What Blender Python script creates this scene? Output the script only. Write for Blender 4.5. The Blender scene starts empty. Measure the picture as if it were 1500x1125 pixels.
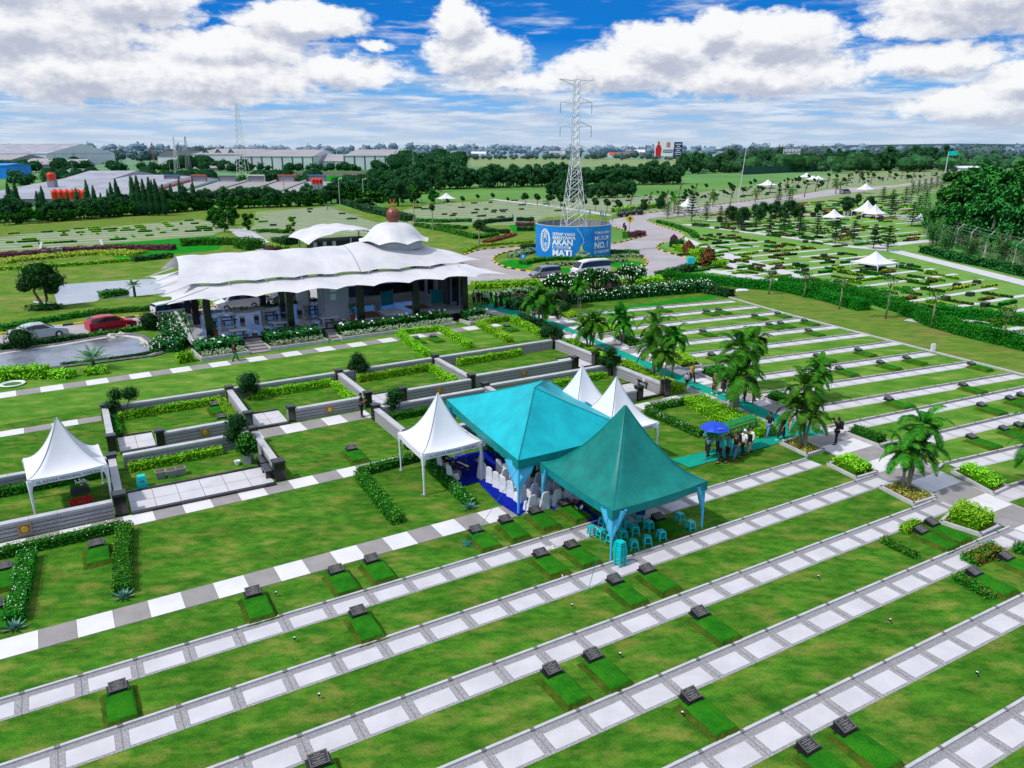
import bpy, math, random
from mathutils import Vector, Matrix
from mathutils.geometry import tessellate_polygon
random.seed(7)
C = bpy.context.scene.collection
PI = math.pi
R = math.radians
# ---------------------------------------------------------------- survey helpers
FP = 1116.0; PITCH = math.atan(345/FP); H = 17.0
CP, SP = math.cos(PITCH), math.sin(PITCH)
TH = R(30); CT, ST = math.cos(TH), math.sin(TH)
def G(px, py, z=0.0):
    dx = px-750; dy = 562.5-py
    X = dx; Y = FP*CP+dy*SP; Z = -FP*SP+dy*CP
    t = (z-H)/Z
    return (X*t, Y*t)
def XAT(px, py, Y):
    dx = px-750; dy = 562.5-py
    return dx*Y/(FP*CP+dy*SP)
def ZAT(py, Y):
    dy = 562.5-py
    return H+Y*(-FP*SP+dy*CP)/(FP*CP+dy*SP)
def W(u, v): return (u*CT-v*ST, u*ST+v*CT)      # site grid (rows run along u) to world
def UV(p): return (p[0]*CT+p[1]*ST, -p[0]*ST+p[1]*CT)
def PX(*pts): return [G(*p) for p in pts]
# ---------------------------------------------------------------- materials
MATS = {}
def nd(nt, t, **kw):
    n = nt.nodes.new(t)
    for k, v in kw.items():
        if k.startswith('i_'): n.inputs[int(k[2:]) if k[2:].isdigit() else k[2:].replace('_', ' ')].default_value = v
        else: setattr(n, k, v)
    return n
def rgba(c): return (c[0], c[1], c[2], 1)
def mat(name, a, b=None, c=None, fine=0, scale=3.0, rough=.7, bump=0, bscale=None, metal=0, island=0, detail=4, cscale=None, spec=.3, stretch=None, trans=0, alpha=1, lo=.35, hi=.65):
    """principled material: two or three colours mixed by noise laid out in world space"""
    m = bpy.data.materials.new(name); m.use_nodes = True; nt = m.node_tree
    p = nt.nodes['Principled BSDF']; L = nt.links
    p.inputs['Roughness'].default_value = rough; p.inputs['Metallic'].default_value = metal
    p.inputs['Specular IOR Level'].default_value = spec
    p.inputs['Base Color'].default_value = rgba(a); m.diffuse_color = rgba(a)
    if trans: p.inputs['Transmission Weight'].default_value = trans
    g = nd(nt, 'ShaderNodeNewGeometry'); pos = g.outputs['Position']
    if stretch:
        mp = nd(nt, 'ShaderNodeMapping'); mp.inputs['Rotation'].default_value = (0, 0, stretch[0]); mp.inputs['Scale'].default_value = (stretch[1], stretch[2], 1)
        L.new(pos, mp.inputs[0]); pos = mp.outputs[0]
    out = None
    if b is not None:
        n = nd(nt, 'ShaderNodeTexNoise'); n.inputs['Scale'].default_value = scale; n.inputs['Detail'].default_value = detail; n.inputs['Roughness'].default_value = .6
        L.new(pos, n.inputs['Vector'])
        r = nd(nt, 'ShaderNodeValToRGB'); r.color_ramp.elements[0].position = lo; r.color_ramp.elements[1].position = hi
        r.color_ramp.elements[0].color = rgba(a); r.color_ramp.elements[1].color = rgba(b)
        L.new(n.outputs[0], r.inputs[0]); out = r.outputs[0]
    if c is not None:
        n2 = nd(nt, 'ShaderNodeTexNoise'); n2.inputs['Scale'].default_value = cscale or scale*.23; n2.inputs['Detail'].default_value = 5; n2.inputs['Roughness'].default_value = .65
        L.new(pos, n2.inputs['Vector'])
        r2 = nd(nt, 'ShaderNodeValToRGB'); r2.color_ramp.elements[0].position = .49; r2.color_ramp.elements[1].position = .72
        L.new(n2.outputs[0], r2.inputs[0])
        mx = nd(nt, 'ShaderNodeMix', data_type='RGBA'); L.new(r2.outputs[0], mx.inputs[0]); L.new(out, mx.inputs[6]); mx.inputs[7].default_value = rgba(c); out = mx.outputs[2]
    if fine:
        n4 = nd(nt, 'ShaderNodeTexNoise'); n4.inputs['Scale'].default_value = 13; n4.inputs['Detail'].default_value = 6; n4.inputs['Roughness'].default_value = .75; L.new(pos, n4.inputs['Vector'])
        n5 = nd(nt, 'ShaderNodeTexNoise'); n5.inputs['Scale'].default_value = .35; n5.inputs['Detail'].default_value = 3; L.new(pos, n5.inputs['Vector'])
        ad = nd(nt, 'ShaderNodeMath', operation='MULTIPLY_ADD'); L.new(n5.outputs[0], ad.inputs[0]); ad.inputs[1].default_value = .45; L.new(n4.outputs[0], ad.inputs[2])
        m4 = nd(nt, 'ShaderNodeMapRange'); m4.inputs[1].default_value = .45; m4.inputs[2].default_value = 1.0; m4.inputs[3].default_value = 1-fine; m4.inputs[4].default_value = 1+fine; L.new(ad.outputs[0], m4.inputs[0])
        h4 = nd(nt, 'ShaderNodeHueSaturation'); L.new(m4.outputs[0], h4.inputs['Value']); L.new(out, h4.inputs['Color']); out = h4.outputs[0]
    if island:
        oi = nd(nt, 'ShaderNodeObjectInfo'); orr = nd(nt, 'ShaderNodeMapRange'); orr.inputs[3].default_value = .78; orr.inputs[4].default_value = 1.3; L.new(oi.outputs['Random'], orr.inputs[0])
        oh = nd(nt, 'ShaderNodeMapRange'); oh.inputs[3].default_value = .485; oh.inputs[4].default_value = .515; L.new(oi.outputs['Random'], oh.inputs[0])
        hq = nd(nt, 'ShaderNodeHueSaturation'); L.new(orr.outputs[0], hq.inputs['Value']); L.new(oh.outputs[0], hq.inputs['Hue'])
        if out: L.new(out, hq.inputs['Color'])
        else: hq.inputs['Color'].default_value = rgba(a)
        out = hq.outputs[0]
        hs = nd(nt, 'ShaderNodeHueSaturation'); mr = nd(nt, 'ShaderNodeMapRange'); mr.inputs[3].default_value = 1-island; mr.inputs[4].default_value = 1+island
        L.new(g.outputs['Random Per Island'], mr.inputs[0]); L.new(mr.outputs[0], hs.inputs['Value'])
        if out: L.new(out, hs.inputs['Color'])
        else: hs.inputs['Color'].default_value = rgba(a)
        out = hs.outputs[0]
    if out: L.new(out, p.inputs['Base Color'])
    if bump:
        n3 = nd(nt, 'ShaderNodeTexNoise'); n3.inputs['Scale'].default_value = bscale or scale*6; n3.inputs['Detail'].default_value = 3
        L.new(g.outputs['Position'], n3.inputs['Vector'])
        bp = nd(nt, 'ShaderNodeBump'); bp.inputs['Strength'].default_value = bump; bp.inputs['Distance'].default_value = .05
        L.new(n3.outputs[0], bp.inputs['Height']); L.new(bp.outputs[0], p.inputs['Normal'])
    MATS[name] = m
    return m
M = MATS
# ---------------------------------------------------------------- mesh builder
class MB:
    def __init__(s): s.v = []; s.f = []; s.m = []
    def face(s, pts, m=0):
        i = len(s.v); s.v += [tuple(p) for p in pts]; s.f.append(tuple(range(i, i+len(pts)))); s.m.append(m)
    def box(s, c, d, rz=0, m=0, taper=1.0, rx=0):
        x, y, z = d[0]/2, d[1]/2, d[2]/2; i = len(s.v); ca, sa = math.cos(rz), math.sin(rz)
        for k in range(8):
            a = (-x, x)[k & 1]; b = (-y, y)[(k >> 1) & 1]; h = (-z, z)[(k >> 2) & 1]
            if h > 0: a *= taper; b *= taper
            if rx: b, h = b*math.cos(rx)-h*math.sin(rx), b*math.sin(rx)+h*math.cos(rx)
            s.v.append((c[0]+a*ca-b*sa, c[1]+a*sa+b*ca, c[2]+h))
        for q in ((0, 2, 3, 1), (4, 5, 7, 6), (0, 1, 5, 4), (2, 6, 7, 3), (0, 4, 6, 2), (1, 3, 7, 5)):
            s.f.append(tuple(i+k for k in q)); s.m.append(m)
    def poly(s, pts, z, m=0):
        i = len(s.v); s.v += [(p[0], p[1], z) for p in pts]
        area = sum(pts[k-1][0]*pts[k][1]-pts[k][0]*pts[k-1][1] for k in range(len(pts)))
        for t in tessellate_polygon([[Vector((p[0], p[1], 0)) for p in pts]]):
            a, b, c = [pts[k] for k in t]
            cr = (b[0]-a[0])*(c[1]-a[1])-(b[1]-a[1])*(c[0]-a[0])
            s.f.append(tuple(i+k for k in (t if cr > 0 else t[::-1]))); s.m.append(m)
    def prism(s, pts, z0, z1, m=0, ms=None):
        s.poly(pts, z1, m); n = len(pts)
        for k in range(n):
            a, b = pts[k], pts[(k+1) % n]
            s.face([(a[0], a[1], z0), (b[0], b[1], z0), (b[0], b[1], z1), (a[0], a[1], z1)], m if ms is None else ms)
    def ring(s, rings, m=0, close=True, cap=True):
        i0 = len(s.v); n = len(rings[0])
        for r in rings: s.v += [tuple(p) for p in r]
        for a in range(len(rings)-1):
            for k in range(n if close else n-1):
                k2 = (k+1) % n
                s.f.append((i0+a*n+k, i0+a*n+k2, i0+(a+1)*n+k2, i0+(a+1)*n+k)); s.m.append(m)
        if cap and close:
            s.f.append(tuple(i0+k for k in range(n))[::-1]); s.m.append(m)
            s.f.append(tuple(i0+(len(rings)-1)*n+k for k in range(n))); s.m.append(m)
    def tube(s, pts, rad, n=6, m=0, cap=True):
        pts = [Vector(p) for p in pts]; rr = rad if isinstance(rad, (list, tuple)) else [rad]*len(pts)
        rings = []
        for i, p in enumerate(pts):
            d = (pts[min(i+1, len(pts)-1)]-pts[max(i-1, 0)])
            d = d.normalized() if d.length > 1e-9 else Vector((0, 0, 1))
            up = Vector((0, 0, 1)) if abs(d.z) < .95 else Vector((1, 0, 0))
            a = d.cross(up).normalized(); b = d.cross(a)
            rings.append([p+a*(math.cos(2*PI*k/n)*rr[i])+b*(math.sin(2*PI*k/n)*rr[i]) for k in range(n)])
        s.ring(rings, m, True, cap)
    def lathe(s, c, prof, n=16, m=0, cap=False, sx=1, sy=1):
        s.ring([[(c[0]+r*math.cos(2*PI*k/n)*sx, c[1]+r*math.sin(2*PI*k/n)*sy, c[2]+z) for k in range(n)] for r, z in prof], m, True, cap)
    def leaf(s, c, size, nrm=None, m=0, asp=.55):
        if nrm is None: nrm = Vector((random.gauss(0, 1), random.gauss(0, 1), random.gauss(0, 1)))
        nrm = Vector(nrm)+Vector((random.gauss(0, .45), random.gauss(0, .45), random.gauss(0, .45)))
        if nrm.length < 1e-6: nrm = Vector((0, 0, 1))
        nrm.normalize(); t = nrm.orthogonal().normalized(); t = Matrix.Rotation(random.random()*6.283, 3, nrm) @ t; b = nrm.cross(t)
        c = Vector(c); a = t*size*.5; b = b*size*.5*asp
        s.face([c-a, c+b*.9+a*.1, c+a, c-b*.9+a*.1], m)
    def blob(s, c, r, lev=1, m=0, jit=.12):
        i0 = len(s.v); n = 8; rings = 5
        for a in range(1, rings):
            ph = PI*a/rings
            for k in range(n):
                q = 1+random.uniform(-jit, jit)
                s.v.append((c[0]+r[0]*q*math.sin(ph)*math.cos(2*PI*k/n), c[1]+r[1]*q*math.sin(ph)*math.sin(2*PI*k/n), c[2]+r[2]*q*math.cos(ph)))
        s.v.append((c[0], c[1], c[2]+r[2])); s.v.append((c[0], c[1], c[2]-r[2])); T = len(s.v)-2; B = T+1
        for a in range(rings-2):
            for k in range(n):
                k2 = (k+1) % n; s.f.append((i0+a*n+k, i0+(a+1)*n+k, i0+(a+1)*n+k2, i0+a*n+k2)); s.m.append(m)
        for k in range(n):
            k2 = (k+1) % n; s.f.append((T, i0+k, i0+k2)); s.m.append(m)
            s.f.append((B, i0+(rings-2)*n+k2, i0+(rings-2)*n+k)); s.m.append(m)
    def foliage(s, c, r, n, size, m=0, core=True, mc=0):
        """one leaf clump: leaves over a lumpy ellipsoid round an optional dark core"""
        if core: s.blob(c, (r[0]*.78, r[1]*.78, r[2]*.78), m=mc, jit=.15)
        for _ in range(n):
            d = Vector((random.gauss(0, 1), random.gauss(0, 1), random.gauss(0, 1))); d.normalize()
            q = random.uniform(.8, 1.1)
            s.leaf((c[0]+d.x*r[0]*q, c[1]+d.y*r[1]*q, c[2]+d.z*r[2]*q), size*random.uniform(.7, 1.3), d, m)
    def mesh(s, name, mats, smooth=False, off=(0, 0, 0)):
        me = bpy.data.meshes.new(name)
        me.from_pydata([(p[0]-off[0], p[1]-off[1], p[2]-off[2]) for p in s.v], [], s.f)
        for m_ in (mats if isinstance(mats, (list, tuple)) else [mats]): me.materials.append(M[m_] if isinstance(m_, str) else m_)
        me.polygons.foreach_set('material_index', s.m)
        if smooth: me.polygons.foreach_set('use_smooth', [True]*len(s.f))
        me.update()
        return me
    def build(s, name, mats, parent=None, smooth=False, label=None, cat=None, group=None, kind=None, world=False):
        """world=True: vertices are world coordinates, the origin goes to the base of the mesh"""
        off = (0, 0, 0)
        if world and s.v:
            xs = [p[0] for p in s.v]; ys = [p[1] for p in s.v]
            off = ((min(xs)+max(xs))/2, (min(ys)+max(ys))/2, 0)
        o = bpy.data.objects.new(name, s.mesh(name, mats, smooth, off)); C.objects.link(o); o.location = off
        if parent: o.parent = parent
        return tag(o, label, cat, group, kind)
def tag(o, label=None, cat=None, group=None, kind=None):
    if label: o['label'] = label
    if cat: o['category'] = cat
    if group: o['group'] = group
    if kind: o['kind'] = kind
    return o
def thing(name, label, cat, loc=(0, 0, 0), rz=0, group=None, sc=1.0):
    o = bpy.data.objects.new(name, None); C.objects.link(o); o.empty_display_size = .3
    o.location = (loc[0], loc[1], loc[2] if len(loc) > 2 else 0); o.rotation_euler = (0, 0, rz); o.scale = (sc,)*3 if not isinstance(sc, tuple) else sc
    return tag(o, label, cat, group)
def kids(o): return [c for c in CH.get(o.name, [])] if False else list(o.children)
def dup(root, loc, rz=0, sc=None, label=None, group=None, parent=None):
    r = root.copy(); C.objects.link(r)
    if parent: r.parent = parent
    else:
        r.location = (loc[0], loc[1], loc[2] if len(loc) > 2 else 0); r.rotation_euler = (0, 0, rz)
        if sc is not None: r.scale = (sc,)*3 if not isinstance(sc, tuple) else sc
        if label: r['label'] = label
        if group: r['group'] = group
    for ch in kids(root): dup(ch, None, parent=r)
    return r
def place(proto, spots, group=None):
    """first spot moves the prototype itself, the rest are copies. spot = (loc, rz, scale, label)"""
    out = []
    for i, (loc, rz, sc, lab) in enumerate(spots):
        if i == 0:
            o = proto; o.location = (loc[0], loc[1], loc[2] if len(loc) > 2 else 0); o.rotation_euler = (0, 0, rz); o.scale = (sc,)*3 if not isinstance(sc, tuple) else sc
            if lab: o['label'] = lab
            if group: o['group'] = group
        else: o = dup(proto, loc, rz, sc, lab, group)
        out.append(o)
    return out
# several prototypes placed over one list of spots
def scatter(protos, spots, group):
    used = set()
    for i, (loc, rz, sc, lab) in enumerate(spots):
        k = random.randrange(len(protos)); p = protos[k]
        if k not in used:
            used.add(k); place(p, [(loc, rz, sc, lab)], group)
        else: dup(p, loc, rz, sc, lab, group)
    for k, p in enumerate(protos):
        if k not in used:
            for ch in list(p.children): bpy.data.objects.remove(ch)
            bpy.data.objects.remove(p)
def S(name, mb, mats, smooth=False): return mb.build(name, mats, kind='structure', smooth=smooth)

# ---------------------------------------------------------------- camera, light, world
cam = bpy.data.cameras.new('camera'); co = bpy.data.objects.new('camera', cam); C.objects.link(co)
co.location = (0, 0, H); co.rotation_euler = (PI/2-PITCH, 0, 0)
cam.sensor_width = 36; cam.lens = FP/1500*36; cam.clip_end = 20000; cam.clip_start = .5
bpy.context.scene.camera = co
SUN_EL, SUN_AZ = R(56), R(-118)        # azimuth of the sun measured from +Y towards +X
sd = Vector((math.sin(SUN_AZ)*math.cos(SUN_EL), math.cos(SUN_AZ)*math.cos(SUN_EL), math.sin(SUN_EL)))
sl = bpy.data.lights.new('sun', 'SUN'); sl.energy = 3.15; sl.angle = R(3); sl.color = (1, .96, .9)
so = bpy.data.objects.new('sun', sl); C.objects.link(so); so.rotation_euler = sd.to_track_quat('Z', 'Y').to_euler(); so.location = (0, 0, 60)
sc_ = bpy.context.scene
sc_.view_settings.view_transform = 'Standard'; sc_.view_settings.look = 'None'; sc_.view_settings.exposure = 0
sc_.cycles.max_bounces = 5; sc_.cycles.diffuse_bounces = 2; sc_.cycles.glossy_bounces = 2; sc_.cycles.transmission_bounces = 3
w = bpy.data.worlds.new('World'); sc_.world = w; w.cycles.sampling_method = 'MANUAL'; w.cycles.sample_map_resolution = 256; w.use_nodes = True; nt = w.node_tree; L = nt.links
for n in list(nt.nodes): nt.nodes.remove(n)
class E_:
    """tiny expression helper over math nodes"""
    def __init__(s, o): s.o = o
    @staticmethod
    def op(t, *a, clamp=False):
        n = nt.nodes.new('ShaderNodeMath'); n.operation = t; n.use_clamp = clamp
        for i, x in enumerate(a):
            if isinstance(x, E_): L.new(x.o, n.inputs[i])
            else: n.inputs[i].default_value = x
        return E_(n.outputs[0])
    def __add__(s, x): return E_.op('ADD', s, x)
    def __sub__(s, x): return E_.op('SUBTRACT', s, x)
    def __rsub__(s, x): return E_.op('SUBTRACT', x, s)
    def __mul__(s, x): return E_.op('MULTIPLY', s, x)
    def __truediv__(s, x): return E_.op('DIVIDE', s, x)
    __radd__ = __add__; __rmul__ = __mul__
def sstep(x, a, b):
    n = nt.nodes.new('ShaderNodeMapRange'); n.interpolation_type = 'SMOOTHSTEP'; n.inputs[1].default_value = a; n.inputs[2].default_value = b
    L.new(x.o, n.inputs[0]); return E_(n.outputs[0])
def vec(x, y, z=0.0):
    n = nt.nodes.new('ShaderNodeCombineXYZ')
    for i, q in enumerate((x, y, z)):
        if isinstance(q, E_): L.new(q.o, n.inputs[i])
        else: n.inputs[i].default_value = q
    return n.outputs[0]
def noise(v, scale, detail=5, rough=.55):
    n = nt.nodes.new('ShaderNodeTexNoise'); n.inputs['Scale'].default_value = scale; n.inputs['Detail'].default_value = detail; n.inputs['Roughness'].default_value = rough
    L.new(v, n.inputs['Vector']); return E_(n.outputs[0])
def mixc(f, a, b):
    n = nt.nodes.new('ShaderNodeMix'); n.data_type = 'RGBA'
    if isinstance(f, E_): L.new(f.o, n.inputs[0])
    else: n.inputs[0].default_value = f
    for i, q in ((6, a), (7, b)):
        if isinstance(q, tuple): n.inputs[i].default_value = rgba(q)
        else: L.new(q, n.inputs[i])
    return n.outputs[2]
sky = nt.nodes.new('ShaderNodeTexSky'); sky.sky_type = 'NISHITA'; sky.sun_disc = False; sky.sun_elevation = SUN_EL; sky.sun_rotation = SUN_AZ
sky.air_density = 1.0; sky.dust_density = .6; sky.ozone_density = 3
tc = nt.nodes.new('ShaderNodeTexCoord'); sep = nt.nodes.new('ShaderNodeSeparateXYZ'); L.new(tc.outputs['Generated'], sep.inputs[0])
X_, Y_, Z_ = [E_(o) for o in sep.outputs]
az = E_.op('ARCTAN2', X_, Y_); el = E_.op('ARCSINE', Z_)
wob = noise(vec(az*9, el*16), 2.2, 5, .62)-.5; wob2 = noise(vec(az*9+31, el*16+9), 2.0, 4, .62)-.5
azw = az+wob*.05; elw = el+wob2*.035
def blobs(lst, e, a_=None):
    acc = None
    for px, py, hw, hh, s_ in lst:
        a0 = math.atan((px-750)/1168); e0 = (217-py)/1168
        du = ((azw if a_ is None else a_)-a0)/(hw/1168.); dv = (e-e0)/(hh/1168.)
        d = (1-E_.op('SQRT', du*du+dv*dv))*s_
        acc = d if acc is None else E_.op('MAXIMUM', acc, d)
    return acc
CUM = [(60, 75, 210, 62, 1), (200, 36, 125, 50, 1), (20, 30, 160, 60, 1), (455, 52, 120, 32, .95), (350, 88, 170, 36, .75), (120, 125, 150, 48, .9), (300, 125, 240, 52, .75),
       (552, 82, 38, 14, .6), (676, 52, 50, 40, 1), (700, 90, 95, 42, .9), (965, 85, 110, 46, 1), (1120, 78, 115, 46, 1), (1040, 64, 55, 32, 1), (900, 112, 140, 40, .9), (1090, 120, 210, 42, .8),
       (1420, 42, 170, 58, 1), (1480, 20, 140, 70, 1), (1330, 70, 110, 22, .7), (1440, 165, 130, 34, .9), (1350, 110, 110, 26, .8), (1490, 140, 80, 34, 1), (500, 115, 130, 30, .7), (760, 125, 160, 26, .5),
       (-320, 80, 300, 90, 1), (1800, 90, 260, 90, 1), (2200, 60, 300, 60, .9), (-800, 60, 260, 70, 1), (-100, -120, 330, 110, .9), (900, -260, 460, 120, .8)]
dens = blobs(CUM, elw); densu = blobs(CUM, elw+.016, azw-.004)
fine = noise(vec(az*20, el*34), 2.6, 5, .6)-.5
cover = sstep(dens+fine*.5, .08, .34)
shade = sstep((dens-densu)*1.1+fine*1.0+dens*-.35, -.62, .12)            # thinner above than here: a lit upper rim, grey base
lay = noise(vec(X_/(Z_+.075), Y_/(Z_+.075)), 1.05, 5, .60)
lay2 = noise(vec(az*7, el*60), 1.6, 4, .6)
low = sstep(el, .115, .03)
cov2 = sstep(lay*.6+lay2*.4+low*.13, .50, .66)*.85
haze = sstep(el, .055, -.005)
bl = nt.nodes.new('ShaderNodeValToRGB'); cr = bl.color_ramp
L.new((el*3.2).o, bl.inputs[0])
cr.elements[0].position = 0; cr.elements[0].color = (.43, .60, .82, 1)
cr.elements[1].position = 1; cr.elements[1].color = (.02, .12, .42, 1)
for ps, cc in ((.09, (.30, .54, .86, 1)), (.22, (.13, .42, .84, 1)), (.40, (.006, .20, .68, 1))):
    e_ = cr.elements.new(ps); e_.color = cc
ccol = mixc(shade, (.50, .54, .66), (.95, .96, .98)); ccol2 = mixc(sstep(lay2, .4, .65), (.50, .58, .73), (.80, .85, .93))
base = mixc(cov2, bl.outputs[0], ccol2); base = mixc(cover, base, ccol); base = mixc(haze*.55, base, (.50, .64, .80))
nis = nt.nodes.new('ShaderNodeBackground'); nis.inputs[1].default_value = .14; L.new(sky.outputs[0], nis.inputs[0])
cl = nt.nodes.new('ShaderNodeBackground'); cl.inputs[1].default_value = 1; L.new(base, cl.inputs[0])
ms = nt.nodes.new('ShaderNodeMixShader'); wo = nt.nodes.new('ShaderNodeOutputWorld')
# high sky: the blue with an even pale cloud tone added as fill light
cb = nt.nodes.new('ShaderNodeBackground'); cb.inputs[0].default_value = (.80, .84, .90, 1); cb.inputs[1].default_value = 1.4
hm = nt.nodes.new('ShaderNodeMixShader'); hm.inputs[0].default_value = .42; L.new(nis.outputs[0], hm.inputs[1]); L.new(cb.outputs[0], hm.inputs[2])
L.new(E_.op('MULTIPLY', E_.op('LESS_THAN', el, .27), E_.op('GREATER_THAN', el, -.03)).o, ms.inputs[0]); L.new(hm.outputs[0], ms.inputs[1]); L.new(cl.outputs[0], ms.inputs[2]); L.new(ms.outputs[0], wo.inputs[0])

# ---------------------------------------------------------------- material library
mat('lawn_light', (.055, .18, .014), (.11, .25, .028), (.21, .27, .055), fine=.3, scale=.9, detail=7, rough=.9, bump=.5, bscale=18, cscale=.35, spec=.05, stretch=(R(-20), 1, 2))
mat('lawn_fresh', (.10, .25, .04), (.16, .32, .07), (.2, .28, .08), fine=.2, scale=.5, rough=.95, spec=.05)
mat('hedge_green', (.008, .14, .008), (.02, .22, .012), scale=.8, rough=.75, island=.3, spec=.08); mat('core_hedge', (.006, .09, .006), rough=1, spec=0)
mat('leaf_belt', (.022, .105, .028), (.06, .18, .05), scale=.1, rough=.9, island=.4, spec=.05); mat('leaf_mid_haze', (.035, .095, .06), (.065, .14, .085), scale=.02, rough=1, island=.35, spec=.02)  # leaf_mid_haze has distance haze mixed into its green
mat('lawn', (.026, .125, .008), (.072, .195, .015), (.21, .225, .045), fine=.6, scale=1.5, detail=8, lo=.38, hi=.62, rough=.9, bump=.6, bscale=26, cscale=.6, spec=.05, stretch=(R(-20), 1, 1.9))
mat('lawn_bright', (.004, .17, .008), (.010, .25, .010), fine=.25, scale=.8, rough=.9, bump=.5, bscale=22, spec=.05)
mat('lawn_olive', (.06, .17, .012), (.15, .23, .035), (.24, .23, .07), fine=.3, scale=.5, rough=.95, bump=.5, bscale=12, cscale=.22, spec=.05)
mat('lawn_dry', (.075, .17, .018), (.15, .22, .035), (.21, .19, .06), fine=.35, scale=.6, rough=.95, bump=.7, bscale=9, cscale=.15, spec=.05, stretch=(R(20), 1, 2.2))
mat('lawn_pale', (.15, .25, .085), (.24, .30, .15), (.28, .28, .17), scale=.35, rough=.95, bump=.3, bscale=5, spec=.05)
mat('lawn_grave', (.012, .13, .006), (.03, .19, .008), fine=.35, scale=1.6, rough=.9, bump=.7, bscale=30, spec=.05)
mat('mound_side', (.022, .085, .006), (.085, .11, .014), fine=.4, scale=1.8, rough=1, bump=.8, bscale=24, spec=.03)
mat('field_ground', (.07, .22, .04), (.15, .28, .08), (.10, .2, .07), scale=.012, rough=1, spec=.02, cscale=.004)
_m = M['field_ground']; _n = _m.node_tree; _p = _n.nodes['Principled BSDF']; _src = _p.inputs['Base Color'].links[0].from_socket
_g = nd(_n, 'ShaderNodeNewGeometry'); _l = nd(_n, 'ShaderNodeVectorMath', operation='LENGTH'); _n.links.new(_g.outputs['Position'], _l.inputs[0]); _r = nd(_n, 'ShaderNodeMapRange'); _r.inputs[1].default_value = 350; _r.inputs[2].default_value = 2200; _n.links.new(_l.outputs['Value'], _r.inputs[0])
_x = nd(_n, 'ShaderNodeMix', data_type='RGBA'); _n.links.new(_r.outputs[0], _x.inputs[0]); _n.links.new(_src, _x.inputs[6]); _x.inputs[7].default_value = (.20, .29, .32, 1); _n.links.new(_x.outputs[2], _p.inputs['Base Color'])  # haze painted in: ground colour fades to blue-grey with distance
mat('soil', (.13, .065, .025), (.20, .12, .05), scale=5, rough=1, bump=.6)
mat('slab', (.50, .49, .52), (.58, .57, .60), scale=.9, rough=.75, bump=.1, bscale=20)
mat('tile_white', (.62, .615, .63), (.70, .69, .70), scale=.7, rough=.6, bump=.1, bscale=15)
mat('tile_grey', (.25, .235, .23), (.31, .29, .285), scale=.9, rough=.7, bump=.15, bscale=18)
mat('pebble', (.20, .195, .20), (.42, .41, .43), scale=24, rough=.9, bump=.5, bscale=30, detail=3)
mat('kerb', (.42, .41, .43), (.52, .51, .53), scale=2, rough=.8, bump=.2)
mat('joint', (.13, .13, .14), (.2, .2, .2), scale=8, rough=.9)
mat('asphalt', (.34, .315, .33), (.41, .385, .40), (.30, .26, .245), scale=.25, rough=.9, bump=.2, bscale=6, spec=.1)
mat('stone_stripe', (.27, .26, .27), (.42, .41, .43), scale=14, rough=.85, bump=.5, bscale=24)
mat('stone_dark', (.12, .11, .11), (.18, .17, .17), scale=8, rough=.8)
mat('stone_cap', (.42, .42, .45), (.52, .52, .55), scale=1.2, rough=.55, bump=.05)
mat('granite_black', (.008, .008, .009), (.02, .02, .022), scale=12, rough=.18, spec=.6)
mat('granite_face', (.022, .022, .025), (.045, .045, .05), scale=30, rough=.3, spec=.5)
mat('engraving', (.36, .34, .30), rough=.6)
mat('white_paint', (.80, .80, .82), rough=.5)
mat('yellow_paint', (.72, .50, .04), rough=.6); mat('black_paint', (.02, .02, .02), rough=.6)
mat('tent_white', (.76, .76, .80), (.70, .71, .77), scale=.8, rough=.55, bump=.15, bscale=1.5)
mat('roof_membrane', (.68, .67, .68), (.55, .545, .575), scale=.4, rough=.5, bump=.08, bscale=1)
mat('tent_turquoise', (.001, .35, .42), (.002, .46, .53), scale=1.1, rough=.5, bump=.5, bscale=2.2, detail=6)
mat('tent_turquoise_trim', (.0, .19, .20), (.002, .25, .25), scale=2, rough=.5, bump=.2, bscale=3)
mat('tent_green', (.001, .145, .125), (.002, .215, .185), scale=1.2, rough=.45, bump=.5, bscale=2.2, detail=6)
mat('drape_blue', (.05, .42, .72), (.10, .52, .78), scale=3, rough=.6, bump=.3, bscale=8)
mat('carpet_teal', (.004, .28, .20), (.010, .34, .25), scale=1.5, rough=.95, bump=.3, bscale=30, spec=.05)
mat('carpet_blue', (.004, .012, .25), (.006, .02, .34), scale=2, rough=.95, spec=.05)
mat('stool_plastic', (.005, .52, .52), rough=.35)
mat('chair_cloth', (.74, .74, .77), (.80, .80, .82), scale=5, rough=.8, bump=.4, bscale=12)
mat('leaf_dark', (.006, .045, .008), (.014, .085, .012), scale=1.2, rough=.6, island=.45, spec=.25)
mat('leaf_mid', (.018, .13, .008), (.05, .23, .014), scale=1.0, rough=.65, island=.4, spec=.12)
mat('leaf_lime', (.14, .40, .006), (.26, .56, .015), scale=1.2, rough=.6, island=.35, spec=.2)
mat('leaf_gloss', (.006, .09, .014), (.015, .16, .02), scale=1.5, rough=.55, island=.4, spec=.2)
mat('leaf_purple', (.07, .012, .03), (.12, .03, .05), scale=1.5, rough=.7, island=.3)
mat('leaf_red', (.24, .035, .012), (.16, .09, .012), scale=1.5, rough=.7, island=.4)
mat('leaf_yellow', (.36, .42, .03), (.26, .36, .02), scale=1.2, rough=.7, island=.3)
mat('leaf_silver', (.16, .26, .12), (.30, .38, .24), scale=2, rough=.7, island=.4)
mat('leaf_far', (.018, .095, .030), (.05, .16, .05), scale=.12, rough=.9, island=.4, spec=.05)  # far green shifted towards blue: distance haze put into the colour
mat('leaf_haze', (.055, .10, .10), (.09, .15, .145), scale=.02, rough=1, island=.3, spec=.02)  # aerial haze painted into the leaf colour
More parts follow.
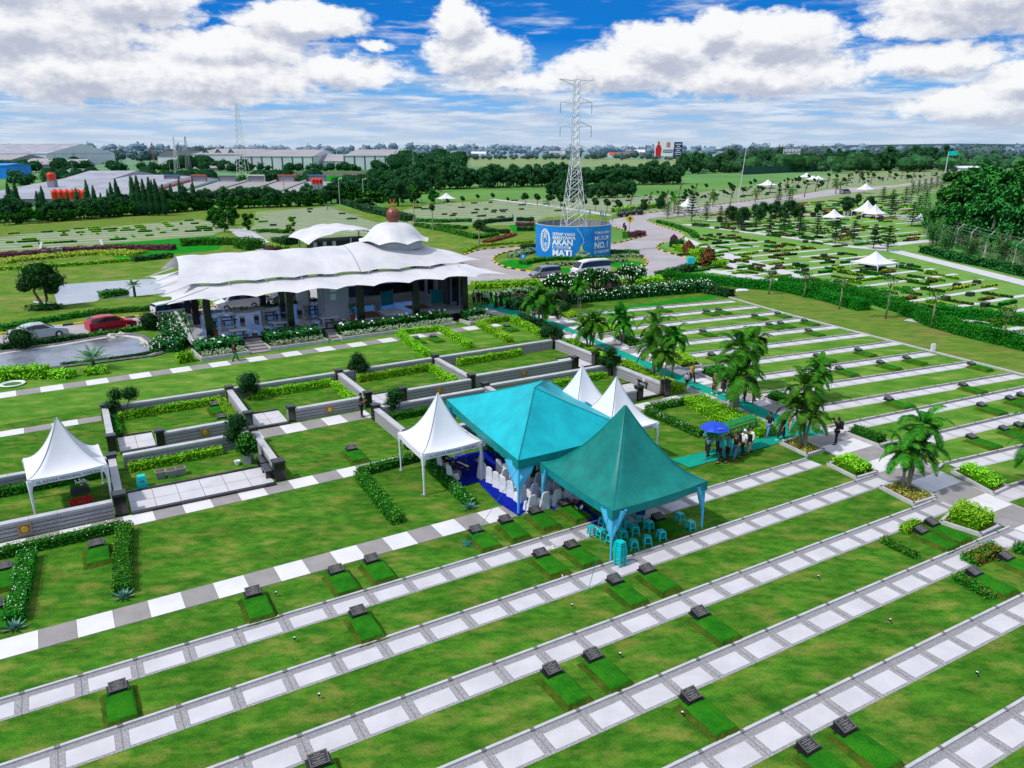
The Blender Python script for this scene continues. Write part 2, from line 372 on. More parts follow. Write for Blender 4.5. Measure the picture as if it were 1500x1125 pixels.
mat('leaf_haze_deep', (.13, .20, .24), (.17, .24, .28), scale=.01, rough=1, island=.2, spec=.02)  # stronger horizon haze painted into the leaf colour
mat('leaf_jungle', (.012, .13, .018), (.045, .24, .028), scale=.3, rough=.7, island=.45, spec=.15)
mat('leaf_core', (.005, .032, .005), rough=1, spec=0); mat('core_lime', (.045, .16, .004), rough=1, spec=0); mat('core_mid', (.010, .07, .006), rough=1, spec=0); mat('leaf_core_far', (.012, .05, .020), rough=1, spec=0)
mat('frond', (.012, .10, .006), (.05, .20, .010), scale=.8, rough=.75, island=.5, spec=.08)
mat('frond_dry', (.20, .15, .02), (.12, .16, .02), scale=2, rough=.7, island=.3)
mat('bark', (.13, .10, .07), (.24, .20, .15), scale=6, rough=.9, bump=.5); mat('bark_palm', (.22, .20, .11), (.36, .34, .24), scale=8, rough=.85, bump=.4)
mat('flower_white', (.85, .85, .78), rough=.7); mat('flower_red', (.60, .03, .02), (.45, .01, .01), scale=9, rough=.7); mat('flower_orange', (.6, .12, .02), rough=.7)
mat('metal_white', (.62, .64, .66), rough=.45, metal=.3); mat('metal_grey', (.30, .31, .33), rough=.5, metal=.4)
mat('copper', (.26, .09, .06), (.36, .15, .10), scale=4, rough=.4, metal=.4); mat('copper_dark', (.10, .035, .025), rough=.6)
mat('orange_finial', (.65, .16, .03), rough=.5)
mat('water', (.20, .28, .40), (.26, .34, .46), (.12, .18, .22), scale=.15, rough=.06, spec=.7, bump=.05, bscale=2)
mat('water_dull', (.16, .19, .24), (.26, .29, .35), (.05, .07, .04), scale=.5, rough=.15, spec=.5)
mat('pond_liner', (.50, .47, .42), (.60, .57, .52), scale=1, rough=.6, bump=.4); mat('pond_bank', (.10, .095, .12), (.20, .185, .21), scale=3, rough=.8, bump=.6)
mat('roof_grey', (.29, .27, .29), (.35, .33, .35), scale=.05, rough=.7); mat('roof_pale', (.26, .265, .31), (.38, .39, .45), scale=.12, rough=.6)
mat('wall_white', (.60, .62, .67), (.68, .70, .74), scale=.1, rough=.8); mat('wall_grey', (.25, .26, .29), rough=.8); mat('wall_dark', (.06, .065, .075), rough=.6)
mat('marble_floor', (.42, .43, .48), (.52, .53, .58), scale=.5, rough=.06, spec=.6); mat('wall_light_grey', (.42, .43, .46), (.50, .51, .54), scale=.5, rough=.5)
mat('terracotta', (.45, .08, .03), rough=.7); mat('tank_red', (.65, .05, .02), rough=.4)
mat('glass_dark', (.01, .012, .015), rough=.08, spec=.7); mat('rubber', (.012, .012, .013), rough=.8); mat('lamp_glass', (.7, .7, .72), rough=.2); mat('lamp_red', (.4, .01, .01), rough=.3)
mat('medallion', (.38, .20, .03), (.20, .09, .02), scale=14, rough=.5); mat('medallion_frame', (.30, .24, .20), rough=.7)
mat('banner_blue', (.006, .20, .68), (.010, .28, .76), scale=.5, rough=.5); mat('banner_light', (.05, .42, .82), rough=.5); mat('banner_yellow', (.75, .70, .06), rough=.5)
mat('ink_white', (.86, .87, .9), rough=.5); mat('ink_navy', (.02, .03, .13), rough=.5); mat('ink_red', (.65, .02, .03), rough=.5)
mat('green_cloth', (.004, .16, .035), (.008, .24, .05), scale=3, rough=.6, bump=.3); mat('umbrella_blue', (.008, .06, .55), rough=.4)
# ================================================================ GROUND, PATHS, ROADS
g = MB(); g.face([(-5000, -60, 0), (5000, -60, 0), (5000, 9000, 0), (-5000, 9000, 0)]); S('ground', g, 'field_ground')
def sheet(name, pts, z, m):
    b = MB(); b.poly(pts, z, 0); return S(name, b, m)
sheet('lawn', [(-60, -20), (90, -20), (90, 60), (30, 130), (0, 150), (-90, 135), (-90, 40)], .006, 'lawn')
sheet('lawn', PX((-120, 325), (0, 328), (110, 322), (300, 305), (480, 300), (640, 330), (690, 366), (560, 402), (440, 425), (330, 445), (226, 459), (76, 478), (-120, 500)), .010, 'lawn_olive')
sheet('lawn', PX((1075, 437), (1135, 456), (1250, 486), (1370, 517), (1500, 550), (1800, 620), (1800, 470), (1500, 436), (1380, 405), (1240, 375), (1000, 360), (960, 412), (1020, 425)), .010, 'lawn_dry')
# the sloping lawn beside the pavilion and the roundabout
sheet('lawn', PX((560, 300), (700, 292), (900, 300), (935, 318), (900, 340), (780, 360), (735, 364), (675, 372), (600, 350)), .014, 'lawn_olive')
# far burial lawns
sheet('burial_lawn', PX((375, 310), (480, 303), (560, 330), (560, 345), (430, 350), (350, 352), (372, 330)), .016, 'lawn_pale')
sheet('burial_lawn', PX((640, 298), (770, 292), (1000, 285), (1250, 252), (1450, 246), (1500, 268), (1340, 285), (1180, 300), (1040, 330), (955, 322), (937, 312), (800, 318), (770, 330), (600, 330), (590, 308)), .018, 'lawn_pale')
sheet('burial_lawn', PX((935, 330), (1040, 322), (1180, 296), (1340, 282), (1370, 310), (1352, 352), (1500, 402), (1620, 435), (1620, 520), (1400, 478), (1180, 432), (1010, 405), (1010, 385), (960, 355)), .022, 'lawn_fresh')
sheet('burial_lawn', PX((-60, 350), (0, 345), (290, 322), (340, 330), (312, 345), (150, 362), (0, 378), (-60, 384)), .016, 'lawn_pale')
sheet('bright_turf', PX((150, 358), (312, 345), (335, 352), (318, 366), (240, 374), (180, 380), (150, 372)), .024, 'lawn_bright')
sheet('bare_bank', PX((-120, 340), (0, 335), (150, 322), (300, 312), (300, 318), (150, 330), (0, 349), (-120, 360)), .03, 'lawn_dry')
sheet('paddy_field', PX((380, 248), (590, 247), (700, 262), (560, 272), (480, 274), (380, 268)), .03, 'lawn_bright')
for pts in (PX((640, 232), (1010, 233), (1010, 246), (640, 243)), PX((1020, 234), (1290, 232), (1290, 240), (1020, 243)), PX((1290, 231), (1500, 229), (1500, 238), (1290, 240))):
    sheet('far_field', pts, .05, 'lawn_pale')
sheet('lawn', PX((1068, 437), (1135, 457), (1250, 487), (1370, 518), (1500, 551), (1620, 583), (1620, 700), (1500, 700), (1391, 680), (1234, 633), (1115, 581), (1016, 545), (900, 492), (838, 467)), .008, 'lawn_light')
sheet('lawn', PX((-160, 540), (0, 512), (240, 474), (440, 452), (700, 425), (830, 460), (838, 467), (820, 492), (640, 515), (340, 565), (-160, 650)), .009, 'lawn_light')
# ---- road: one sheet, kerbs painted yellow and black
ROAD = [(-160, 512), (-40, 497), (76, 480), (226, 462), (330, 447), (450, 425), (560, 402), (640, 386), (679, 374), (702, 366), (742, 363), (781, 360), (830, 352), (893, 358), (912, 355), (930, 350), (944, 347),
        (930, 343), (900, 333), (893, 330), (893, 322), (937, 314), (972, 309.5), (1047, 301), (1082, 296), (1133, 290), (1199, 280), (1231, 276), (1315, 271), (1352, 265), (1420, 256), (1440, 258),
        (1360, 268), (1250, 282), (1173, 293), (1098, 302), (1063, 308), (1033, 312), (954, 320), (947, 323), (960, 329), (986, 337), (1001, 342), (1003, 347), (994, 352), (972, 356), (961, 361), (964, 366), (986, 373), (1010, 379), (1018, 385), (1016, 393), (990, 402), (966, 407), (908, 411), (800, 412), (750, 412), (691, 417), (620, 428), (550, 437), (440, 452), (330, 464), (240, 474), (130, 492), (70, 503), (0, 512), (-160, 536)]
sheet('road', PX(*ROAD), .040, 'asphalt')
sheet('service_road', PX((1003, 347), (1003, 352), (1040, 372), (1130, 398), (1400, 478), (1620, 520), (1620, 512), (1400, 468), (1140, 393), (1050, 366)), .045, 'slab')
def kerb(pts, w=.28, h=.16, z=.04, seg=.9, closed=False, name='kerb', paints=('yellow_paint', 'black_paint')):
    P = [Vector((p[0], p[1])) for p in pts]
    if closed: P.append(P[0])
    b = MB(); acc = 0; k = 0
    for i in range(len(P)-1):
        d = P[i+1]-P[i]; Ln = d.length; n = max(1, round(Ln/seg)); a = math.atan2(d.y, d.x)
        for j in range(n):
            c = P[i]+d*((j+.5)/n); b.box((c.x, c.y, z+h/2), (Ln/n*1.002, w, h), a, k % 2); k += 1
    return S(name, b, list(paints))
def smooth(pts, it=2):
    for _ in range(it):
        q = [pts[0]]
        for a, b_ in zip(pts[:-1], pts[1:]):
            q += [(a[0]*.75+b_[0]*.25, a[1]*.75+b_[1]*.25), (a[0]*.25+b_[0]*.75, a[1]*.25+b_[1]*.75)]
        pts = q+[pts[-1]]
    return pts
kerb(PX((0, 491), (76, 480), (226, 462), (330, 447), (450, 425)), seg=1.0)
kerb(smooth(PX((655, 384), (679, 374), (702, 366), (742, 363), (781, 360), (800, 358)), 1), seg=1.1)
kerb(smooth(PX((880, 362), (893, 358), (912, 355), (930, 350), (943, 347), (941, 345), (930, 343), (900, 333)), 1), seg=1.1)
kerb(smooth(PX((937, 314), (972, 309.5), (1047, 301), (1082, 296), (1133, 290), (1199, 280)), 1), seg=1.8, w=.4)
kerb(smooth(PX((947, 323), (960, 329), (986, 337), (1001, 342), (1003, 347), (994, 352)), 2), seg=1.2)
kerb(smooth(PX((972, 356), (961, 361), (964, 366), (986, 373), (1010, 379), (1018, 385), (1017, 392)), 2), seg=1.1)
ISL = [(9.2+12.2*math.cos(2*PI*k/40), 122.5+15.5*math.sin(2*PI*k/40)) for k in range(40)]
sheet('roundabout_island', ISL, .05, 'lawn_olive'); kerb(ISL, closed=True, seg=1.1)
for c, r in (((0.6, 117), (2.6, 5)), ((7.6, 110.6), (5.2, 2.6)), ((17.6, 117), (2.9, 4.4))):
    sheet('bright_turf', [(c[0]+r[0]*math.cos(2*PI*k/20), c[1]+r[1]*math.sin(2*PI*k/20)) for k in range(20)], .06, 'lawn_bright')
sheet('bright_turf', PX((700, 428), (780, 424), (800, 440), (760, 447), (715, 447)), .02, 'lawn_bright')
sheet('bright_turf', PX((815, 462), (1045, 433), (1050, 437), (828, 458+6)), .02, 'lawn_bright')
sheet('bright_turf', PX((745, 330), (800, 326), (805, 336), (752, 341)), .05, 'lawn_bright')

# ---- path building
def unit(a, b): d = Vector((b[0]-a[0], b[1]-a[1])); L_ = d.length; return d/L_, L_
def row_path(p0, p1, width=1.18, per=1.68, phase=0.0, ext0=0, ext1=0, plain=False):
    a, b = G(*p0), G(*p1); d, Ln = unit(a, b); a = (a[0]-d.x*ext0, a[1]-d.y*ext0); Ln += ext0+ext1
    n = Vector((d.y, -d.x)); ang = math.atan2(d.y, d.x); mb = MB()
    def rect(s0, s1, o0, o1, z, m, h=0):
        c = Vector(a)+d*((s0+s1)/2)+n*((o0+o1)/2)
        if h: mb.box((c.x, c.y, z+h/2), (s1-s0, o1-o0, h), ang, m)
        else:
            q = [Vector(a)+d*s+n*o for s, o in ((s0, o1), (s1, o1), (s1, o0), (s0, o0))]
            mb.face([(p.x, p.y, z) for p in q], m)
    rect(0, Ln, .0, width, .012, 0)
    s = -phase
    while s < Ln:
        s0, s1 = max(0, s+.20), min(Ln, s+per-.20)
        if s1-s0 > .1:
            rect(s0, s1, .36, width-.10, .012, 1, .012)
            rect(s0-.12 if s0 > .12 else s0, min(Ln, s1+.12), .0, .10, 0.0, 2, .075)
        if 0.15 < s < Ln-.15: rect(s-.08, s+.08, -.01, .11, 0.0, 3, .065); rect(s-.012, s+.012, .11, width, .017, 3); rect(s+.19, s+.20, .11, width, .0175, 3)
        s += per
    rect(0, Ln, .10, .30, .014, 4)  # darker band beside the kerb: the kerb's shade painted on
    return S('path', mb, ['slab_warm' if plain else 'pebble', 'slab', 'kerb', 'joint', 'stone_dark' if plain else 'pebble_shade'])
mat('slab_warm', (.44, .43, .45), (.52, .51, .53), scale=2, rough=.85)
mat('pebble_shade', (.20, .20, .21), (.36, .355, .37), scale=22, rough=.95, bump=.4)
LOWER = [((0, 1025), (1180, 672), 2, 0), ((0, 1122), (1297, 690), 3, .5), ((350, 1110), (1370, 733), 12, .8), ((740, 1085), (1480, 772), 18, .3), ((1100, 1064), (1500, 869), 24, 1.1), ((1325, 1125), (1500, 1022), 30, .7)]
row_path((0, 1025), (1180, 672), ext0=2.5, phase=.25)
row_path((0, 1122), (1300, 689), ext0=3.0, phase=.6)
row_path((350, 1110), (1370, 732), ext0=9, phase=1.0)
row_path((740, 1085), (1477, 772), ext0=14, phase=.2)
row_path((1100, 1064), (1500, 869), ext0=16, ext1=4, phase=1.24)
row_path((1325, 1125), (1500, 1022), ext0=16, ext1=4, phase=.9)
UPPER = [((833, 460), (1069, 440)), ((869, 471), (1102, 448)), ((884, 483), (1140, 456)), ((904, 496), (1172, 466)), ((930, 508), (1218, 477)), ((985, 521), (1260, 488)), ((1000, 541), (1307, 500)), ((1065, 556), (1355, 515)),
         ((1110, 576), (1415, 530)), ((1175, 598), (1480, 547)), ((1205, 626), (1500, 566)), ((1297, 650), (1500, 603)), ((1383, 678), (1500, 651)), ((1440, 722), (1500, 704))]
for i, (a, b) in enumerate(UPPER): row_path(a, b, ext1=0 if i < 10 else 5, phase=random.random()*1.5, width=1.25, plain=True)
# white edging along the foot of the dry bank
e = MB(); pts = smooth(PX((1068, 436), (1135, 456), (1250, 486), (1370, 517), (1500, 550), (1620, 582)), 1)
for a, b_ in zip(pts[:-1], pts[1:]):
    d, Ln = unit(a, b_); e.box(((a[0]+b_[0])/2, (a[1]+b_[1])/2, .06), (Ln, .22, .12), math.atan2(d.y, d.x))
S('kerb', e, 'kerb')
def checker(lo0, lo1, width, per, phase=0, world=False):
    a, b = (lo0, lo1); d, Ln = unit(a, b); n = Vector((-d.y, d.x)); mb = MB(); k = 0; s = -phase
    while s < Ln:
        s0, s1 = max(0, s), min(Ln, s+per)
        if s1 > s0+.01:
            q = [Vector(a)+d*x+n*o for x, o in ((s0+.006, 0), (s1-.006, 0), (s1-.006, width), (s0+.006, width))]
            mb.face([(p.x, p.y, .022) for p in q], k % 2)
        s += per; k += 1
    q = [Vector(a)+d*x+n*o for x, o in ((0, -.03), (Ln, -.03), (Ln, width+.03), (0, width+.03))]
    mb.face([(p.x, p.y, .012) for p in q], 2)
    return S('path', mb, ['tile_white', 'tile_grey', 'joint'])
checker(W(-8.6, 28.30), W(17.6, 28.75), 1.3, 1.225, .55)
checker(W(-7.5, 36.72), W(37.6, 38.05), 1.22, 1.33, .1)
checker(W(-8, 53.62), W(.25, 53.95), 1.15, 1.5, .6)
checker(W(8.25, 45.45), W(15.85, 45.75), 1.6, 1.35, .9)
checker(W(-9, 62.6), W(36.5, 65.2), 1.55, 1.5, .3)
sheet('paving', [W(*p) for p in ((9, 65.0), (37.5, 66.7), (37.8, 69.6), (9, 70.5))], .008, 'tile_grey')
mat('tile_edge', (.36, .345, .34), (.42, .40, .40), scale=1, rough=.8)
# main walkway
WL = PX((696, 455), (760, 470), (831, 497), (880, 511), (940, 543), (1002, 572), (1081, 603), (1135, 625), (1210, 662), (1283, 694), (1370, 732), (1478, 774), (1560, 806))
WR = PX((735, 447), (838, 469), (900, 494), (930, 507), (971, 527), (1016, 547), (1060, 565), (1115, 583), (1160, 602), (1234, 635), (1311, 664), (1391, 696), (1452, 725), (1540, 762))
def along(P, t):
    Ls = [math.dist(P[i], P[i+1]) for i in range(len(P)-1)]; T = sum(Ls)*t
    for i, l in enumerate(Ls):
        if T <= l or i == len(Ls)-1: return (P[i][0]+(P[i+1][0]-P[i][0])*T/l, P[i][1]+(P[i+1][1]-P[i][1])*T/l)
        T -= l
mb = MB()
def u_at(P, v):
    Q = [UV(p) for p in P]
    for (u0, v0), (u1, v1) in zip(Q[:-1], Q[1:]):
        if (v0-v)*(v1-v) <= 0 and v0 != v1: return u0+(u1-u0)*(v-v0)/(v1-v0)
    return Q[0][0] if v > Q[0][1] else Q[-1][0]
v = 14.6; k = 0
while v < 66:
    a_, b_, c_, d_ = (u_at(WL, v)+.12, v), (u_at(WR, v)-.12, v), (u_at(WR, v+1.42)-.12, v+1.42), (u_at(WL, v+1.42)+.12, v+1.42)
    for i in range(3):
        f0, f1 = i/3, (i+1)/3; q = [(a_[0]+(b_[0]-a_[0])*f0+.006, a_[1]), (a_[0]+(b_[0]-a_[0])*f1-.006, a_[1]), (d_[0]+(c_[0]-d_[0])*f1-.006, d_[1]-.012), (d_[0]+(c_[0]-d_[0])*f0+.006, d_[1]-.012)]
        mb.face([(*W(*p), .030) for p in q], k % 2)
    v += 1.42; k += 1
mb.poly(WL+WR[::-1], .026, 2)
S('walkway', mb, ['tile_white', 'tile_grey', 'tile_edge'])
sheet('carpet', PX((696, 447), (736, 458), (793, 475), (845, 490), (900, 519), (980, 555), (1065, 589), (1128, 618), (1150, 633), (1204, 636), (1208, 634), (1131, 605), (1106, 593), (1029, 564), (980, 543), (900, 510), (819, 474), (744, 452), (723, 446)), .05, 'carpet_teal')
sheet('carpet', PX((983, 674), (1010, 686), (1142, 650), (1171, 643), (1206, 636), (1206, 630), (1140, 626), (1115, 635), (1039, 661)), .046, 'carpet_teal')
sheet('carpet', PX((636, 678), (690, 664), (735, 656), (800, 690), (868, 752), (890, 765), (880, 772), (800, 744), (773, 748), (760, 757), (730, 738), (700, 707), (668, 716)), .05, 'carpet_blue')

# ================================================================ PLOT WALLS
def wall(a, b, label, h=.85, t=.30, cap=True, foot=0):
    A_, B_ = W(*a), W(*b); d, Ln = unit(A_, B_); ang = math.atan2(d.y, d.x); c = ((A_[0]+B_[0])/2, (A_[1]+B_[1])/2)
    o = thing('plot_wall', label, 'wall', c, ang, 'low striped stone walls round the family plots')
    mb = MB(); z = 0
    for hh, m, tt in ((.15, 1, .0), (.05, 0, -.03), (.15, 1, 0), (.05, 0, -.03), (.15, 1, 0), (.05, 0, -.03), (.14, 1, 0)):
        mb.box((0, 0, z+hh/2), (Ln, t+tt*2, hh), 0, m); z += hh
    mb.build('wall_body', ['stone_dark', 'stone_stripe'], o)
    mb = MB(); n = max(1, round(Ln/1.2))
    for k in range(n): mb.box((-Ln/2+Ln*(k+.5)/n, 0, z+.055), (Ln/n-.01, t+.08, .11), 0, 0)
    mb.build('coping', 'stone_cap', o)
    return o
def pillar(p, label, h=1.08, s=.46):
    o = thing('stone_pillar', label, 'pillar', W(*p), TH, 'black granite pillars of the plot walls')
    mb = MB(); mb.box((0, 0, (h-.12)/2), (s, s, h-.12)); mb.build('shaft', 'granite_black', o)
    mb = MB(); mb.box((0, 0, h-.06), (s+.1, s+.1, .11), taper=.94); mb.build('cap', 'granite_black', o)
wall((.8, 54.2), (8.0, 54.35), 'striped grey wall behind the plot with the three-ball topiary')
wall((8.6, 54.35), (16.0, 54.5), 'striped grey wall behind the plot with the round-headed topiary on the left of centre')
wall((16.6, 54.5), (24.1, 54.75), 'striped grey wall behind the plot below the hedged upper lawn')
wall((24.7, 54.75), (35.8, 55.0), 'longest back wall, running up to the walkway corner bench')
for u, v0, v1, lb in ((.5, 48.0, 53.9, 'short dividing wall nearest the leftmost white tent'), (8.3, 48.2, 54.0, 'dividing wall between the first and second upper plots'), (16.3, 48.4, 54.2, 'dividing wall running down to the standing man in black'),
                      (24.4, 48.6, 54.5, 'dividing wall above the peak of the white tent with the keyboard player'), (36.15, 49.2, 54.7, 'dividing wall beside the teal carpet next to the upper bench')):
    wall((u, v0), (u, v1), lb)
    pillar((u, v1+.25), 'black pillar at the far end of the '+lb); pillar((u, v0-.3), 'black pillar at the near end of the '+lb)
MW = [((3.25, 47.2), (8.0, 47.4), 3.05, (7.0-.9, 0), 'plot wall with a brass medallion above the left paved plot'), ((11.15, 47.7), (15.9, 47.8), 10.95, None, 'plot wall with a brass medallion beside the standing man in black'),
      ((18.95, 47.8), (24.1, 47.85), 18.75, None, 'plot wall with a brass medallion behind the peak of the white tent'), ((24.8, 48.55), (33.6, 48.7), 33.85, None, 'long plot wall with a brass medallion behind the turquoise tent roof')]
for a, b, pu, _, lb in MW:
    o = wall(a, b, lb); pillar((pu, a[1]), 'black gate pillar ending the '+lb)
def medallion(o, x, side=-1):
    mb = MB(); mb.box((x, side*.20, .42), (.56, .06, .56)); mb.build('medallion_frame', 'medallion_frame', o)
    mb = MB(); mb.lathe((x, 0, 0), [(0, 0)], 3) if False else None
    q = MB(); q.box((x, side*.235, .42), (.40, .02, .40)); q.build('medallion', 'medallion', o)
    q = MB(); n = 12
    q.ring([[(x+r*math.cos(2*PI*k/n), side*y, .42+r*math.sin(2*PI*k/n)) for k in range(n)] for r, y in ((.15, .245), (.13, .262), (.05, .262), (.04, .25))]); q.build('rosette', 'brass', o)
mat('brass', (.62, .40, .06), rough=.35, metal=.5)
bases = [ob for ob in C.objects if ob.name.startswith('plot_wall') and 'medallion' in ob.get('label', '')]
for o, px in zip(bases, ((300, 633), (483, 600), (641, 571), (768, 547))):
    wx = UV(G(px[0], px[1], .42))[0]; cx = UV(o.location)[0]; medallion(o, wx-cx)
wall((-8, 44.4), (.2, 44.55), 'striped wall behind the leftmost white tent'); wall((.9, 44.6), (7.7, 44.75), 'striped wall behind the paved plot with planters and a stool')
wall((16.2, 45.25), (23.9, 45.4), 'striped wall behind the white tent with the keyboard player'); wall((24.6, 45.9), (35.3, 46.0), 'striped wall behind the two white tent peaks')
for u, v0, v1, lb in ((.35, 38.9, 44.2, 'dividing wall under the right side of the leftmost white tent'), (8.0, 39.1, 44.7, 'dividing wall beside the black benches of the paved plot'), (15.8, 39.8, 45.0, 'dividing wall running down to the white tent with the keyboard player'),
                      (24.3, 40.2, 45.7, 'dividing wall hidden beneath the turquoise tent'), (35.65, 40.0, 45.7, 'dividing wall beside the teal carpet next to the lower bench')):
    wall((u, v0), (u, v1), lb); pillar((u, v1+.25), 'black pillar at the far end of the '+lb)
    pillar((u, v0-.3), 'black pillar at the near end of the '+lb, 1.15, .55)
o = wall((-8, 38.25), (.02, 38.45), 'striped front wall with a brass medallion below the leftmost white tent'); medallion(o, UV(G(36, 776, .42))[0]-UV(o.location)[0])
wall((16.1, 39.5), (24.0, 39.6), 'striped front wall hidden behind the white tent with the keyboard player'); wall((24.7, 39.7), (33.0, 39.8), 'striped front wall behind the twin white tents'); pillar((33.3, 39.8), 'black gate pillar at the lower bench by the walkway')
def pad(u0, v0, u1, v1, kerbs='t', tiles=1.1):
    mb = MB(); mb.face([(*W(u0, v0), .03), (*W(u1, v0), .03), (*W(u1, v1), .03), (*W(u0, v1), .03)], 1)
    n = max(1, round((u1-u0)/tiles)); m_ = max(1, round((v1-v0)/1.3))
    for i in range(n):
        for j in range(m_):
            a, b_ = u0+(u1-u0)*i/n+.012, u0+(u1-u0)*(i+1)/n-.012; c, d_ = v0+(v1-v0)*j/m_+.012, v0+(v1-v0)*(j+1)/m_-.012
            mb.face([(*W(a, c), .05), (*W(b_, c), .05), (*W(b_, d_), .05), (*W(a, d_), .05)], 0)
    cx = (u0+u1)/2
    for (c, s_) in (((cx, v0-.12), (u1-u0, .24)), ((cx, v1+.05), (u1-u0, .10))):
        p = W(*c); mb.box((p[0], p[1], .07), (s_[0], s_[1], .15), TH, 2)
    return S('plot_paving', mb, ['slab', 'joint', 'granite_black'])
for a in ((.85, 47.2, 2.8, 49.9), (8.65, 47.45, 10.7, 50.2), (16.65, 47.6, 18.5, 50.2), (34.1, 48.6, 35.9, 51.6), (.75, 38.35, 7.65, 40.9), (33.6, 39.9, 35.3, 43.2)): pad(*a)

# ================================================================ GRAVES
def make_grave():
    o = thing('grave', 'x', 'grave')
    w2, l = .36, 1.36
    mb = MB(); t = [(-w2, -l), (w2, -l), (w2, -.05), (-w2, -.05)]; q = [(-w2-.13, -l-.14), (w2+.13, -l-.14), (w2+.13, .1), (-w2-.13, .1)]
    # rounded, slightly irregular turf block
    rings = []
    def rr(ins, z, jit):
        out = []; x0, x1, y0, y1 = -w2-.13+ins, w2+.13-ins, -l-.14+ins, .25-ins
        P = [(x0, y0), (x1, y0), (x1, y1), (x0, y1)]
        for i in range(4):
            a, b_ = P[i], P[(i+1) % 4]
            for k in range(8):
                f = k/8; out.append((a[0]+(b_[0]-a[0])*f+random.uniform(-jit, jit), a[1]+(b_[1]-a[1])*f+random.uniform(-jit, jit), z+random.uniform(-jit, jit)*.5))
        return out
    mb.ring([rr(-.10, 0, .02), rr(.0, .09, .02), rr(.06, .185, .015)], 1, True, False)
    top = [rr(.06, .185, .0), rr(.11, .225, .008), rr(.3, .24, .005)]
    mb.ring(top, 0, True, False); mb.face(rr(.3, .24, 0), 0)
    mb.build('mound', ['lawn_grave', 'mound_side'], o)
    s = MB(); s.box((0, .17, .262), (.68, .50, .05)); s.build('plinth', 'granite_black', o)
    h = MB(); x = .275
    h.face([(-x, -.07, .32), (x, -.07, .32), (x, -.07, .40), (-x, -.07, .40)]); h.face([(x, .41, .32), (-x, .41, .32), (-x, .41, .56), (x, .41, .56)])
    h.face([(-x, .41, .32), (-x, -.07, .32), (-x, -.07, .40), (-x, .41, .56)]); h.face([(x, -.07, .32), (x, .41, .32), (x, .41, .56), (x, -.07, .40)])
    h.face([(-x, -.07, .40), (x, -.07, .40), (x, .41, .56), (-x, .41, .56)], 1)
    h.v = [(p[0], p[1]*.9+.01, .28+(p[2]-.32)*.78) for p in h.v]
    hs = h.build('headstone', ['granite_black', 'granite_face'], o)
    e = MB(); sl_ = .16/.48
    def strip(xa, xb, ya, yb):
        e.face([(xa, ya, .40+(ya+.07)*sl_+.003), (xb, ya, .40+(ya+.07)*sl_+.003), (xb, yb, .40+(yb+.07)*sl_+.003), (xa, yb, .40+(yb+.07)*sl_+.003)])
    for a in ((-.285, .285, -.042, -.034), (-.285, .285, .374, .382), (-.285, -.277, -.034, .374), (.277, .285, -.034, .374)): strip(*a)
    for y, w_ in ((.31, .10), (.25, .21), (.17, .17), (.13, .05), (.07, .20), (.01, .15)):
        xx = -w_
        while xx < w_:
            d_ = random.uniform(.02, .05); strip(xx, min(xx+d_, w_), y, y+.016); xx += d_+.014
    e.v = [(p[0]*.9, p[1]*.9+.01, .28+(p[2]-.32)*.78+.001) for p in e.v]
    e.build('engraving', 'engraving', hs)
    return o
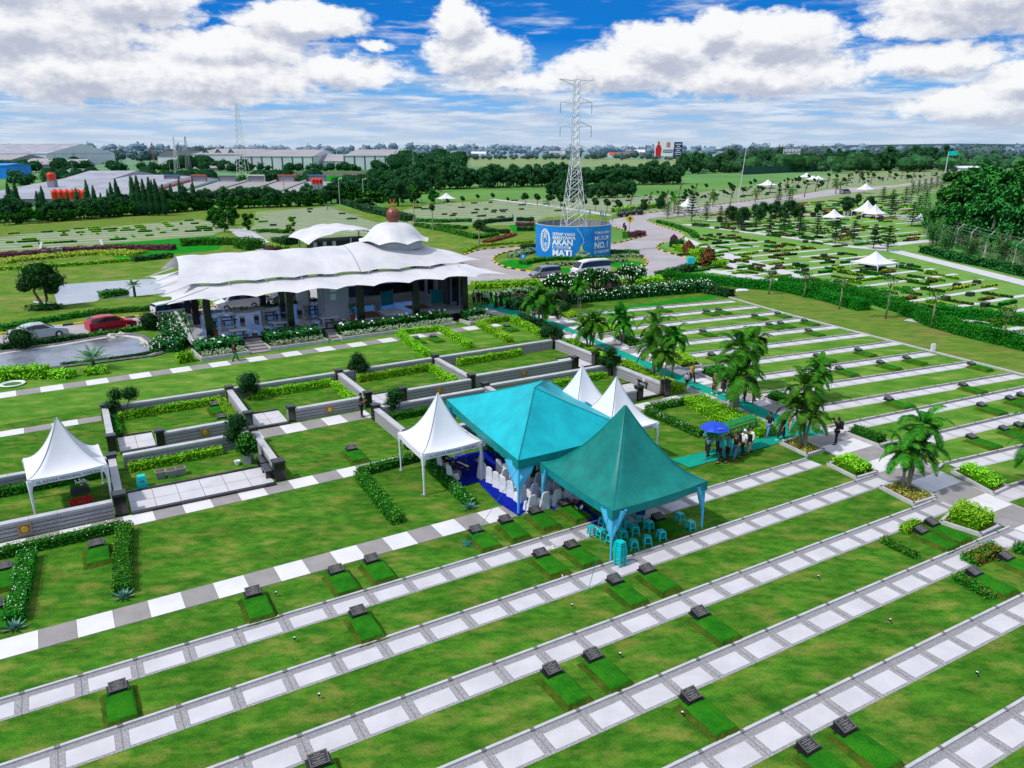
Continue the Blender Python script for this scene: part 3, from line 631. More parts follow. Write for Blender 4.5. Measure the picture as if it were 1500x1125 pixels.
GR = [((172, 1003), 'lone grave in the second grass row from the lower left'), ((371, 866), 'grave at the near edge of the checkered path, leftmost of its grass row'), ((493, 832), 'left grave of the close pair below the checkered path'), ((545, 817), 'right grave of the close pair below the checkered path'),
      ((698, 773), 'grave with a green guy rope tied beside it near the blue carpet'), ((741, 760), 'grave just left of the turquoise tent post on the blue carpet'), ((785, 746), 'grave right in front of the white covered chairs'), ((829, 734), 'grave with white flowers and a red bowl beside the green tent'),
      ((525, 893), 'lone grave in the second grass row left of the tents'), ((793, 808), 'grave with white petals lying by its headstone'), ((838, 795), 'grave just left of the front post of the green tent'), ((467, 1113), 'grave cut by the lower edge of the photo'),
      ((810, 980), 'left grave of the pair in the fourth grass row'), ((870, 957), 'right grave of the pair in the fourth grass row'), ((902, 848), 'left grave of the pair below the stack of teal stools'), ((949, 831), 'right grave of the pair below the stack of teal stools'),
      ((1027, 895), 'lone grave halfway along the path right below the green tent'), ((1014, 1018), 'lone grave in the bottom centre grass row'), ((1240, 1063), 'right grave of the pair at the lower right edge'), ((1186, 1090), 'left grave of the pair at the lower right edge'),
      ((1429, 835), 'grave beside the bed of red flowers'), ((1476, 812), 'grave at the right edge above the red flower bed'), ((1367, 764), 'grave with a bright turf mound left of the lime hedge'), ((1351, 774), 'small grave next to the low flower bed by the lime hedge'),
      ((965, 755), 'dark grave shaded under the green tent'),
      ((515, 655), 'lone grave on the middle lawn between the stone walls'), ((315, 591), 'upper grave of two in the plot with the long hedge'), ((325, 609), 'lower grave of two in the plot with the long hedge'), ((609, 493), 'left grave inside the first hedged square by the pavilion'), ((635, 491), 'right grave inside the first hedged square by the pavilion'), ((743, 476), 'grave inside the second hedged square by the pavilion'),
      ((141, 794), 'small grave inside the hedged square at lower left'), ((5, 827), 'grave cut by the left edge beside the hedge'), ((-6, 885), 'second grave cut by the left edge beside the hedge'),
      ((1035, 454), 'left grave of the first pair in the farthest row'), ((1053, 452), 'right grave of the first pair in the farthest row'), ((967, 449), 'grave alone in the farthest row above the palms'), ((1106, 460), 'grave left of the boundary kerb in the third far row'), ((1140, 457), 'grave touching the boundary kerb in the third far row'),
      ((1127, 473), 'left grave of the pair in the fourth far row'), ((1144, 471), 'right grave of the pair in the fourth far row'), ((1179, 468), 'grave at the kerb end of the fourth far row'), ((1030, 483), 'lone grave beside the tall palm crown'), ((1185, 482), 'grave with a bright mound in the fifth far row'), ((1043, 518), 'grave in the dark turf bed behind the man in yellow'),
      ((1258, 511), 'grave on the right of the seventh far row'), ((1198, 519), 'grave above the palm with the red trunk'), ((1291, 529), 'grave with a bright strip in the eighth far row'), ((1230, 538), 'grave just right of the palm with the red trunk'), ((1329, 522), 'grave near the kerb end of the eighth far row'), ((1424, 531), 'grave at the right corner of the boundary kerb'),
      ((1412, 562), 'grave in the tenth far row towards the right'), ((1303, 583), 'grave just above the big palm crown at the crossing'), ((1497, 577), 'grave at the right edge in the upper rows'), ((1481, 582), 'second grave from the right edge in the upper rows'), ((1439, 591), 'third grave from the right edge in the upper rows'),
      ((1494, 620), 'grave at the right edge one row below'), ((1472, 625), 'middle grave of three at the right edge'), ((1425, 637), 'left grave of three at the right edge'), ((1055, 534), 'grave half hidden by the walkway hedge behind the mourners')]
gp = make_grave()
place(gp, [((*W(UV(G(p[0], p[1], .4))[0], UV(G(p[0], p[1], .4))[1]-.12), 0), TH+random.uniform(-.03, .03)+(-.04 if p[0] > 1000 and p[1] < 650 else 0), (random.uniform(.95, 1.05), random.uniform(.94, 1.03), random.uniform(.9, 1.1)), lb[:1].upper()+lb[1:] if False else 'black headstone '+lb) for p, lb in GR], 'black headstones on raised turf mounds')
# ================================================================ VEGETATION
def poly_len(P): return sum(math.dist(P[i], P[i+1]) for i in range(len(P)-1))
def hedge(pts, w, h, mats, label, dens=None, size=None, name='hedge', cat='hedge', flowers=None, fdens=3, z=0, soil=True, group=None):
    """clipped hedge: leafy surface round a dark box that follows the line"""
    L_ = poly_len(pts); far = math.hypot(*pts[0]); size = size or max(.10, far*.0022); dens = dens or min(130, 2.2/(size*size))
    P = [Vector((p[0], p[1])) for p in pts]; b = MB()
    rings = []
    for i, p in enumerate(P):
        d = (P[min(i+1, len(P)-1)]-P[max(i-1, 0)]).normalized(); n = Vector((-d.y, d.x))
        q = p if 0 < i < len(P)-1 else (p+d*(.08 if i == 0 else -.08))
        rings.append([(q.x+n.x*o, q.y+n.y*o, zz) for o, zz in ((-w*.42, z), (w*.42, z), (w*.40, z+h*.82), (-w*.40, z+h*.82))])
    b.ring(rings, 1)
    o = b_leaves = None
    for i in range(len(P)-1):
        d = P[i+1]-P[i]; l = d.length; d.normalize(); n = Vector((-d.y, d.x))
        for _ in range(int(l*(w+2*h)*dens)):
            s_ = random.random()*l; f = random.random()*(w+2*h)
            if f < h: off, zz, nm = -w/2, f, (-n.x, -n.y, .2)
            elif f < h+w: off, zz, nm = f-h-w/2, h, (0, 0, 1)
            else: off, zz, nm = w/2, f-h-w, (n.x, n.y, .2)
            zz *= .93+.14*math.sin(s_*2.1+i)*.5+random.uniform(-.05, .06); off += random.uniform(-.05, .05)*w
            p = P[i]+d*s_+n*off
            b.leaf((p.x, p.y, z+max(.02, zz)), size*random.uniform(.7, 1.35), nm, 0)
        if flowers:
            for _ in range(int(l*fdens)):
                s_ = random.random()*l; off = random.uniform(-w/2, w/2); p = P[i]+d*s_+n*off
                f_ = max(.045, size*.55)
                b.leaf((p.x, p.y, z+h*random.uniform(.7, 1.1)), f_, (0, -.5, 1), 2, asp=1); b.leaf((p.x+.02, p.y-.5*w*random.random(), z+h*random.uniform(.5, 1.0)), f_, (0, -1, .4), 2, asp=1)
    for e_, q_ in ((P[0], (P[0]-P[1]).normalized()), (P[-1], (P[-1]-P[-2]).normalized())):
        for _ in range(int(w*h*dens*2.2)): n = Vector((-q_.y, q_.x)); p = e_+n*random.uniform(-w/2, w/2)+q_*random.uniform(-.08, .06); b.leaf((p.x, p.y, z+random.random()*h), size*random.uniform(.7, 1.35), (q_.x, q_.y, .3), 0)
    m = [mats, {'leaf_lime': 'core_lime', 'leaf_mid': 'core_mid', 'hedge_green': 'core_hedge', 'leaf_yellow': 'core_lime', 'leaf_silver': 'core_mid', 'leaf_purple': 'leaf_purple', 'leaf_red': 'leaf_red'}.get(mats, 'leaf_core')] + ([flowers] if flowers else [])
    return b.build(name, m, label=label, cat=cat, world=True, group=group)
def HW(*uv): return [W(*p) for p in uv]
# hedges inside the plots (site grid)
hedge(HW((1.2, 53.6), (4.5, 53.75), (7.6, 53.85)), .6, .55, 'leaf_lime', 'clipped lime hedge along the back wall of the plot with two graves')
hedge(HW((7.6, 53.6), (7.65, 48.4)), .6, .5, 'leaf_lime', 'lime hedge beside the dividing wall in the plot with two graves')
hedge(HW((.95, 53.4), (1.0, 50.2)), .5, .5, 'leaf_mid', 'short hedge left of the leftmost upper plot')
hedge(HW((9.6, 53.75), (12, 53.85), (15.6, 53.95)), .6, .6, 'leaf_lime', 'lime hedge behind the empty plot with the round topiary')
hedge(HW((15.6, 53.7), (15.7, 48.8)), .6, .5, 'leaf_lime', 'lime side hedge of the empty plot next to the man in black')
hedge(HW((8.75, 53.5), (8.8, 50.6)), .35, .4, 'leaf_mid', 'thin hedge beside the second dividing wall')
hedge(HW((17.6, 53.9), (20, 54), (23.7, 54.1)), .6, .6, 'leaf_lime', 'lime hedge along the back wall of the third upper plot')
hedge(HW((23.7, 53.9), (23.7, 48.9)), .65, .55, 'leaf_lime', 'lime side hedge of the third upper plot')
hedge(HW((16.8, 53.7), (16.8, 50.6)), .35, .4, 'leaf_mid', 'thin hedge below the small topiary by the dividing wall')
hedge(HW((26.2, 54.25), (29, 54.35), (32.3, 54.45)), .6, .6, 'leaf_lime', 'long lime hedge at the back of the fourth upper plot')
hedge(HW((1.1, 44.0), (4, 44.1), (6.0, 44.2)), .6, .5, 'leaf_lime', 'lime hedge above the grey planters')
hedge(HW((-8, 43.8), (-3, 43.9), (0, 44.0)), .6, .5, 'leaf_mid', 'hedge behind the leftmost white tent')
hedge(HW((16.6, 44.6), (20, 44.7), (23.6, 44.8)), .6, .5, 'leaf_mid', 'hedge behind the white tent with the keyboard player')
hedge(HW((24.9, 45.3), (30, 45.4), (34.6, 45.5)), .6, .5, 'leaf_lime', 'hedge between the walls behind the turquoise tent roof')
# hedged squares on the upper lawn
hedge(PX((625, 524), (585, 492), (612, 488), (646, 485)), .75, .6, 'leaf_lime', 'left and back arms of the first hedged square by the pavilion')
hedge(PX((648, 486), (668, 498), (688, 510)), .75, .6, 'leaf_lime', 'right arm of the first hedged square by the pavilion')
hedge(PX((746, 502), (702, 478), (722, 473), (747, 469)), .75, .6, 'leaf_lime', 'left and back arms of the second hedged square by the pavilion')
hedge(PX((750, 470), (775, 483), (797, 495)), .75, .6, 'leaf_lime', 'right arm of the second hedged square by the pavilion')
hedge(PX((764, 468), (790, 480), (818, 492)), 1.0, .7, 'leaf_dark', 'dark hedge between the second hedged square and the teal carpet')
# near hedged plots
hedge(PX((-30, 824), (40, 808), (110, 793), (178, 776)), .55, .5, 'leaf_mid', 'white-flowered hedge along the lower checkered path at the left', flowers='flower_white', fdens=7)
hedge(PX((184, 778), (180, 820), (181, 852), (181, 872)), .72, .55, 'leaf_mid', 'hedge with an agave at its near end right of the small grave', flowers='leaf_lime', fdens=14)
hedge(PX((42, 818), (36, 850), (28, 890), (22, 915)), .72, .55, 'leaf_mid', 'white-flowered hedge with an agave at its near end at lower left', flowers='flower_white', fdens=9)
hedge(PX((525, 697), (560, 688), (600, 677), (632, 668)), .6, .5, 'leaf_mid', 'white-flowered hedge under the near side of the white tent', flowers='flower_white', fdens=7)
hedge(PX((528, 700), (548, 725), (566, 748), (584, 768)), .72, .5, 'leaf_mid', 'hedge running down to the path left of the white tent', flowers='leaf_lime', fdens=12)
hedge(PX((632, 680), (652, 705), (672, 725), (690, 742)), .66, .45, 'leaf_mid', 'hedge between the white tent lawn and the blue carpet', flowers='flower_white', fdens=8)
hedge(PX((722, 655), (745, 672), (768, 690), (790, 706)), .9, .6, 'leaf_mid', 'shaded hedge between the chairs under the turquoise tent')
hedge(PX((948, 604), (975, 597), (1003, 592)), .6, .5, 'leaf_mid', 'back hedge of the lawn beside the twin white tents', flowers='flower_white', fdens=5)
hedge(PX((948, 606), (985, 622), (1028, 641)), .6, .5, 'leaf_mid', 'white-flowered hedge leading to the coffin bearers', flowers='flower_white', fdens=8)
hedge(PX((1015, 590), (1045, 606), (1085, 624), (1125, 640)), 1.9, .65, 'leaf_lime', 'broad lime hedge between lawn and teal carpet behind the coffin')
hedge(PX((834, 503), (850, 510), (868, 518)), .8, .5, 'leaf_lime', 'small lime hedge beside the upper bench wall'); hedge(PX((872, 522), (895, 530)), .7, .45, 'leaf_lime', 'lime planting at the foot of the first palm clump')
hedge(PX((912, 536), (940, 550), (970, 565), (998, 574)), 1.1, .6, 'leaf_lime', 'lime hedge between lower bench wall and teal carpet')
def planter(corners, label, plant='leaf_lime', h=.55, fill=.9, group='planters along the walkway'):
    P = PX(*corners); c = (sum(p[0] for p in P)/len(P), sum(p[1] for p in P)/len(P)); o = thing('planter', label, 'planter', c, 0, group)
    Q = [(p[0]-c[0], p[1]-c[1]) for p in P]; b = MB()
    for a, q in zip(Q, Q[1:]+Q[:1]):
        d, l = unit(a, q); b.box(((a[0]+q[0])/2, (a[1]+q[1])/2, .09), (l+.1, .14, .18), math.atan2(d.y, d.x))
    b.build('planter_kerb', 'kerb', o); s = MB(); s.poly(Q, .10); s.build('soil', 'soil', o)
    b = MB(); ins = [(q[0]*fill, q[1]*fill) for q in Q]
    A_ = abs(sum(ins[k-1][0]*ins[k][1]-ins[k][0]*ins[k-1][1] for k in range(4)))/2; n = int(min(2600, A_*(260 if plant == 'leaf_lime' else 130)*max(h, .5)*2))
    sz = max(.11, math.hypot(*c)*.0024)
    for _ in range(n):
        a, q = random.random(), random.random(); 
        p = [(ins[0][k]*(1-a)+ins[1][k]*a)*(1-q)+(ins[3][k]*(1-a)+ins[2][k]*a)*q for k in (0, 1)]
        e_ = min(a, 1-a, q, 1-q); hh = h*min(1, .55+e_*4)*random.uniform(.8, 1.1)
        b.leaf((p[0], p[1], .1+hh*(1 if random.random() < .7 else random.random())), sz*random.uniform(.7, 1.4), (random.uniform(-.5, .5), random.uniform(-.7, .3), 1), 0)
    if h > .3: b.prism([(q[0]*.85, q[1]*.85) for q in ins], .1, .1+h*.7, 1)
    b.build('shrubs', [plant, 'core_lime' if plant == 'leaf_lime' else 'core_mid'], o); return o
planter([(1213, 682), (1254, 703), (1284, 694), (1243, 673)], 'planter with a lime hedge left of the big crossing palm')
planter([(1238, 636), (1288, 655), (1305, 650), (1250, 630)], 'planter with a dark green hedge behind the photographer', 'leaf_mid')
planter([(1395, 693), (1455, 726), (1476, 716), (1417, 687)], 'planter with a lime hedge right of the crossing')
planter([(1378, 767), (1436, 786), (1464, 773), (1402, 745)], 'planter with the largest lime hedge at the right', h=.75)
planter([(1116, 585), (1176, 606), (1192, 598), (1130, 578)], 'planter with a hedge right of the walking mourners', 'leaf_mid')
planter([(1022, 548), (1062, 566), (1092, 560), (1050, 540)], 'planter with a hedge behind the man in yellow', 'leaf_mid')
planter([(972, 527), (1000, 542), (1028, 537), (998, 520)], 'planter with a hedge below the thin twin palms')
planter([(898, 497), (922, 511), (944, 507), (918, 492)], 'planter under the second palm clump', 'leaf_mid', .35); planter([(862, 480), (884, 491), (908, 487), (886, 476)], 'planter with a lime hedge left of the second palm clump', h=.4)
planter([(812, 462), (832, 470), (852, 466), (834, 458)], 'small planter beside the seated woman', 'leaf_lime', .4)
planter([(1313, 704), (1340, 737), (1369, 731), (1318, 702)][0:0] or [(1290, 716), (1338, 741), (1370, 731), (1320, 706)], 'palm bed with sparse yellow groundcover at the crossing', 'leaf_yellow', .16)
planter([(1144, 651), (1182, 669), (1206, 661), (1168, 643)], 'palm bed with sparse groundcover beside the coffin bearers', 'leaf_yellow', .16)
planter([(1340, 672), (1372, 690), (1380, 682), (1350, 664)], 'small bed behind the big crossing palm', 'leaf_yellow', .2)
# flower beds by the right-hand graves
hedge(PX((1292, 793), (1315, 805), (1342, 818)), .45, .28, 'leaf_mid', 'low bed with orange flowers left of the small grave', flowers='flower_orange', fdens=14, name='flower_bed', cat='flower bed')
hedge(PX((1322, 780), (1345, 770)), .5, .35, 'leaf_lime', 'small yellow-green shrub bed behind the small grave', name='flower_bed', cat='flower bed')
hedge(PX((1418, 826), (1440, 816), (1460, 808)), .75, .42, 'leaf_mid', 'bed of bright red flowers behind the right-hand grave', flowers='flower_red', fdens=60, name='flower_bed', cat='flower bed')
hedge(PX((1400, 848), (1425, 862), (1452, 878)), .55, .3, 'leaf_mid', 'straggling bed with red flowers beside the right-hand grave', flowers='flower_orange', fdens=16, name='flower_bed', cat='flower bed')
hedge(PX((1484, 806), (1520, 815)), .7, .4, 'leaf_mid', 'flower bed cut by the right edge of the photo', flowers='flower_red', fdens=10, name='flower_bed', cat='flower bed')
# pavilion surroundings
def bed(c0, c1, width, label, flowers=None):
    """raised bed in front of the pavilion: kerb wall, silver border, dark shrubs"""
    a, b_ = W(*c0), W(*c1); d, Ln = unit(a, b_); ang = math.atan2(d.y, d.x); o = thing('raised_bed', label, 'flower bed', a, ang, 'raised beds along the pavilion front')
    m = MB(); m.box((Ln/2, .07, .17), (Ln, .14, .34)); m.box((.07, width/2, .17), (.14, width-.3, .34)); m.box((Ln-.07, width/2, .17), (.14, width-.3, .34)); m.build('bed_wall', 'kerb', o)
    s = MB(); s.face([(0.1, .1, .28), (Ln-.1, .1, .28), (Ln-.1, width, .28), (.1, width, .28)]); s.build('soil', 'soil', o)
    q = MB()
    for _ in range(int(Ln*70)): q.leaf((random.uniform(.2, Ln-.2), random.uniform(.2, .95), random.uniform(.3, .75)), .2, (0, -.6, 1))
    q.build('silver_border', 'leaf_silver', o)
    q = MB(); q.box((Ln/2, (1.0+width)/2, .65), (Ln-.5, width-1.1, .75), m=1)
    for _ in range(int(Ln*width*75)): q.leaf((random.uniform(.15, Ln-.15), random.uniform(.85, width), random.uniform(.45, 1.28)), .27, (random.uniform(-.5, .5), -.5, 1))
    for _ in range(flowers or 0): q.leaf((random.uniform(.2, Ln-.2)**1, random.uniform(.8, width-.4), random.uniform(1.1, 1.4)), .26, (0, -.5, 1), 2, asp=1)
    q.build('shrubs', ['leaf_gloss', 'leaf_core', 'flower_white'], o)
bed((8.2, 66.0), (12.2, 66.3), 3.8, 'leftmost raised bed, by the man walking with a green bag', 14)
bed((14.0, 66.6), (19.3, 66.9), 3.3, 'middle raised bed between the two flights of steps', 6)
bed((20.6, 67.1), (32.6, 67.6), 2.7, 'longest raised bed with white flowers at its right end', 34)
bed((33.8, 67.0), (36.6, 67.3), 2.2, 'small rightmost raised bed by the walkway', 4)
hedge(PX((243, 517), (262, 496), (255, 470)), 2.6, 1.0, 'leaf_gloss', 'white-flowered shrubbery at the left end of the pavilion', flowers='flower_white', fdens=11, size=.26)
hedge(PX((290, 470), (345, 464), (395, 458)), 1.2, .9, 'leaf_gloss', 'hedge behind the left part of the pavilion', size=.25)
hedge(PX((395, 458), (450, 451), (480, 448)), 1.2, 1.0, 'leaf_gloss', 'hedge behind the middle part of the pavilion', size=.25)
hedge(PX((0, 452+60), (48, 505), (130, 496)), .9, .5, 'leaf_dark', 'low dark hedge between pond and silver sedan', size=.2); hedge(PX((130, 496), (190, 486), (232, 481)), .8, .45, 'leaf_mid', 'low hedge between pond and red car', size=.2)
hedge(PX((0, 484), (60, 473), (130, 462)), 1.4, .5, 'leaf_mid', 'low planting along the far kerb at the left', size=.22); hedge(PX((130, 461), (215, 455), (290, 447)), 1.2, .5, 'leaf_mid', 'low planting along the far kerb behind the cars', size=.22)
hedge(PX((14, 556), (40, 553), (68, 552)), 1.6, .9, 'leaf_lime', 'big lime shrub bed below the near pond', size=.22); hedge(PX((72, 552), (90, 553), (108, 553)), 1.2, .6, 'leaf_lime', 'smaller lime shrub bed below the near pond', size=.2)
hedge(PX((-30, 557), (0, 556), (17, 556)), 1.6, .9, 'leaf_lime', 'lime shrub cut by the left edge', size=.22)
hedge(PX((125, 549), (142, 548), (157, 546)), .9, .55, 'leaf_lime', 'lime planting under the spiky cycad', size=.2)
hedge(PX((260, 532), (272, 530), (280, 528)), 1.0, .8, 'leaf_lime', 'lime bush at the corner of the pavilion beds', size=.2)
hedge(PX((90, 536), (160, 528), (215, 520), (238, 512)), .5, .25, 'leaf_dark', 'thin dark edging round the near pond', size=.16)
hedge(PX((148, 436), (165, 434), (182, 431)), 2.0, .7, 'leaf_mid', 'grassy clump at the near bank of the far pond', size=.3)
# planting between pavilion, road and walkway
hedge(PX((692, 421), (740, 419), (790, 416)), 3.0, .6, 'leaf_lime', 'broad lime groundcover along the road left of the plumeria', size=.3)
hedge(PX((905, 418), (950, 415), (975, 412)), 2.6, .8, 'leaf_lime', 'lime groundcover right of the round plumeria', size=.3)
hedge(PX((725, 436), (750, 432), (780, 428)), 1.8, .7, 'leaf_silver', 'pale striped grasses by the walking group', size=.35, name='ornamental_grass', cat='plant')
hedge(PX((752, 441), (772, 443)), 1.8, .8, 'leaf_purple', 'dark red shrub by the walking group', size=.3)
hedge(PX((748, 450), (790, 458), (830, 462)), 2.2, 1.2, 'leaf_dark', 'tall dark hedge beside the teal carpet', size=.26)
hedge(PX((800, 447), (860, 440), (930, 434), (1035, 425)), 2.6, 1.3, 'leaf_gloss', 'long white-flowered hedge above the first grave row', flowers='flower_white', fdens=12, size=.3)
hedge(PX((1035, 429), (1055, 432), (1070, 435)), 1.6, 1.0, 'leaf_dark', 'dark end of the long hedge at the dry bank', size=.28)
hedge(PX((890, 420), (915, 418)), 2, .7, 'leaf_purple', 'dark red planting under the plumeria', size=.3)
hedge(PX((966, 409), (990, 403), (1012, 396)), 1.8, 1.0, 'leaf_dark', 'dark hedge beside the teal bin', size=.3)
hedge(PX((983, 411), (1030, 414), (1090, 421), (1150, 426), (1215, 441), (1265, 455)), 1.9, 1.2, 'hedge_green', 'long clipped hedge across the dry bank, nearer part', size=.2)
hedge(PX((1140, 419), (1200, 424), (1262, 438), (1330, 460), (1370, 478), (1420, 492), (1520, 516)), 2.0, 1.3, 'hedge_green', 'long clipped hedge across the dry bank, farther part', size=.2)
hedge(PX((1370, 462), (1430, 468), (1520, 480)), 1.8, 1.2, 'hedge_green', 'short clipped hedge behind the rightmost sapling', size=.2)
hedge(PX((1355, 370), (1400, 382), (1450, 392), (1500, 404), (1560, 418)), 2.4, 1.2, 'leaf_gloss', 'shrubs at the foot of the leaning fence', size=.4)
# roundabout planting
for pts, m, w_, h_, lb in (([(750, 378), (770, 372), (783, 368)], 'leaf_silver', 2.2, .6, 'silver planting on the left of the roundabout'), ([(765, 388), (790, 383), (820, 381), (850, 381), (890, 380)], 'leaf_mid', 1.6, .6, 'green ring planting in front of the banner drum'),
                       ([(798, 391), (835, 388), (880, 387), (915, 383)], 'leaf_silver', 1.4, .5, 'silver ring planting in front of the banner drum'), ([(895, 372), (915, 371), (935, 372)], 'leaf_mid', 1.8, .6, 'green planting right of the banner drum'),
                       ([(898, 378), (920, 376), (940, 378)], 'leaf_silver', 1.5, .5, 'silver planting right of the banner drum'), ([(770, 367), (783, 365)], 'leaf_dark', 2.5, 1.0, 'dark bush left of the banner drum')):
    hedge(PX(*pts), w_, h_, m, lb, size=.33)
# planting on the slope beyond
for pts, m, w_, h_, lb in (([(610, 325), (650, 326), (690, 325)], 'leaf_mid', 2.2, .8, 'hedge stripe on the slope behind the dome'), ([(612, 331), (650, 338), (700, 350), (725, 345)], 'leaf_mid', 2.2, .7, 'angled hedge on the slope behind the dome'),
                       ([(640, 332), (682, 336)], 'leaf_mid', 1.8, .7, 'short hedge stripe on the slope'), ([(712, 356), (735, 350), (752, 345)], 'leaf_red', 1.6, .5, 'reddish hedge stripe on the slope'),
                       ([(700, 334), (704, 328), (722, 326), (748, 324)], 'leaf_dark', 2.2, .9, 'dark curved hedge beside the banner drum'), ([(702, 336), (720, 341), (745, 342)], 'leaf_dark', 2.0, .8, 'dark lower curved hedge beside the banner drum'),
                       ([(757, 324), (782, 324)], 'leaf_dark', 2.2, .9, 'dark hedge touching the drum'), ([(756, 331), (782, 331)], 'leaf_purple', 2.4, .8, 'purple hedge left of the drum'), ([(758, 338), (782, 338)], 'leaf_dark', 2.2, .8, 'green hedge below the purple one'),
                       ([(680, 370), (700, 361), (742, 358), (780, 355)], 'leaf_lime', 1.0, .4, 'lime edging of the slope above the road'), ([(925, 348), (940, 345)], 'leaf_purple', 2.2, 1.0, 'purple bush at the tip of the road island'),
                       ([(500, 297), (540, 310), (600, 324)], 'leaf_dark', 3.0, 1.6, 'dark hedge running down behind the dome'), ([(420, 342), (395, 340), (378, 341)], 'leaf_mid', 2.0, .7, 'hedge left of the small arched pavilion'),
                       ([(408, 360), (430, 356)], 'leaf_dark', 3, 1.4, 'dark bush left of the small arched pavilion'), ([(395, 366), (405, 369)], 'leaf_purple', 2, .8, 'purple bush before the small arched pavilion'), ([(395, 362), (402, 366), (420, 367)], 'leaf_lime', 2, .8, 'lime bush before the small arched pavilion'),
                       ([(0, 385), (60, 378), (150, 371), (205, 373)], 'leaf_yellow', 4.5, .5, 'broad yellow-green flower bed at far left'), ([(-20, 378), (40, 376), (90, 370), (150, 367), (200, 366), (255, 366)], 'leaf_purple', 2.2, .9, 'long dark purple hedge at far left'),
                       ([(0, 396), (70, 392), (150, 386), (210, 381), (250, 378)], 'leaf_lime', 1.0, .5, 'thin lime edging below the yellow bed'), ([(195, 383), (225, 380), (250, 377)], 'leaf_dark', 2, .7, 'dark hedge by the tip of the pavilion roof'),
                       ([(266, 360), (300, 358), (350, 358)], 'leaf_mid', 3, 1.2, 'long oval hedge in front of the bright turf'), ([(355, 362), (375, 366)], 'leaf_mid', 3.5, 1.8, 'rounded shrub mass beside the stepped path'),
                       ([(902, 311), (940, 306), (972, 303)], 'leaf_lime', 3, 1.2, 'lime bushes behind the parked buggies'), ([(995, 366), (1018, 371), (1028, 378)], 'leaf_lime', 3, 1.0, 'lime bushes along the right road kerb'),
                       ([(984, 361), (998, 362)], 'leaf_dark', 2.6, 1.2, 'rounded dark bush near the road kerb'), ([(1026, 378), (1042, 378)], 'leaf_dark', 2.6, 1.2, 'rounded dark bush beside the red cone shrub'), ([(1025, 385), (1045, 388), (1055, 392)], 'leaf_lime', 2.5, 1, 'lime shrub bed beside the teal bin'),
                       ([(965, 326), (990, 333), (1012, 341), (1020, 349)], 'leaf_mid', 1.4, .6, 'curved hedge on the right road island'), ([(1017, 331), (1035, 333)], 'leaf_dark', 1.8, .7, 'small hedge on the right road island')):
    hedge(PX(*pts), w_, h_, m, lb, size=None)
# ---------------------------------------------------------------- tree prototypes
def tree(name, label, cat, trunk, crown_mb, crown_mats, bark='bark', limbs=(), flowers=None):
    o = thing(name, label, cat); t = MB()
    for pts, rr in [trunk]+list(limbs): t.tube(pts, rr, 7)
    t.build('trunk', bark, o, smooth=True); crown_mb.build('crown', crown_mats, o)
    if flowers: flowers.build('blossom', 'flower_white', o)
    return o
def lumpy(n, r, c, spread, leaf, per, flat=1.0, up=0.0, core=True):
    b = MB()
    for i in range(n):
        d = Vector((random.gauss(0, 1), random.gauss(0, 1), random.gauss(0, 1)*flat)); d.normalize(); q = random.uniform(.35, 1)**.6
        cc = (c[0]+d.x*spread[0]*q, c[1]+d.y*spread[1]*q, c[2]+d.z*spread[2]*q+up*random.random()); rr = r*random.uniform(.7, 1.25)
        b.foliage(cc, (rr, rr, rr*.8*flat if flat < 1 else rr*.8), per, leaf, 0, core, 1)
    return b
def broad(label, leafm='leaf_belt', corem='leaf_core_far', n=20, sc=1.0, name='tree'):
    return tree(name, label, 'tree', ([(0, 0, 0), (.1, .05, 2.2), (0, .1, 4)], [.22, .17, .1]), lumpy(n, 1.2, (0, 0, 3.6), (2.2, 2.2, 2.9), .5, 44, 1), [leafm, corem],
                limbs=[([(0, 0, 2.2), (.9, .3, 3.6)], [.1, .05]), ([(0, 0, 2.4), (-.8, -.4, 3.8)], [.1, .05])])
def cypress(label, leafm='leaf_far'):
    b = MB(); hgt = 8.6
    b.ring([[(r*math.cos(2*PI*k/8), r*math.sin(2*PI*k/8), z) for k in range(8)] for r, z in ((.4, .3), (.9, 1.4), (.75, 4), (.4, 6.8), (.06, 8.2))], 1)
    for _ in range(620):
        z = random.uniform(.2, 1)**1.0*hgt; f = 1-z/hgt; r = (1.12*f**.62+.05)*random.uniform(.8, 1.1)*(1+.12*math.sin(z*3)); a = random.random()*6.283
        b.leaf((r*math.cos(a), r*math.sin(a), z), .42, (math.cos(a), math.sin(a), .9), 0, .4)
    return tree('conifer', label, 'tree', ([(0, 0, 0), (0, 0, 2)], [.15, .1]), b, [leafm, 'leaf_core_far'])
def norfolk(label):
    b = MB()
    for i in range(9):
        z = .8+i*.42; r = 1.35*(1-i/10)+.1; n = 7
        for k in range(n):
            a = 2*PI*k/n+i*.7
            for s_ in range(9):
                q = r*(s_+.7)/9; b.leaf((q*math.cos(a)+random.uniform(-.1, .1), q*math.sin(a)+random.uniform(-.1, .1), z+q*.18+random.uniform(-.08, .08)), .34, (0, 0, 1), 0, .7)
    return tree('norfolk_pine', label, 'tree', ([(0, 0, 0), (0, 0, 4.8)], [.09, .02]), b, ['leaf_dark'])
def ball_topiary(balls, label, leafm='leaf_dark', trunk=None, leaf=.13, name='topiary_tree'):
    b = MB()
    for x, y, z, r in balls: b.foliage((x, y, z), (r, r*.95, r*.85), int(190*r*r/(leaf*leaf*9)), leaf, 0, True, 1)
    limbs = [([(0, 0, .35), (x*.6, y*.6, (z+.35)*.5), (x, y, z-r*.3)], [.06, .045, .03]) for x, y, z, r in balls]
    return tree(name, label, 'tree', trunk or ([(0, 0, 0), (.03, 0, .5)], [.09, .06]), b, [leafm, 'leaf_core'], limbs=limbs)
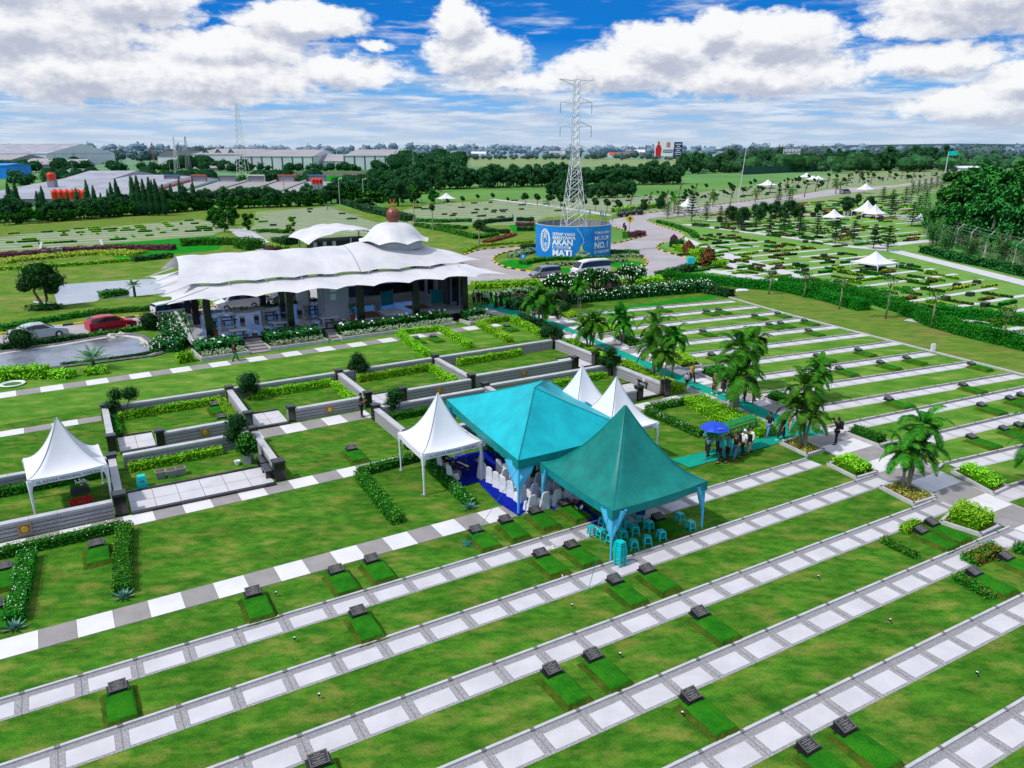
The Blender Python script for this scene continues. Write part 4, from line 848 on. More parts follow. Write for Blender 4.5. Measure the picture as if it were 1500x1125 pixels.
def frond(b, base, az_, elv, length, droop, n=24, lw=.42, m=0):
    """one pinnate leaf: arching rib with paired drooping leaflets"""
    p = Vector(base); d = Vector((math.cos(az_)*math.cos(elv), math.sin(az_)*math.cos(elv), math.sin(elv))); st = length/n; side = Vector((-math.sin(az_), math.cos(az_), 0))
    prev = p.copy()
    for i in range(n):
        t = i/n; d = (d+Vector((0, 0, -droop*(.35+t)*1.6/n))).normalized(); q = prev+d*st
        upv = side.cross(d).normalized()
        b.face([prev-side*.015, prev+side*.015, q+side*.012, q-side*.012], m)
        if i >= 2:
            ll = lw*math.sin(PI*min(1, (t*.92+.10)))**.7
            for sg in (-1, 1):
                tip = q+side*sg*ll*.86+d*ll*.55-Vector((0, 0, ll*random.uniform(.15, .5))); mid = q+side*sg*ll*.45+d*ll*.30+upv*.02
                wv = d*(.029 if n > 15 else .035)
                b.face([q-wv, q+wv, mid+wv*1.2, mid-wv*1.2], m); b.face([mid-wv*1.2, mid+wv*1.2, tip], m)
        prev = q
def palm(label, stems, nf=13, L_=1.9, name='palm_tree', bark='bark_palm', dry=0, trunkr=.085, shaft=None):
    b = MB(); o = thing(name, label, 'palm tree'); t = MB()
    for x, y, hgt, lx, ly in stems:
        pts = [(x+lx*f*f, y+ly*f*f, hgt*f) for f in (0, .2, .4, .6, .8, 1)]; t.tube(pts, [trunkr*1.3, trunkr, trunkr*.95, trunkr*.85, trunkr*.8, trunkr*.7], 8)
        for k in range(int(hgt/.16)):
            f = k*.16/hgt; t.lathe((x+lx*f*f, y+ly*f*f, hgt*f), [(trunkr*1.02, 0), (trunkr*1.12, .02), (trunkr*1.02, .04)], 8)
        top = pts[-1]
        s = MB(); s.tube([top, (top[0], top[1], top[2]+.5*L_/1.9)], [trunkr*.95, trunkr*.5], 8); s.build('crown_shaft', shaft or 'frond', o)
        for k in range(nf):
            e_ = R(80)-R(100)*(k/nf)+random.uniform(-.1, .1)
            frond(b, (top[0], top[1], top[2]+.42*L_/1.9), k*2.39996+random.uniform(-.2, .2), e_, L_*random.uniform(.85, 1.1), 1.5+random.uniform(0, .5), m=1 if k >= nf-dry else 0, lw=.27*L_)
    t.build('trunk', bark, o, smooth=True); b.build('crown', ['frond', 'frond_dry'], o); return o
def gz(px, py): return (*G(px, py), 0)
pA = palm('tall double-crowned palm in the bed at the crossing', [(0, 0, 3.25, .3, .1), (-.2, .05, 1.75, -.15, 0), (.12, .1, 1.9, .35, .2)], 14, 1.65)
palm_spots = [(gz(1328, 720), 0, 1.0, 'tall palm with several crowns in the bed at the crossing'), (gz(1176, 656), 2.0, 1.02, 'palm clump in the bed just behind the coffin bearers'), (gz(1075, 606), 4.1, 1.28, 'tallest palm clump, in front of the mourners in black'),
              (gz(958, 553), 1.2, 1.12, 'palm clump left of the man in yellow'), (gz(1520, 712), 3, 1.0, 'palm cut by the right edge of the photo')]
place(pA, palm_spots, 'areca palms along the walkway')
pB = palm('x', [(0, 0, 1.95, .15, .1), (.2, .12, 1.65, .3, .15), (-.15, .1, 1.35, -.3, .1)], 13, 1.45)
place(pB, [(gz(864, 513), 0, 1.15, 'palm clump at the end of the upper bench wall'), (gz(913, 503), 2, 1.1, 'palm clump in the planter nearest the first grave rows'), (gz(1197, 588), 1, 1.0, 'palm with an orange red trunk in the upper grave rows'), (gz(795, 478), 3, 1.35, 'palm clump beside the man in a white shirt')], 'areca palms along the walkway')
pC = palm('x', [(0, 0, 2.9, .1, .05), (.3, .1, 2.7, .1, .1)], 13, 1.35, trunkr=.05)
place(pC, [(gz(966, 580), 0, 1.0, 'slender twin-trunked palm with a high crown right of the man-high planter'), (gz(1100, 572), 1, 1.15, 'slender palm whose crown rises behind the tallest palm clump'), (gz(850, 462), 2, 1.0, 'slender palm below the plumeria hedge'), (gz(985, 553), 4, 1.05, 'slender palm above the thin planter')], 'areca palms along the walkway')
# red shaft of the one palm
rs = MB(); c_ = G(1197, 588); rs.tube([(c_[0], c_[1]-.1, .9), (c_[0]+.1, c_[1]-.15, 1.9)], [.2, .09], 9); rs.build('palm_fruit', 'flower_orange', label='orange red fruit cluster on the palm in the upper rows', cat='fruit', world=True)
def cycad(label, h, L_, n, spot):
    o = thing('cycad', label, 'plant', spot); t = MB(); t.tube([(0, 0, 0), (0, 0, h)], [.16, .14], 9); t.build('trunk', 'wall_dark', o); b = MB()
    for k in range(n): frond(b, (0, 0, h), k*2.4, R(62)-R(60)*k/n, L_, .5, 11, .22)
    b.build('crown', 'frond', o)
cycad('spiky cycad beside the near pond', .8, 1.5, 26, gz(138, 542)); cycad('small cycad with a thick dark trunk at the far pond', 1.3, 1.0, 16, gz(198, 435))
for i, (px, py) in enumerate(((181, 876), (21, 922), (687, 745))):
    b = MB(); o = thing('agave', ['agave at the end of the lower left flowered hedge', 'agave closest to the left edge', 'agave at the end of the hedge by the blue carpet'][i] if i else 'agave at the near end of the hedge by the small grave', 'plant', gz(px, py))
    for k in range(22):
        a = k*2.4; e_ = R(75)-R(60)*k/22; l = .34+.012*k; d = Vector((math.cos(a)*math.cos(e_), math.sin(a)*math.cos(e_), math.sin(e_))); s_ = Vector((-math.sin(a), math.cos(a), 0))
        b.face([s_*-.03, d*l*.5-s_*.06, d*l, d*l*.5+s_*.06, s_*.03])
    b.build('leaves', 'leaf_agave', o) if 'leaf_agave' in M else (mat('leaf_agave', (.12, .30, .24), rough=.5), b.build('leaves', 'leaf_agave', o))
# ---- topiaries in the plots
def put(o, loc, rz=0, sc=1):
    o.location = loc; o.rotation_euler = (0, 0, rz); o.scale = (sc,)*3 if not isinstance(sc, tuple) else sc; return o
mat('mulch', (.16, .07, .03), (.22, .12, .05), scale=6, rough=1)
put(ball_topiary([(0, 0, 1.75, .95), (.35, .1, 1.0, .55), (-.45, -.1, 1.05, .5)], 'round-headed topiary behind the second upper plot'), gz(367, 586), 0, .82)
put(ball_topiary([(-.45, 0, 1.7, .55), (.5, .1, 1.75, .6), (-.75, -.2, .9, .6)], 'topiary with three leaf balls in the first upper plot'), gz(184, 612), 0, .95)
put(ball_topiary([(0, 0, 1.9, .72), (-.3, .1, 1.1, .65), (.4, 0, .6, .7)], 'stacked topiary beside the black benches'), gz(352, 661), 0, .95)
put(ball_topiary([(0, 0, 1.55, .6), (.3, 0, 1.0, .55), (-.35, 0, 1.0, .5)], 'cloud-pruned topiary in the third upper plot'), gz(526, 556), 0, 1.05)
put(ball_topiary([(.15, 0, 1.45, .6), (-.1, 0, .75, .6)], 'two-ball topiary below the white tent peak'), gz(577, 609), 0, 1.0)
put(ball_topiary([(0, 0, 1.9, .55), (-.5, 0, 1.2, .5), (.5, .1, 1.25, .5), (0, -.2, 1.05, .5)], 'five-ball topiary behind the twin white tents'), gz(893, 550), 0, 1.0)
put(ball_topiary([(0, 0, 1.6, .6), (-.55, 0, 1.35, .65), (.6, 0, 1.1, .55)], 'topiary in the walkway corner of the fourth upper plot'), gz(808, 508), 0, 1.0)
b = MB()
for x, y, z, r in ((0, 0, 4.0, 1.9), (-1.5, .2, 3.0, 1.2), (1.4, .1, 3.1, 1.3), (.2, .8, 3.4, 1.5), (0, -.6, 3.2, 1.4), (-1.9, 0, 2.4, .7), (1.3, -.2, 2.1, .6)): b.foliage((x, y, z), (r, r, r*.72), 420, .26, 0, True, 1)
put(tree('bonsai_tree', 'big rounded tree with a crooked double trunk by the far pond', 'tree', ([(0, 0, 0), (-.5, 0, 1.0), (-.9, 0, 1.9), (-.7, 0, 2.6)], [.2, .17, .13, .1]), b, ['leaf_dark', 'leaf_core'], limbs=[([(0, 0, 0), (.4, 0, 1.1), (.3, 0, 2.8)], [.2, .16, .12])]), gz(66, 452))
ring_ = MB(); c_ = G(66, 453); ring_.foliage((c_[0], c_[1], .25), (2.3, 1.4, .4), 420, .24, 0, True, 1); ring_.build('shrub', ['leaf_dark', 'leaf_core'], label='low dark ring of groundcover under the big rounded tree', cat='shrub', world=True)
for (px, py, r, lb) in ((33, 512, 1.25, 'clipped round bush in front of the silver sedan'), (222, 483, 1.15, 'clipped round bush right of the red car')):
    b = MB(); b.foliage((0, 0, r*.8), (r, r, r*.85), 900, .17, 0, True, 1); o = b.build('ball_shrub', ['leaf_dark', 'leaf_core'], label=lb, cat='shrub'); o.location = gz(px, py)
for (px, py, r, h_, m_, lb) in ((1036, 390, 1.5, 3.0, 'leaf_red', 'larger cone-shaped red shrub by the right road'), (1008, 371, 1.2, 2.2, 'leaf_red', 'smaller cone-shaped red shrub by the right road'), (987, 353, .8, 1.2, 'leaf_purple', 'little dark round shrub at the road kerb'), (967, 306, 1.7, 4.2, 'leaf_dark', 'dark egg-shaped shrub behind the buggies'), (943, 308, 1.3, 3.0, 'leaf_dark', 'smaller dark shrub behind the buggies')):
    b = MB()
    for _ in range(500):
        z = random.random(); q = math.sin(PI*(z*.85+.13))*r*(1-z*.35); a = random.random()*6.28; b.leaf((q*math.cos(a), q*math.sin(a), z*h_), .34, (math.cos(a), math.sin(a), .5))
    b.blob((0, 0, h_*.45), (r*.75, r*.75, h_*.42), m=1); o = b.build('cone_shrub', [m_, 'leaf_core'], label=lb, cat='shrub'); o.location = gz(px, py)
# ---- plumerias
def plumeria(label, spot, w_, h_, n, lean=0, fl=90):
    b = MB(); f = MB(); limbs = []
    for i in range(n):
        a = i*2.4; q = math.sqrt((i+.5)/n); c = (math.cos(a)*w_*q, math.sin(a)*w_*.7*q, h_-.5*q*q*h_*.35+random.uniform(-.2, .2)); b.foliage(c, (.75, .75, .6), 62, .36, 0, True, 1)
        limbs.append(([(lean*.3, 0, .9), (c[0]*.5, c[1]*.5, h_*.55), c], [.10, .07, .04]))
        for _ in range(fl//n): d = Vector((random.gauss(0, 1), random.gauss(-.4, 1), abs(random.gauss(0, 1)))).normalized(); f.leaf((c[0]+d.x*.85, c[1]+d.y*.85, c[2]+d.z*.7), .22, d, 0, 1)
    return put(tree('plumeria_tree', label, 'tree', ([(0, 0, 0), (lean*.15, 0, .5), (lean*.3, 0, 1.0)], [.16, .13, .11]), b, ['leaf_gloss', 'leaf_core'], limbs=limbs, flowers=f), spot)
plumeria('left plumeria in the wide row, with a leaning pale trunk', gz(822, 450), 1.9, 3.1, 12, 1.2); plumeria('right plumeria in the wide row in front of the white van', gz(872, 437), 2.3, 2.9, 14, .4)
plumeria('round-crowned plumeria standing alone before the road', gz(924, 427), 1.6, 2.9, 12, .5, 110)
# small round-headed tree by the hedge
put(ball_topiary([(0, 0, 2.2, .75), (-.4, 0, 1.9, .5), (.4, 0, 1.95, .5)], 'small round-headed tree over the white-flowered hedge', 'leaf_mid', ([(0, 0, 0), (0, 0, 1.8)], [.08, .05])), gz(978, 425), 0, 1)
# ---- saplings on the dry bank
for i, (px, py, top, kind, lb) in enumerate(((1126, 431, 398, 0, 'sparse sapling leftmost on the dry bank'), (1177, 436, 403, 1, 'sapling with a side crown and orange leaves on the dry bank'), (1229, 453, 411, 0, 'bare-topped sapling in front of the hedge end'), (1297, 467, 408, 2, 'sapling with wide flat green crowns on the dry bank'), (1363, 480, 432, 0, 'white-trunked sapling on the dry bank'), (1467, 505, 455, 2, 'rightmost sapling on the dry bank'))):
    g_ = G(px, py); h_ = ZAT(top, g_[1]); b = MB(); limbs = []
    for k in range(6):
        a = k*1.05; e_ = (math.cos(a)*.5, math.sin(a)*.5, h_+.1*k-.2); limbs.append(([(0, 0, h_*.75), e_], [.04, .02])); b.foliage(e_, (.35, .35, .25), 26, .2, 0, False)
    if kind: 
        for k in range(6 if kind == 1 else 11): a = random.uniform(-.5, .5)+(0 if k % 2 else PI*(kind == 2)); q = random.uniform(.6, 2.6)*(1 if kind == 2 and i < 4 else .6); b.foliage((math.cos(a)*q, math.sin(a)*q, h_*.72+random.uniform(-.2, .2)), (.75, .6, .2), 60, .24, 0, False)
    put(tree('sapling', lb, 'tree', ([(0, 0, 0), (.1, 0, h_*.5), (0, 0, h_)], [.10, .08, .05]), b, ['leaf_mid'], limbs=limbs, bark='bark_palm'), (*g_, 0))
# ---- tree belts
def line_spots(pts, n, lab, sc=(.8, 1.2), jit=2.0, depth=0, hfac=None):
    P = PX(*pts); out = []
    for k in range(n):
        p = along(P, (k+.5)/n); s_ = random.uniform(*sc); dd = random.uniform(0, depth)
        out.append(((p[0]+random.uniform(-jit, jit), p[1]+random.uniform(-jit, jit)*.5+dd, 0), random.random()*6.28, (s_, s_, s_*random.uniform(.85, 1.15)), lab))
    return out
protos_b = [broad('x') for _ in range(4)]; protos_c = [cypress('x') for _ in range(3)]; protos_g = [broad('x', 'leaf_mid', 'leaf_core') for _ in range(3)]
LB = 'dark broadleaf tree in the belt between burial lawns and factories'
scatter(protos_b, line_spots([(-60, 330), (110, 322), (300, 307), (480, 301)], 62, LB, (.62, .95), 1.5, 5)+line_spots([(480, 300), (560, 288), (640, 283)], 22, LB, (.8, 1.2), 2, 10)
        + line_spots([(560, 281), (700, 276), (900, 272), (1000, 270)], 88, LB, (1.1, 1.6), 3, 16)+line_spots([(800, 287), (870, 291), (935, 288)], 20, LB, (.7, .9), 1.5, 4), 'dark broadleaf trees in the boundary belt')
scatter(protos_c, line_spots([(-50, 329), (110, 321), (290, 308)], 34, 'pointed dark conifer in the belt on the left', (.7, 1.05), 1, 7)+[((*G(x, 316), 0), 0, s_, 'pointed dark conifer in the belt on the left') for x, s_ in ((168, 1.0), (176, 1.1), (200, 1.15), (207, 1.2), (215, 1.1), (224, 1.15), (233, 1.1), (243, .95))], 'pointed conifers in the left belt')
scatter(protos_g, line_spots([(480, 300), (520, 296), (590, 297), (640, 300)], 9, 'mid green spreading tree behind the small arched pavilion', (.7, 1.0), 2, 3)+line_spots([(0, 331), (150, 320), (300, 308), (470, 302)], 62, 'low mid green bush tree at the foot of the left belt', (.38, .55), 1, 1), 'mid green trees before the belt')
# right-hand belt (farther) and jungle
rb = [broad('x') for _ in range(3)]
scatter(rb, line_spots([(1005, 257), (1090, 250), (1200, 243), (1320, 241)], 60, 'dark tree in the distant belt on the right', (1.5, 2.4), 5, 30)+line_spots([(1290, 252), (1350, 250), (1390, 248)], 18, 'dark tree in the distant belt on the right', (1.8, 2.8), 4, 30), 'dark trees in the distant right belt')
def jungle(label):
    b = lumpy(26, 1.5, (0, 0, 4.6), (3.3, 3.3, 3.6), .62, 60, 1)
    return tree('thicket_tree', label, 'tree', ([(0, 0, 0), (.2, .1, 3), (0, .2, 6)], [.3, .25, .15]), b, ['leaf_jungle', 'leaf_core'])
jp = [jungle('x') for _ in range(3)]
scatter(jp, [((*G(px, py), 0), random.random()*6, s_, 'dense green thicket tree behind the leaning fence') for px, py, s_ in
        ((1378, 352, .85), (1410, 358, .95), (1450, 368, 1.0), (1492, 374, 1.0), (1540, 380, 1.0), (1395, 335, 1.1), (1440, 340, 1.2), (1485, 345, 1.2), (1530, 350, 1.2), (1420, 318, 1.4), (1465, 322, 1.4), (1515, 325, 1.4), (1400, 305, 1.3), (1440, 298, 1.5), (1490, 300, 1.5), (1560, 310, 1.6), (1600, 340, 1.5))], 'dense thicket on the right')
def bamboo(label):
    o = thing('bamboo_clump', label, 'bamboo'); t = MB(); b = MB()
    for k in range(26):
        a = random.random()*6.28; q = random.random(); h_ = random.uniform(5, 8.5); l = random.uniform(.8, 2.6); pts = [(math.cos(a)*q+math.cos(a)*l*f**2.2, math.sin(a)*q+math.sin(a)*l*f**2.2, h_*f-.8*f**3) for f in (0, .3, .6, .85, 1)]
        t.tube(pts, [.06, .05, .04, .03, .015], 5)
        for _ in range(60):
            f = random.uniform(.25, 1); p = (math.cos(a)*q+math.cos(a)*l*f**2.2, math.sin(a)*q+math.sin(a)*l*f**2.2, h_*f-.8*f**3); b.leaf((p[0]+random.gauss(0, .35), p[1]+random.gauss(0, .35), p[2]-random.random()*.5), .6, (random.uniform(-.5, .5), -.3, .8), 0, .3)
    t.build('culms', 'bark_palm', o); b.build('leaves', 'leaf_jungle', o); return o
bp = bamboo('x')
place(bp, [(gz(px, py), k*1.3, s_, 'feathery bamboo clump leaning over the fence') for k, (px, py, s_) in enumerate(((1366, 360, .75), (1385, 372, .7), (1420, 380, .6), (1470, 386, .7), (1360, 342, 1.0), (1500, 392, .65)))], 'bamboo clumps at the front of the thicket')
# ================================================================ TENTS
def peak_tent(label, corners, peak, eave=2.3, valance=.28, mats='tent_white', legs=True, spike=1.0, name='marquee_tent', drape=None, text=None, foot=.16, group=None, skip=(), power=1.9, legr=.035, trim=None):
    """corners: 4 world (x,y) in order; peak height z. canopy sweeps up concavely to the peak"""
    cx = sum(c[0] for c in corners)/4; cy = sum(c[1] for c in corners)/4; o = thing(name, label, 'tent', (cx, cy), 0, group)
    K = [(c[0]-cx, c[1]-cy) for c in corners]; b = MB(); n = 8; rows = []
    for j in range(13):
        t = j/12; s_ = 1-t; z = eave+(peak-eave)*(t**power)*1.0; r = []
        s2 = (1-t)*1.0+.012
        for i in range(4):
            a, q = K[i], K[(i+1) % 4]
            for k in range(n):
                f = k/n; sag = -.05*(peak-eave)*math.sin(PI*f)*(1-t)*.9; inw = 1-.22*math.sin(PI*f)*t*(1-t)
                r.append(((a[0]+(q[0]-a[0])*f)*s2*inw, (a[1]+(q[1]-a[1])*f)*s2*inw, z+sag*.6))
        rows.append(r)
    b.ring(rows, 0, True, False); b.face(rows[-1], 0)
    b.build('canopy', mats, o, smooth=True)
    v = MB()
    for i in range(4): v.tube([(r_[i*n][0]*1.004, r_[i*n][1]*1.004, r_[i*n][2]+.006) for r_ in rows], .014, 4)
    v.build('seam', trim or 'roof_pale', o)
    v = MB(); low = [(x*1.005, y*1.005, z-valance*(1 if (i % n) else 1.25)-.02*math.sin(i*1.7)) for i, (x, y, z) in enumerate(rows[0])]
    v.ring([[(x*1.004, y*1.004, z) for x, y, z in rows[0]], low], 0, True, False); v.build('valance', trim or mats, o)
    for i, c in enumerate(K):
        if i in skip: continue
        l = MB(); q = (c[0]*.985, c[1]*.985)
        if foot: l.tube([(q[0], q[1], 0), (q[0]*.995, q[1]*.995, .45), (q[0], q[1], eave-.7), (q[0]*.97, q[1]*.97, eave-.1)], [.05, .045, .07, foot], 8)
        else: l.tube([(q[0], q[1], 0), (q[0], q[1], eave)], legr, 8)
        l.build('leg', 'tent_white' if foot else drape or mats, o)
        if foot: f_ = MB(); f_.box((q[0], q[1], .03), (.22, .22, .05)); f_.build('foot_plate', 'metal_grey', o)
        if drape:
            d = MB(); nrm = Vector((-c[0], -c[1])).normalized(); tang = Vector((-nrm.y, nrm.x)); rr = []
            for z, w_, fl in ((eave-.1, .85, .12), (eave-.5, .6, .14), (eave-.95, .34, .14), (eave-1.3, .12, .10), (eave-1.6, .09, .07), (.8, .06, .05), (.15, .06, .05)):
                rr.append([(q[0]+nrm.x*(w_*.35*(1-math.cos(a)*.0)+math.sin(a)*fl+ (w_*.35 if abs(math.cos(a)) < .7 else 0)*0)+tang.x*math.cos(a)*w_*.7, q[1]+nrm.y*(w_*.35+math.sin(a)*fl)+tang.y*math.cos(a)*w_*.7, z+random.uniform(-.02, .02)) for a in [2*PI*k/12 for k in range(12)]])
            d.ring(rr, 0, True, False); d.build('drape', drape, o, smooth=True)
    return o, K, rows
def sq(c0, c1, c2):  # three corners -> four
    return [c0, c1, c2, (c0[0]+c2[0]-c1[0], c0[1]+c2[1]-c1[1])]
WT = 'white peaked marquee tents beside the turquoise tent'
def text_mesh(body, size, m, parent, name='lettering', bold=0.0, align='CENTER', matrix=None, warp=None, extr=.0, space=1.0, squeeze=1.0):
    cu = bpy.data.curves.new('lettering', 'FONT'); cu.body = body; cu.size = size; cu.align_x = align; cu.align_y = 'CENTER'; cu.offset = bold; cu.extrude = extr; cu.resolution_u = 2; cu.space_character = space
    t = bpy.data.objects.new('t', cu); C.objects.link(t); dg = bpy.context.evaluated_depsgraph_get(); dg.update()
    me = bpy.data.meshes.new_from_object(t.evaluated_get(dg)); bpy.data.objects.remove(t)
    for v in me.vertices:
        v.co.x *= squeeze
        if warp: v.co = warp(v.co)
        elif matrix: v.co = matrix @ v.co
    me.materials.clear(); me.materials.append(M[m]); o = bpy.data.objects.new(name, me); C.objects.link(o); o.parent = parent; return o
def lettering_between(o, K, a, b_, z, body, size, m='ink_navy', off=.03, squeeze=1.0):
    A_, B_ = Vector(K[a]), Vector(K[b_]); d = (B_-A_).normalized(); n = Vector((d.y, -d.x)); c = (A_+B_)/2*1.012
    if n.dot(c) < 0: n = -n
    # reading direction: seen from outside, text runs so that n faces the viewer
    x = Vector((-n.y, n.x)); c = c+n*off
    Mx = Matrix(((x.x, 0, n.x, c.x), (x.y, 0, n.y, c.y), (0, 1, 0, z), (0, 0, 0, 1)))
    return text_mesh(body, size, m, o, matrix=Mx, squeeze=squeeze)
t1c = [W(-3.25, 39.45), W(.05, 39.75), W(-.2, 42.95), W(-3.5, 42.65)]
o, K, _ = peak_tent('leftmost white marquee tent standing over a red flower bed', t1c, 4.55, 2.25, .3, group=WT)
lettering_between(o, K, 0, 1, 2.02, 'AL-AZHAR MEMORIAL GARDEN', .2, 'ink_navy', squeeze=.95)
t2c = [W(13.9, 33.1), W(17.35, 33.25), W(17.4, 36.7), W(14.05, 36.65)]
o, K, _ = peak_tent('white marquee tent over the keyboard player beside the blue carpet', t2c, 4.75, 2.3, .3, group=WT)
lettering_between(o, K, 0, 1, 2.08, 'AL-AZHAR MEMORIAL GARDEN', .2, 'ink_navy', squeeze=.95)
def tent_from_peak(px, z, half, label, eave=2.3, rz=0, **kw):
    p = UV(G(px[0], px[1], z)); c = [W(p[0]+a*half*math.cos(rz)-b_*half*math.sin(rz), p[1]+a*half*math.sin(rz)+b_*half*math.cos(rz)) for a, b_ in ((-1, -1), (1, -1), (1, 1), (-1, 1))]
    return peak_tent(label, c, z, eave, **kw)
tent_from_peak((853, 535), 4.75, 1.75, 'left one of the twin white marquee tents behind the turquoise tent', group=WT)
o, K, _ = tent_from_peak((903, 552), 4.75, 1.75, 'right one of the twin white marquee tents behind the green tent', group=WT)
lettering_between(o, K, 0, 1, 2.08, 'AL-AZHAR MEMORIAL GARDEN', .2, 'ink_navy', squeeze=.95)
# green tent
gc = [W(18.2, 23.05), W(23.75, 23.3), W(23.9, 28.95), W(18.3, 28.85)]
peak_tent('teal green peaked tent over rows of plastic stools', gc, 5.75, 2.45, .36, mats='tent_green', drape='drape_blue', foot=0, legr=.05, name='funeral_tent', power=1.62, trim='tent_turquoise_trim')
# big turquoise hip tent
def hip_tent():
    c = [W(17.0, 28.85), W(24.4, 29.3), W(25.2, 39.0), W(18.0, 38.9)]
    cx = sum(p[0] for p in c)/4; cy = sum(p[1] for p in c)/4; o = thing('funeral_tent', 'large turquoise hip-roofed tent over the white covered chairs', 'tent', (cx, cy))
    K = [(p[0]-cx, p[1]-cy) for p in c]; e = 2.85; rz = 5.3
    r0 = UV(G(783, 568, rz)); r1 = UV(G(797, 557, rz)); A0 = W(*r0); A1 = W(*r1); A0 = (A0[0]-cx, A0[1]-cy, rz); A1 = (A1[0]-cx, A1[1]-cy, rz)
    b = MB(); E4 = [(p[0], p[1], e) for p in K]
    def panel(p, q, r, s_, n=8, sag=.16):
        rows = []
        for j in range(n+1):
            v = j/n; row = []
            for i in range(n+1):
                u_ = i/n; a = Vector(p).lerp(Vector(q), u_); d = Vector(s_).lerp(Vector(r), u_); x = a.lerp(d, v); x.z -= sag*math.sin(PI*v)*(.4+.6*math.sin(PI*u_))+.07*math.sin(PI*u_)*(1-v); row.append(x)
            rows.append(row)
        b.ring(rows, 0, False, False)
    panel(E4[0], E4[1], A0, A0); panel(E4[1], E4[2], A1, A0); panel(E4[2], E4[3], A1, A1); panel(E4[3], E4[0], A0, A1)
    b.build('canopy', 'tent_turquoise', o, smooth=True)
    sm_ = MB()
    for i, ap in enumerate((A0, A0, A1, A1)): sm_.tube([Vector(E4[i]).lerp(Vector(ap), f)-Vector((0, 0, .16*math.sin(PI*f)*.4-.012)) for f in [k/8 for k in range(9)]], .022, 4)
    sm_.tube([A0, A1], .03, 4); sm_.build('seam', 'tent_turquoise_trim', o)
    v = MB(); n = 26
    for i in range(4):
        p, q = Vector(E4[i]), Vector(E4[(i+1) % 4]); top, bot = [], []
        for k in range(n+1):
            f = k/n; x = p.lerp(q, f); x.z -= .07*math.sin(PI*f); top.append((x.x*1.004, x.y*1.004, x.z)); bot.append((x.x*1.008, x.y*1.008, x.z-.42-.05*abs(math.sin(k*PI/2))))
        v.ring([top, bot], 0, False, False)
    v.build('valance', 'tent_turquoise_trim', o)
    for i, p in enumerate(K):
        q = (p[0]*.985, p[1]*.985); l = MB(); l.tube([(q[0], q[1], 0), (q[0], q[1], e)], .06, 8); l.build('leg', 'drape_blue', o)
        d = MB(); nrm = Vector((-p[0], -p[1])).normalized(); tg = Vector((-nrm.y, nrm.x)); rr = []
        for z, w_, fl in ((e-.25, 1.25, .12), (e-.8, .95, .16), (e-1.25, .5, .14), (e-1.6, .16, .10), (e-1.9, .1, .07), (.8, .07, .06), (.1, .07, .06)):
            rr.append([(q[0]+nrm.x*(w_*.45+math.sin(a)*fl)+tg.x*math.cos(a)*w_*.62, q[1]+nrm.y*(w_*.45+math.sin(a)*fl)+tg.y*math.cos(a)*w_*.62, z) for a in [2*PI*k/14 for k in range(14)]])
        d.ring(rr, 0, True, False); d.build('drape', 'drape_blue', o, smooth=True)
    s_ = MB()   # draped side skirt on the far right side, pale blue
    p, q = Vector(E4[2]), Vector(E4[1])
    s_.ring([[(p.lerp(q, k/20).x*1.01, p.lerp(q, k/20).y*1.01, e+.04-.1*(k % 2)*.3) for k in range(21)], [(p.lerp(q, k/20).x*1.05, p.lerp(q, k/20).y*1.05, e-.35-.05*(k % 2)) for k in range(21)]], 0, False, False); s_.build('side_drape', 'drape_blue', o)
hip_tent()
# tents far off in the upper burial lawns
FT = 'white peaked tents out in the far burial lawns'
for px, base, h_, half, lb in (((1280, 368), 394, 0, 2.3, 'nearest of the far white tents, right of centre'), ((1220, 306), 325, 0, 2.1, 'far white tent left of the tent pair'), ((1268, 293), 319, 0, 2.5, 'left tent of the far pair'), ((1280, 299), 321, 0, 2.1, 'right tent of the far pair'),
                               ((1349, 311), 331, 0, 2.2, 'far white tent beside the green thicket'), ((1267, 268), 283, 0, 2.6, 'far white tent by the parked pickup'), ((1007, 290), 309, 0, 2.2, 'far white tent by the road bend'), ((1124, 263), 276, 0, 3.2, 'far white tent beyond the tall pole'),
                               ((1181, 253), 263, 0, 3.6, 'leftmost of the three farthest white tents'), ((1191, 257), 266, 0, 3.0, 'middle of the three farthest white tents'), ((1198, 257), 266, 0, 2.8, 'rightmost of the three farthest white tents'), ((654, 282), 296, 0, 2.5, 'far white tent behind the dome')):
    c = G(px[0], base); hz = ZAT(px[1], c[1]); cc = [(c[0]+a*half*math.cos(.5)-b_*half*math.sin(.5), c[1]+a*half*math.sin(.5)+b_*half*math.cos(.5)) for a, b_ in ((-1, -1), (1, -1), (1, 1), (-1, 1))]
    peak_tent(lb, cc, hz, hz*.42, .2, group=FT)

# ================================================================ PAVILION
FL = .75
pav = thing('pavilion', 'long white membrane-roofed prayer pavilion with a domed end and copper ball', 'pavilion', W(20, 77), TH)
def PL(u, v, z): return (u-20, v-77, z)      # pavilion-local coordinates
b = MB(); b.box((1.8, .2, FL/2-.03), (27.4, 14.6, FL-.06)); b.build('plinth', 'granite_black', pav)
b = MB()
for i in range(18):
    for j in range(9):
        x0, y0 = -11.9+i*1.52, -7.0+j*1.6; b.face([(x0+.01, y0+.01, FL), (x0+1.51, y0+.01, FL), (x0+1.51, y0+1.59, FL), (x0+.01, y0+1.59, FL)], 0)
b.face([(-12, -7.1, FL-.02), (15.5, -7.1, FL-.02), (15.5, 7.5, FL-.02), (-12, 7.5, FL-.02)], 1)
b.build('floor', ['marble_floor', 'tile_grey'], pav)
for (u0, v0, n, w_) in ((12.35, 66.1, 5, 1.5), (19.55, 67.0, 4, .95)):
    for k in range(n):
        s_ = MB(); s_.box(PL(u0+.75, v0+.3+k*(70.3-v0-.6)/n+.4, FL*(k+1)/(n+1)/2), (w_, (70.3-v0)/n+.05, FL*(k+1)/(n+1))); s_.build('step', 'tile_grey', pav)
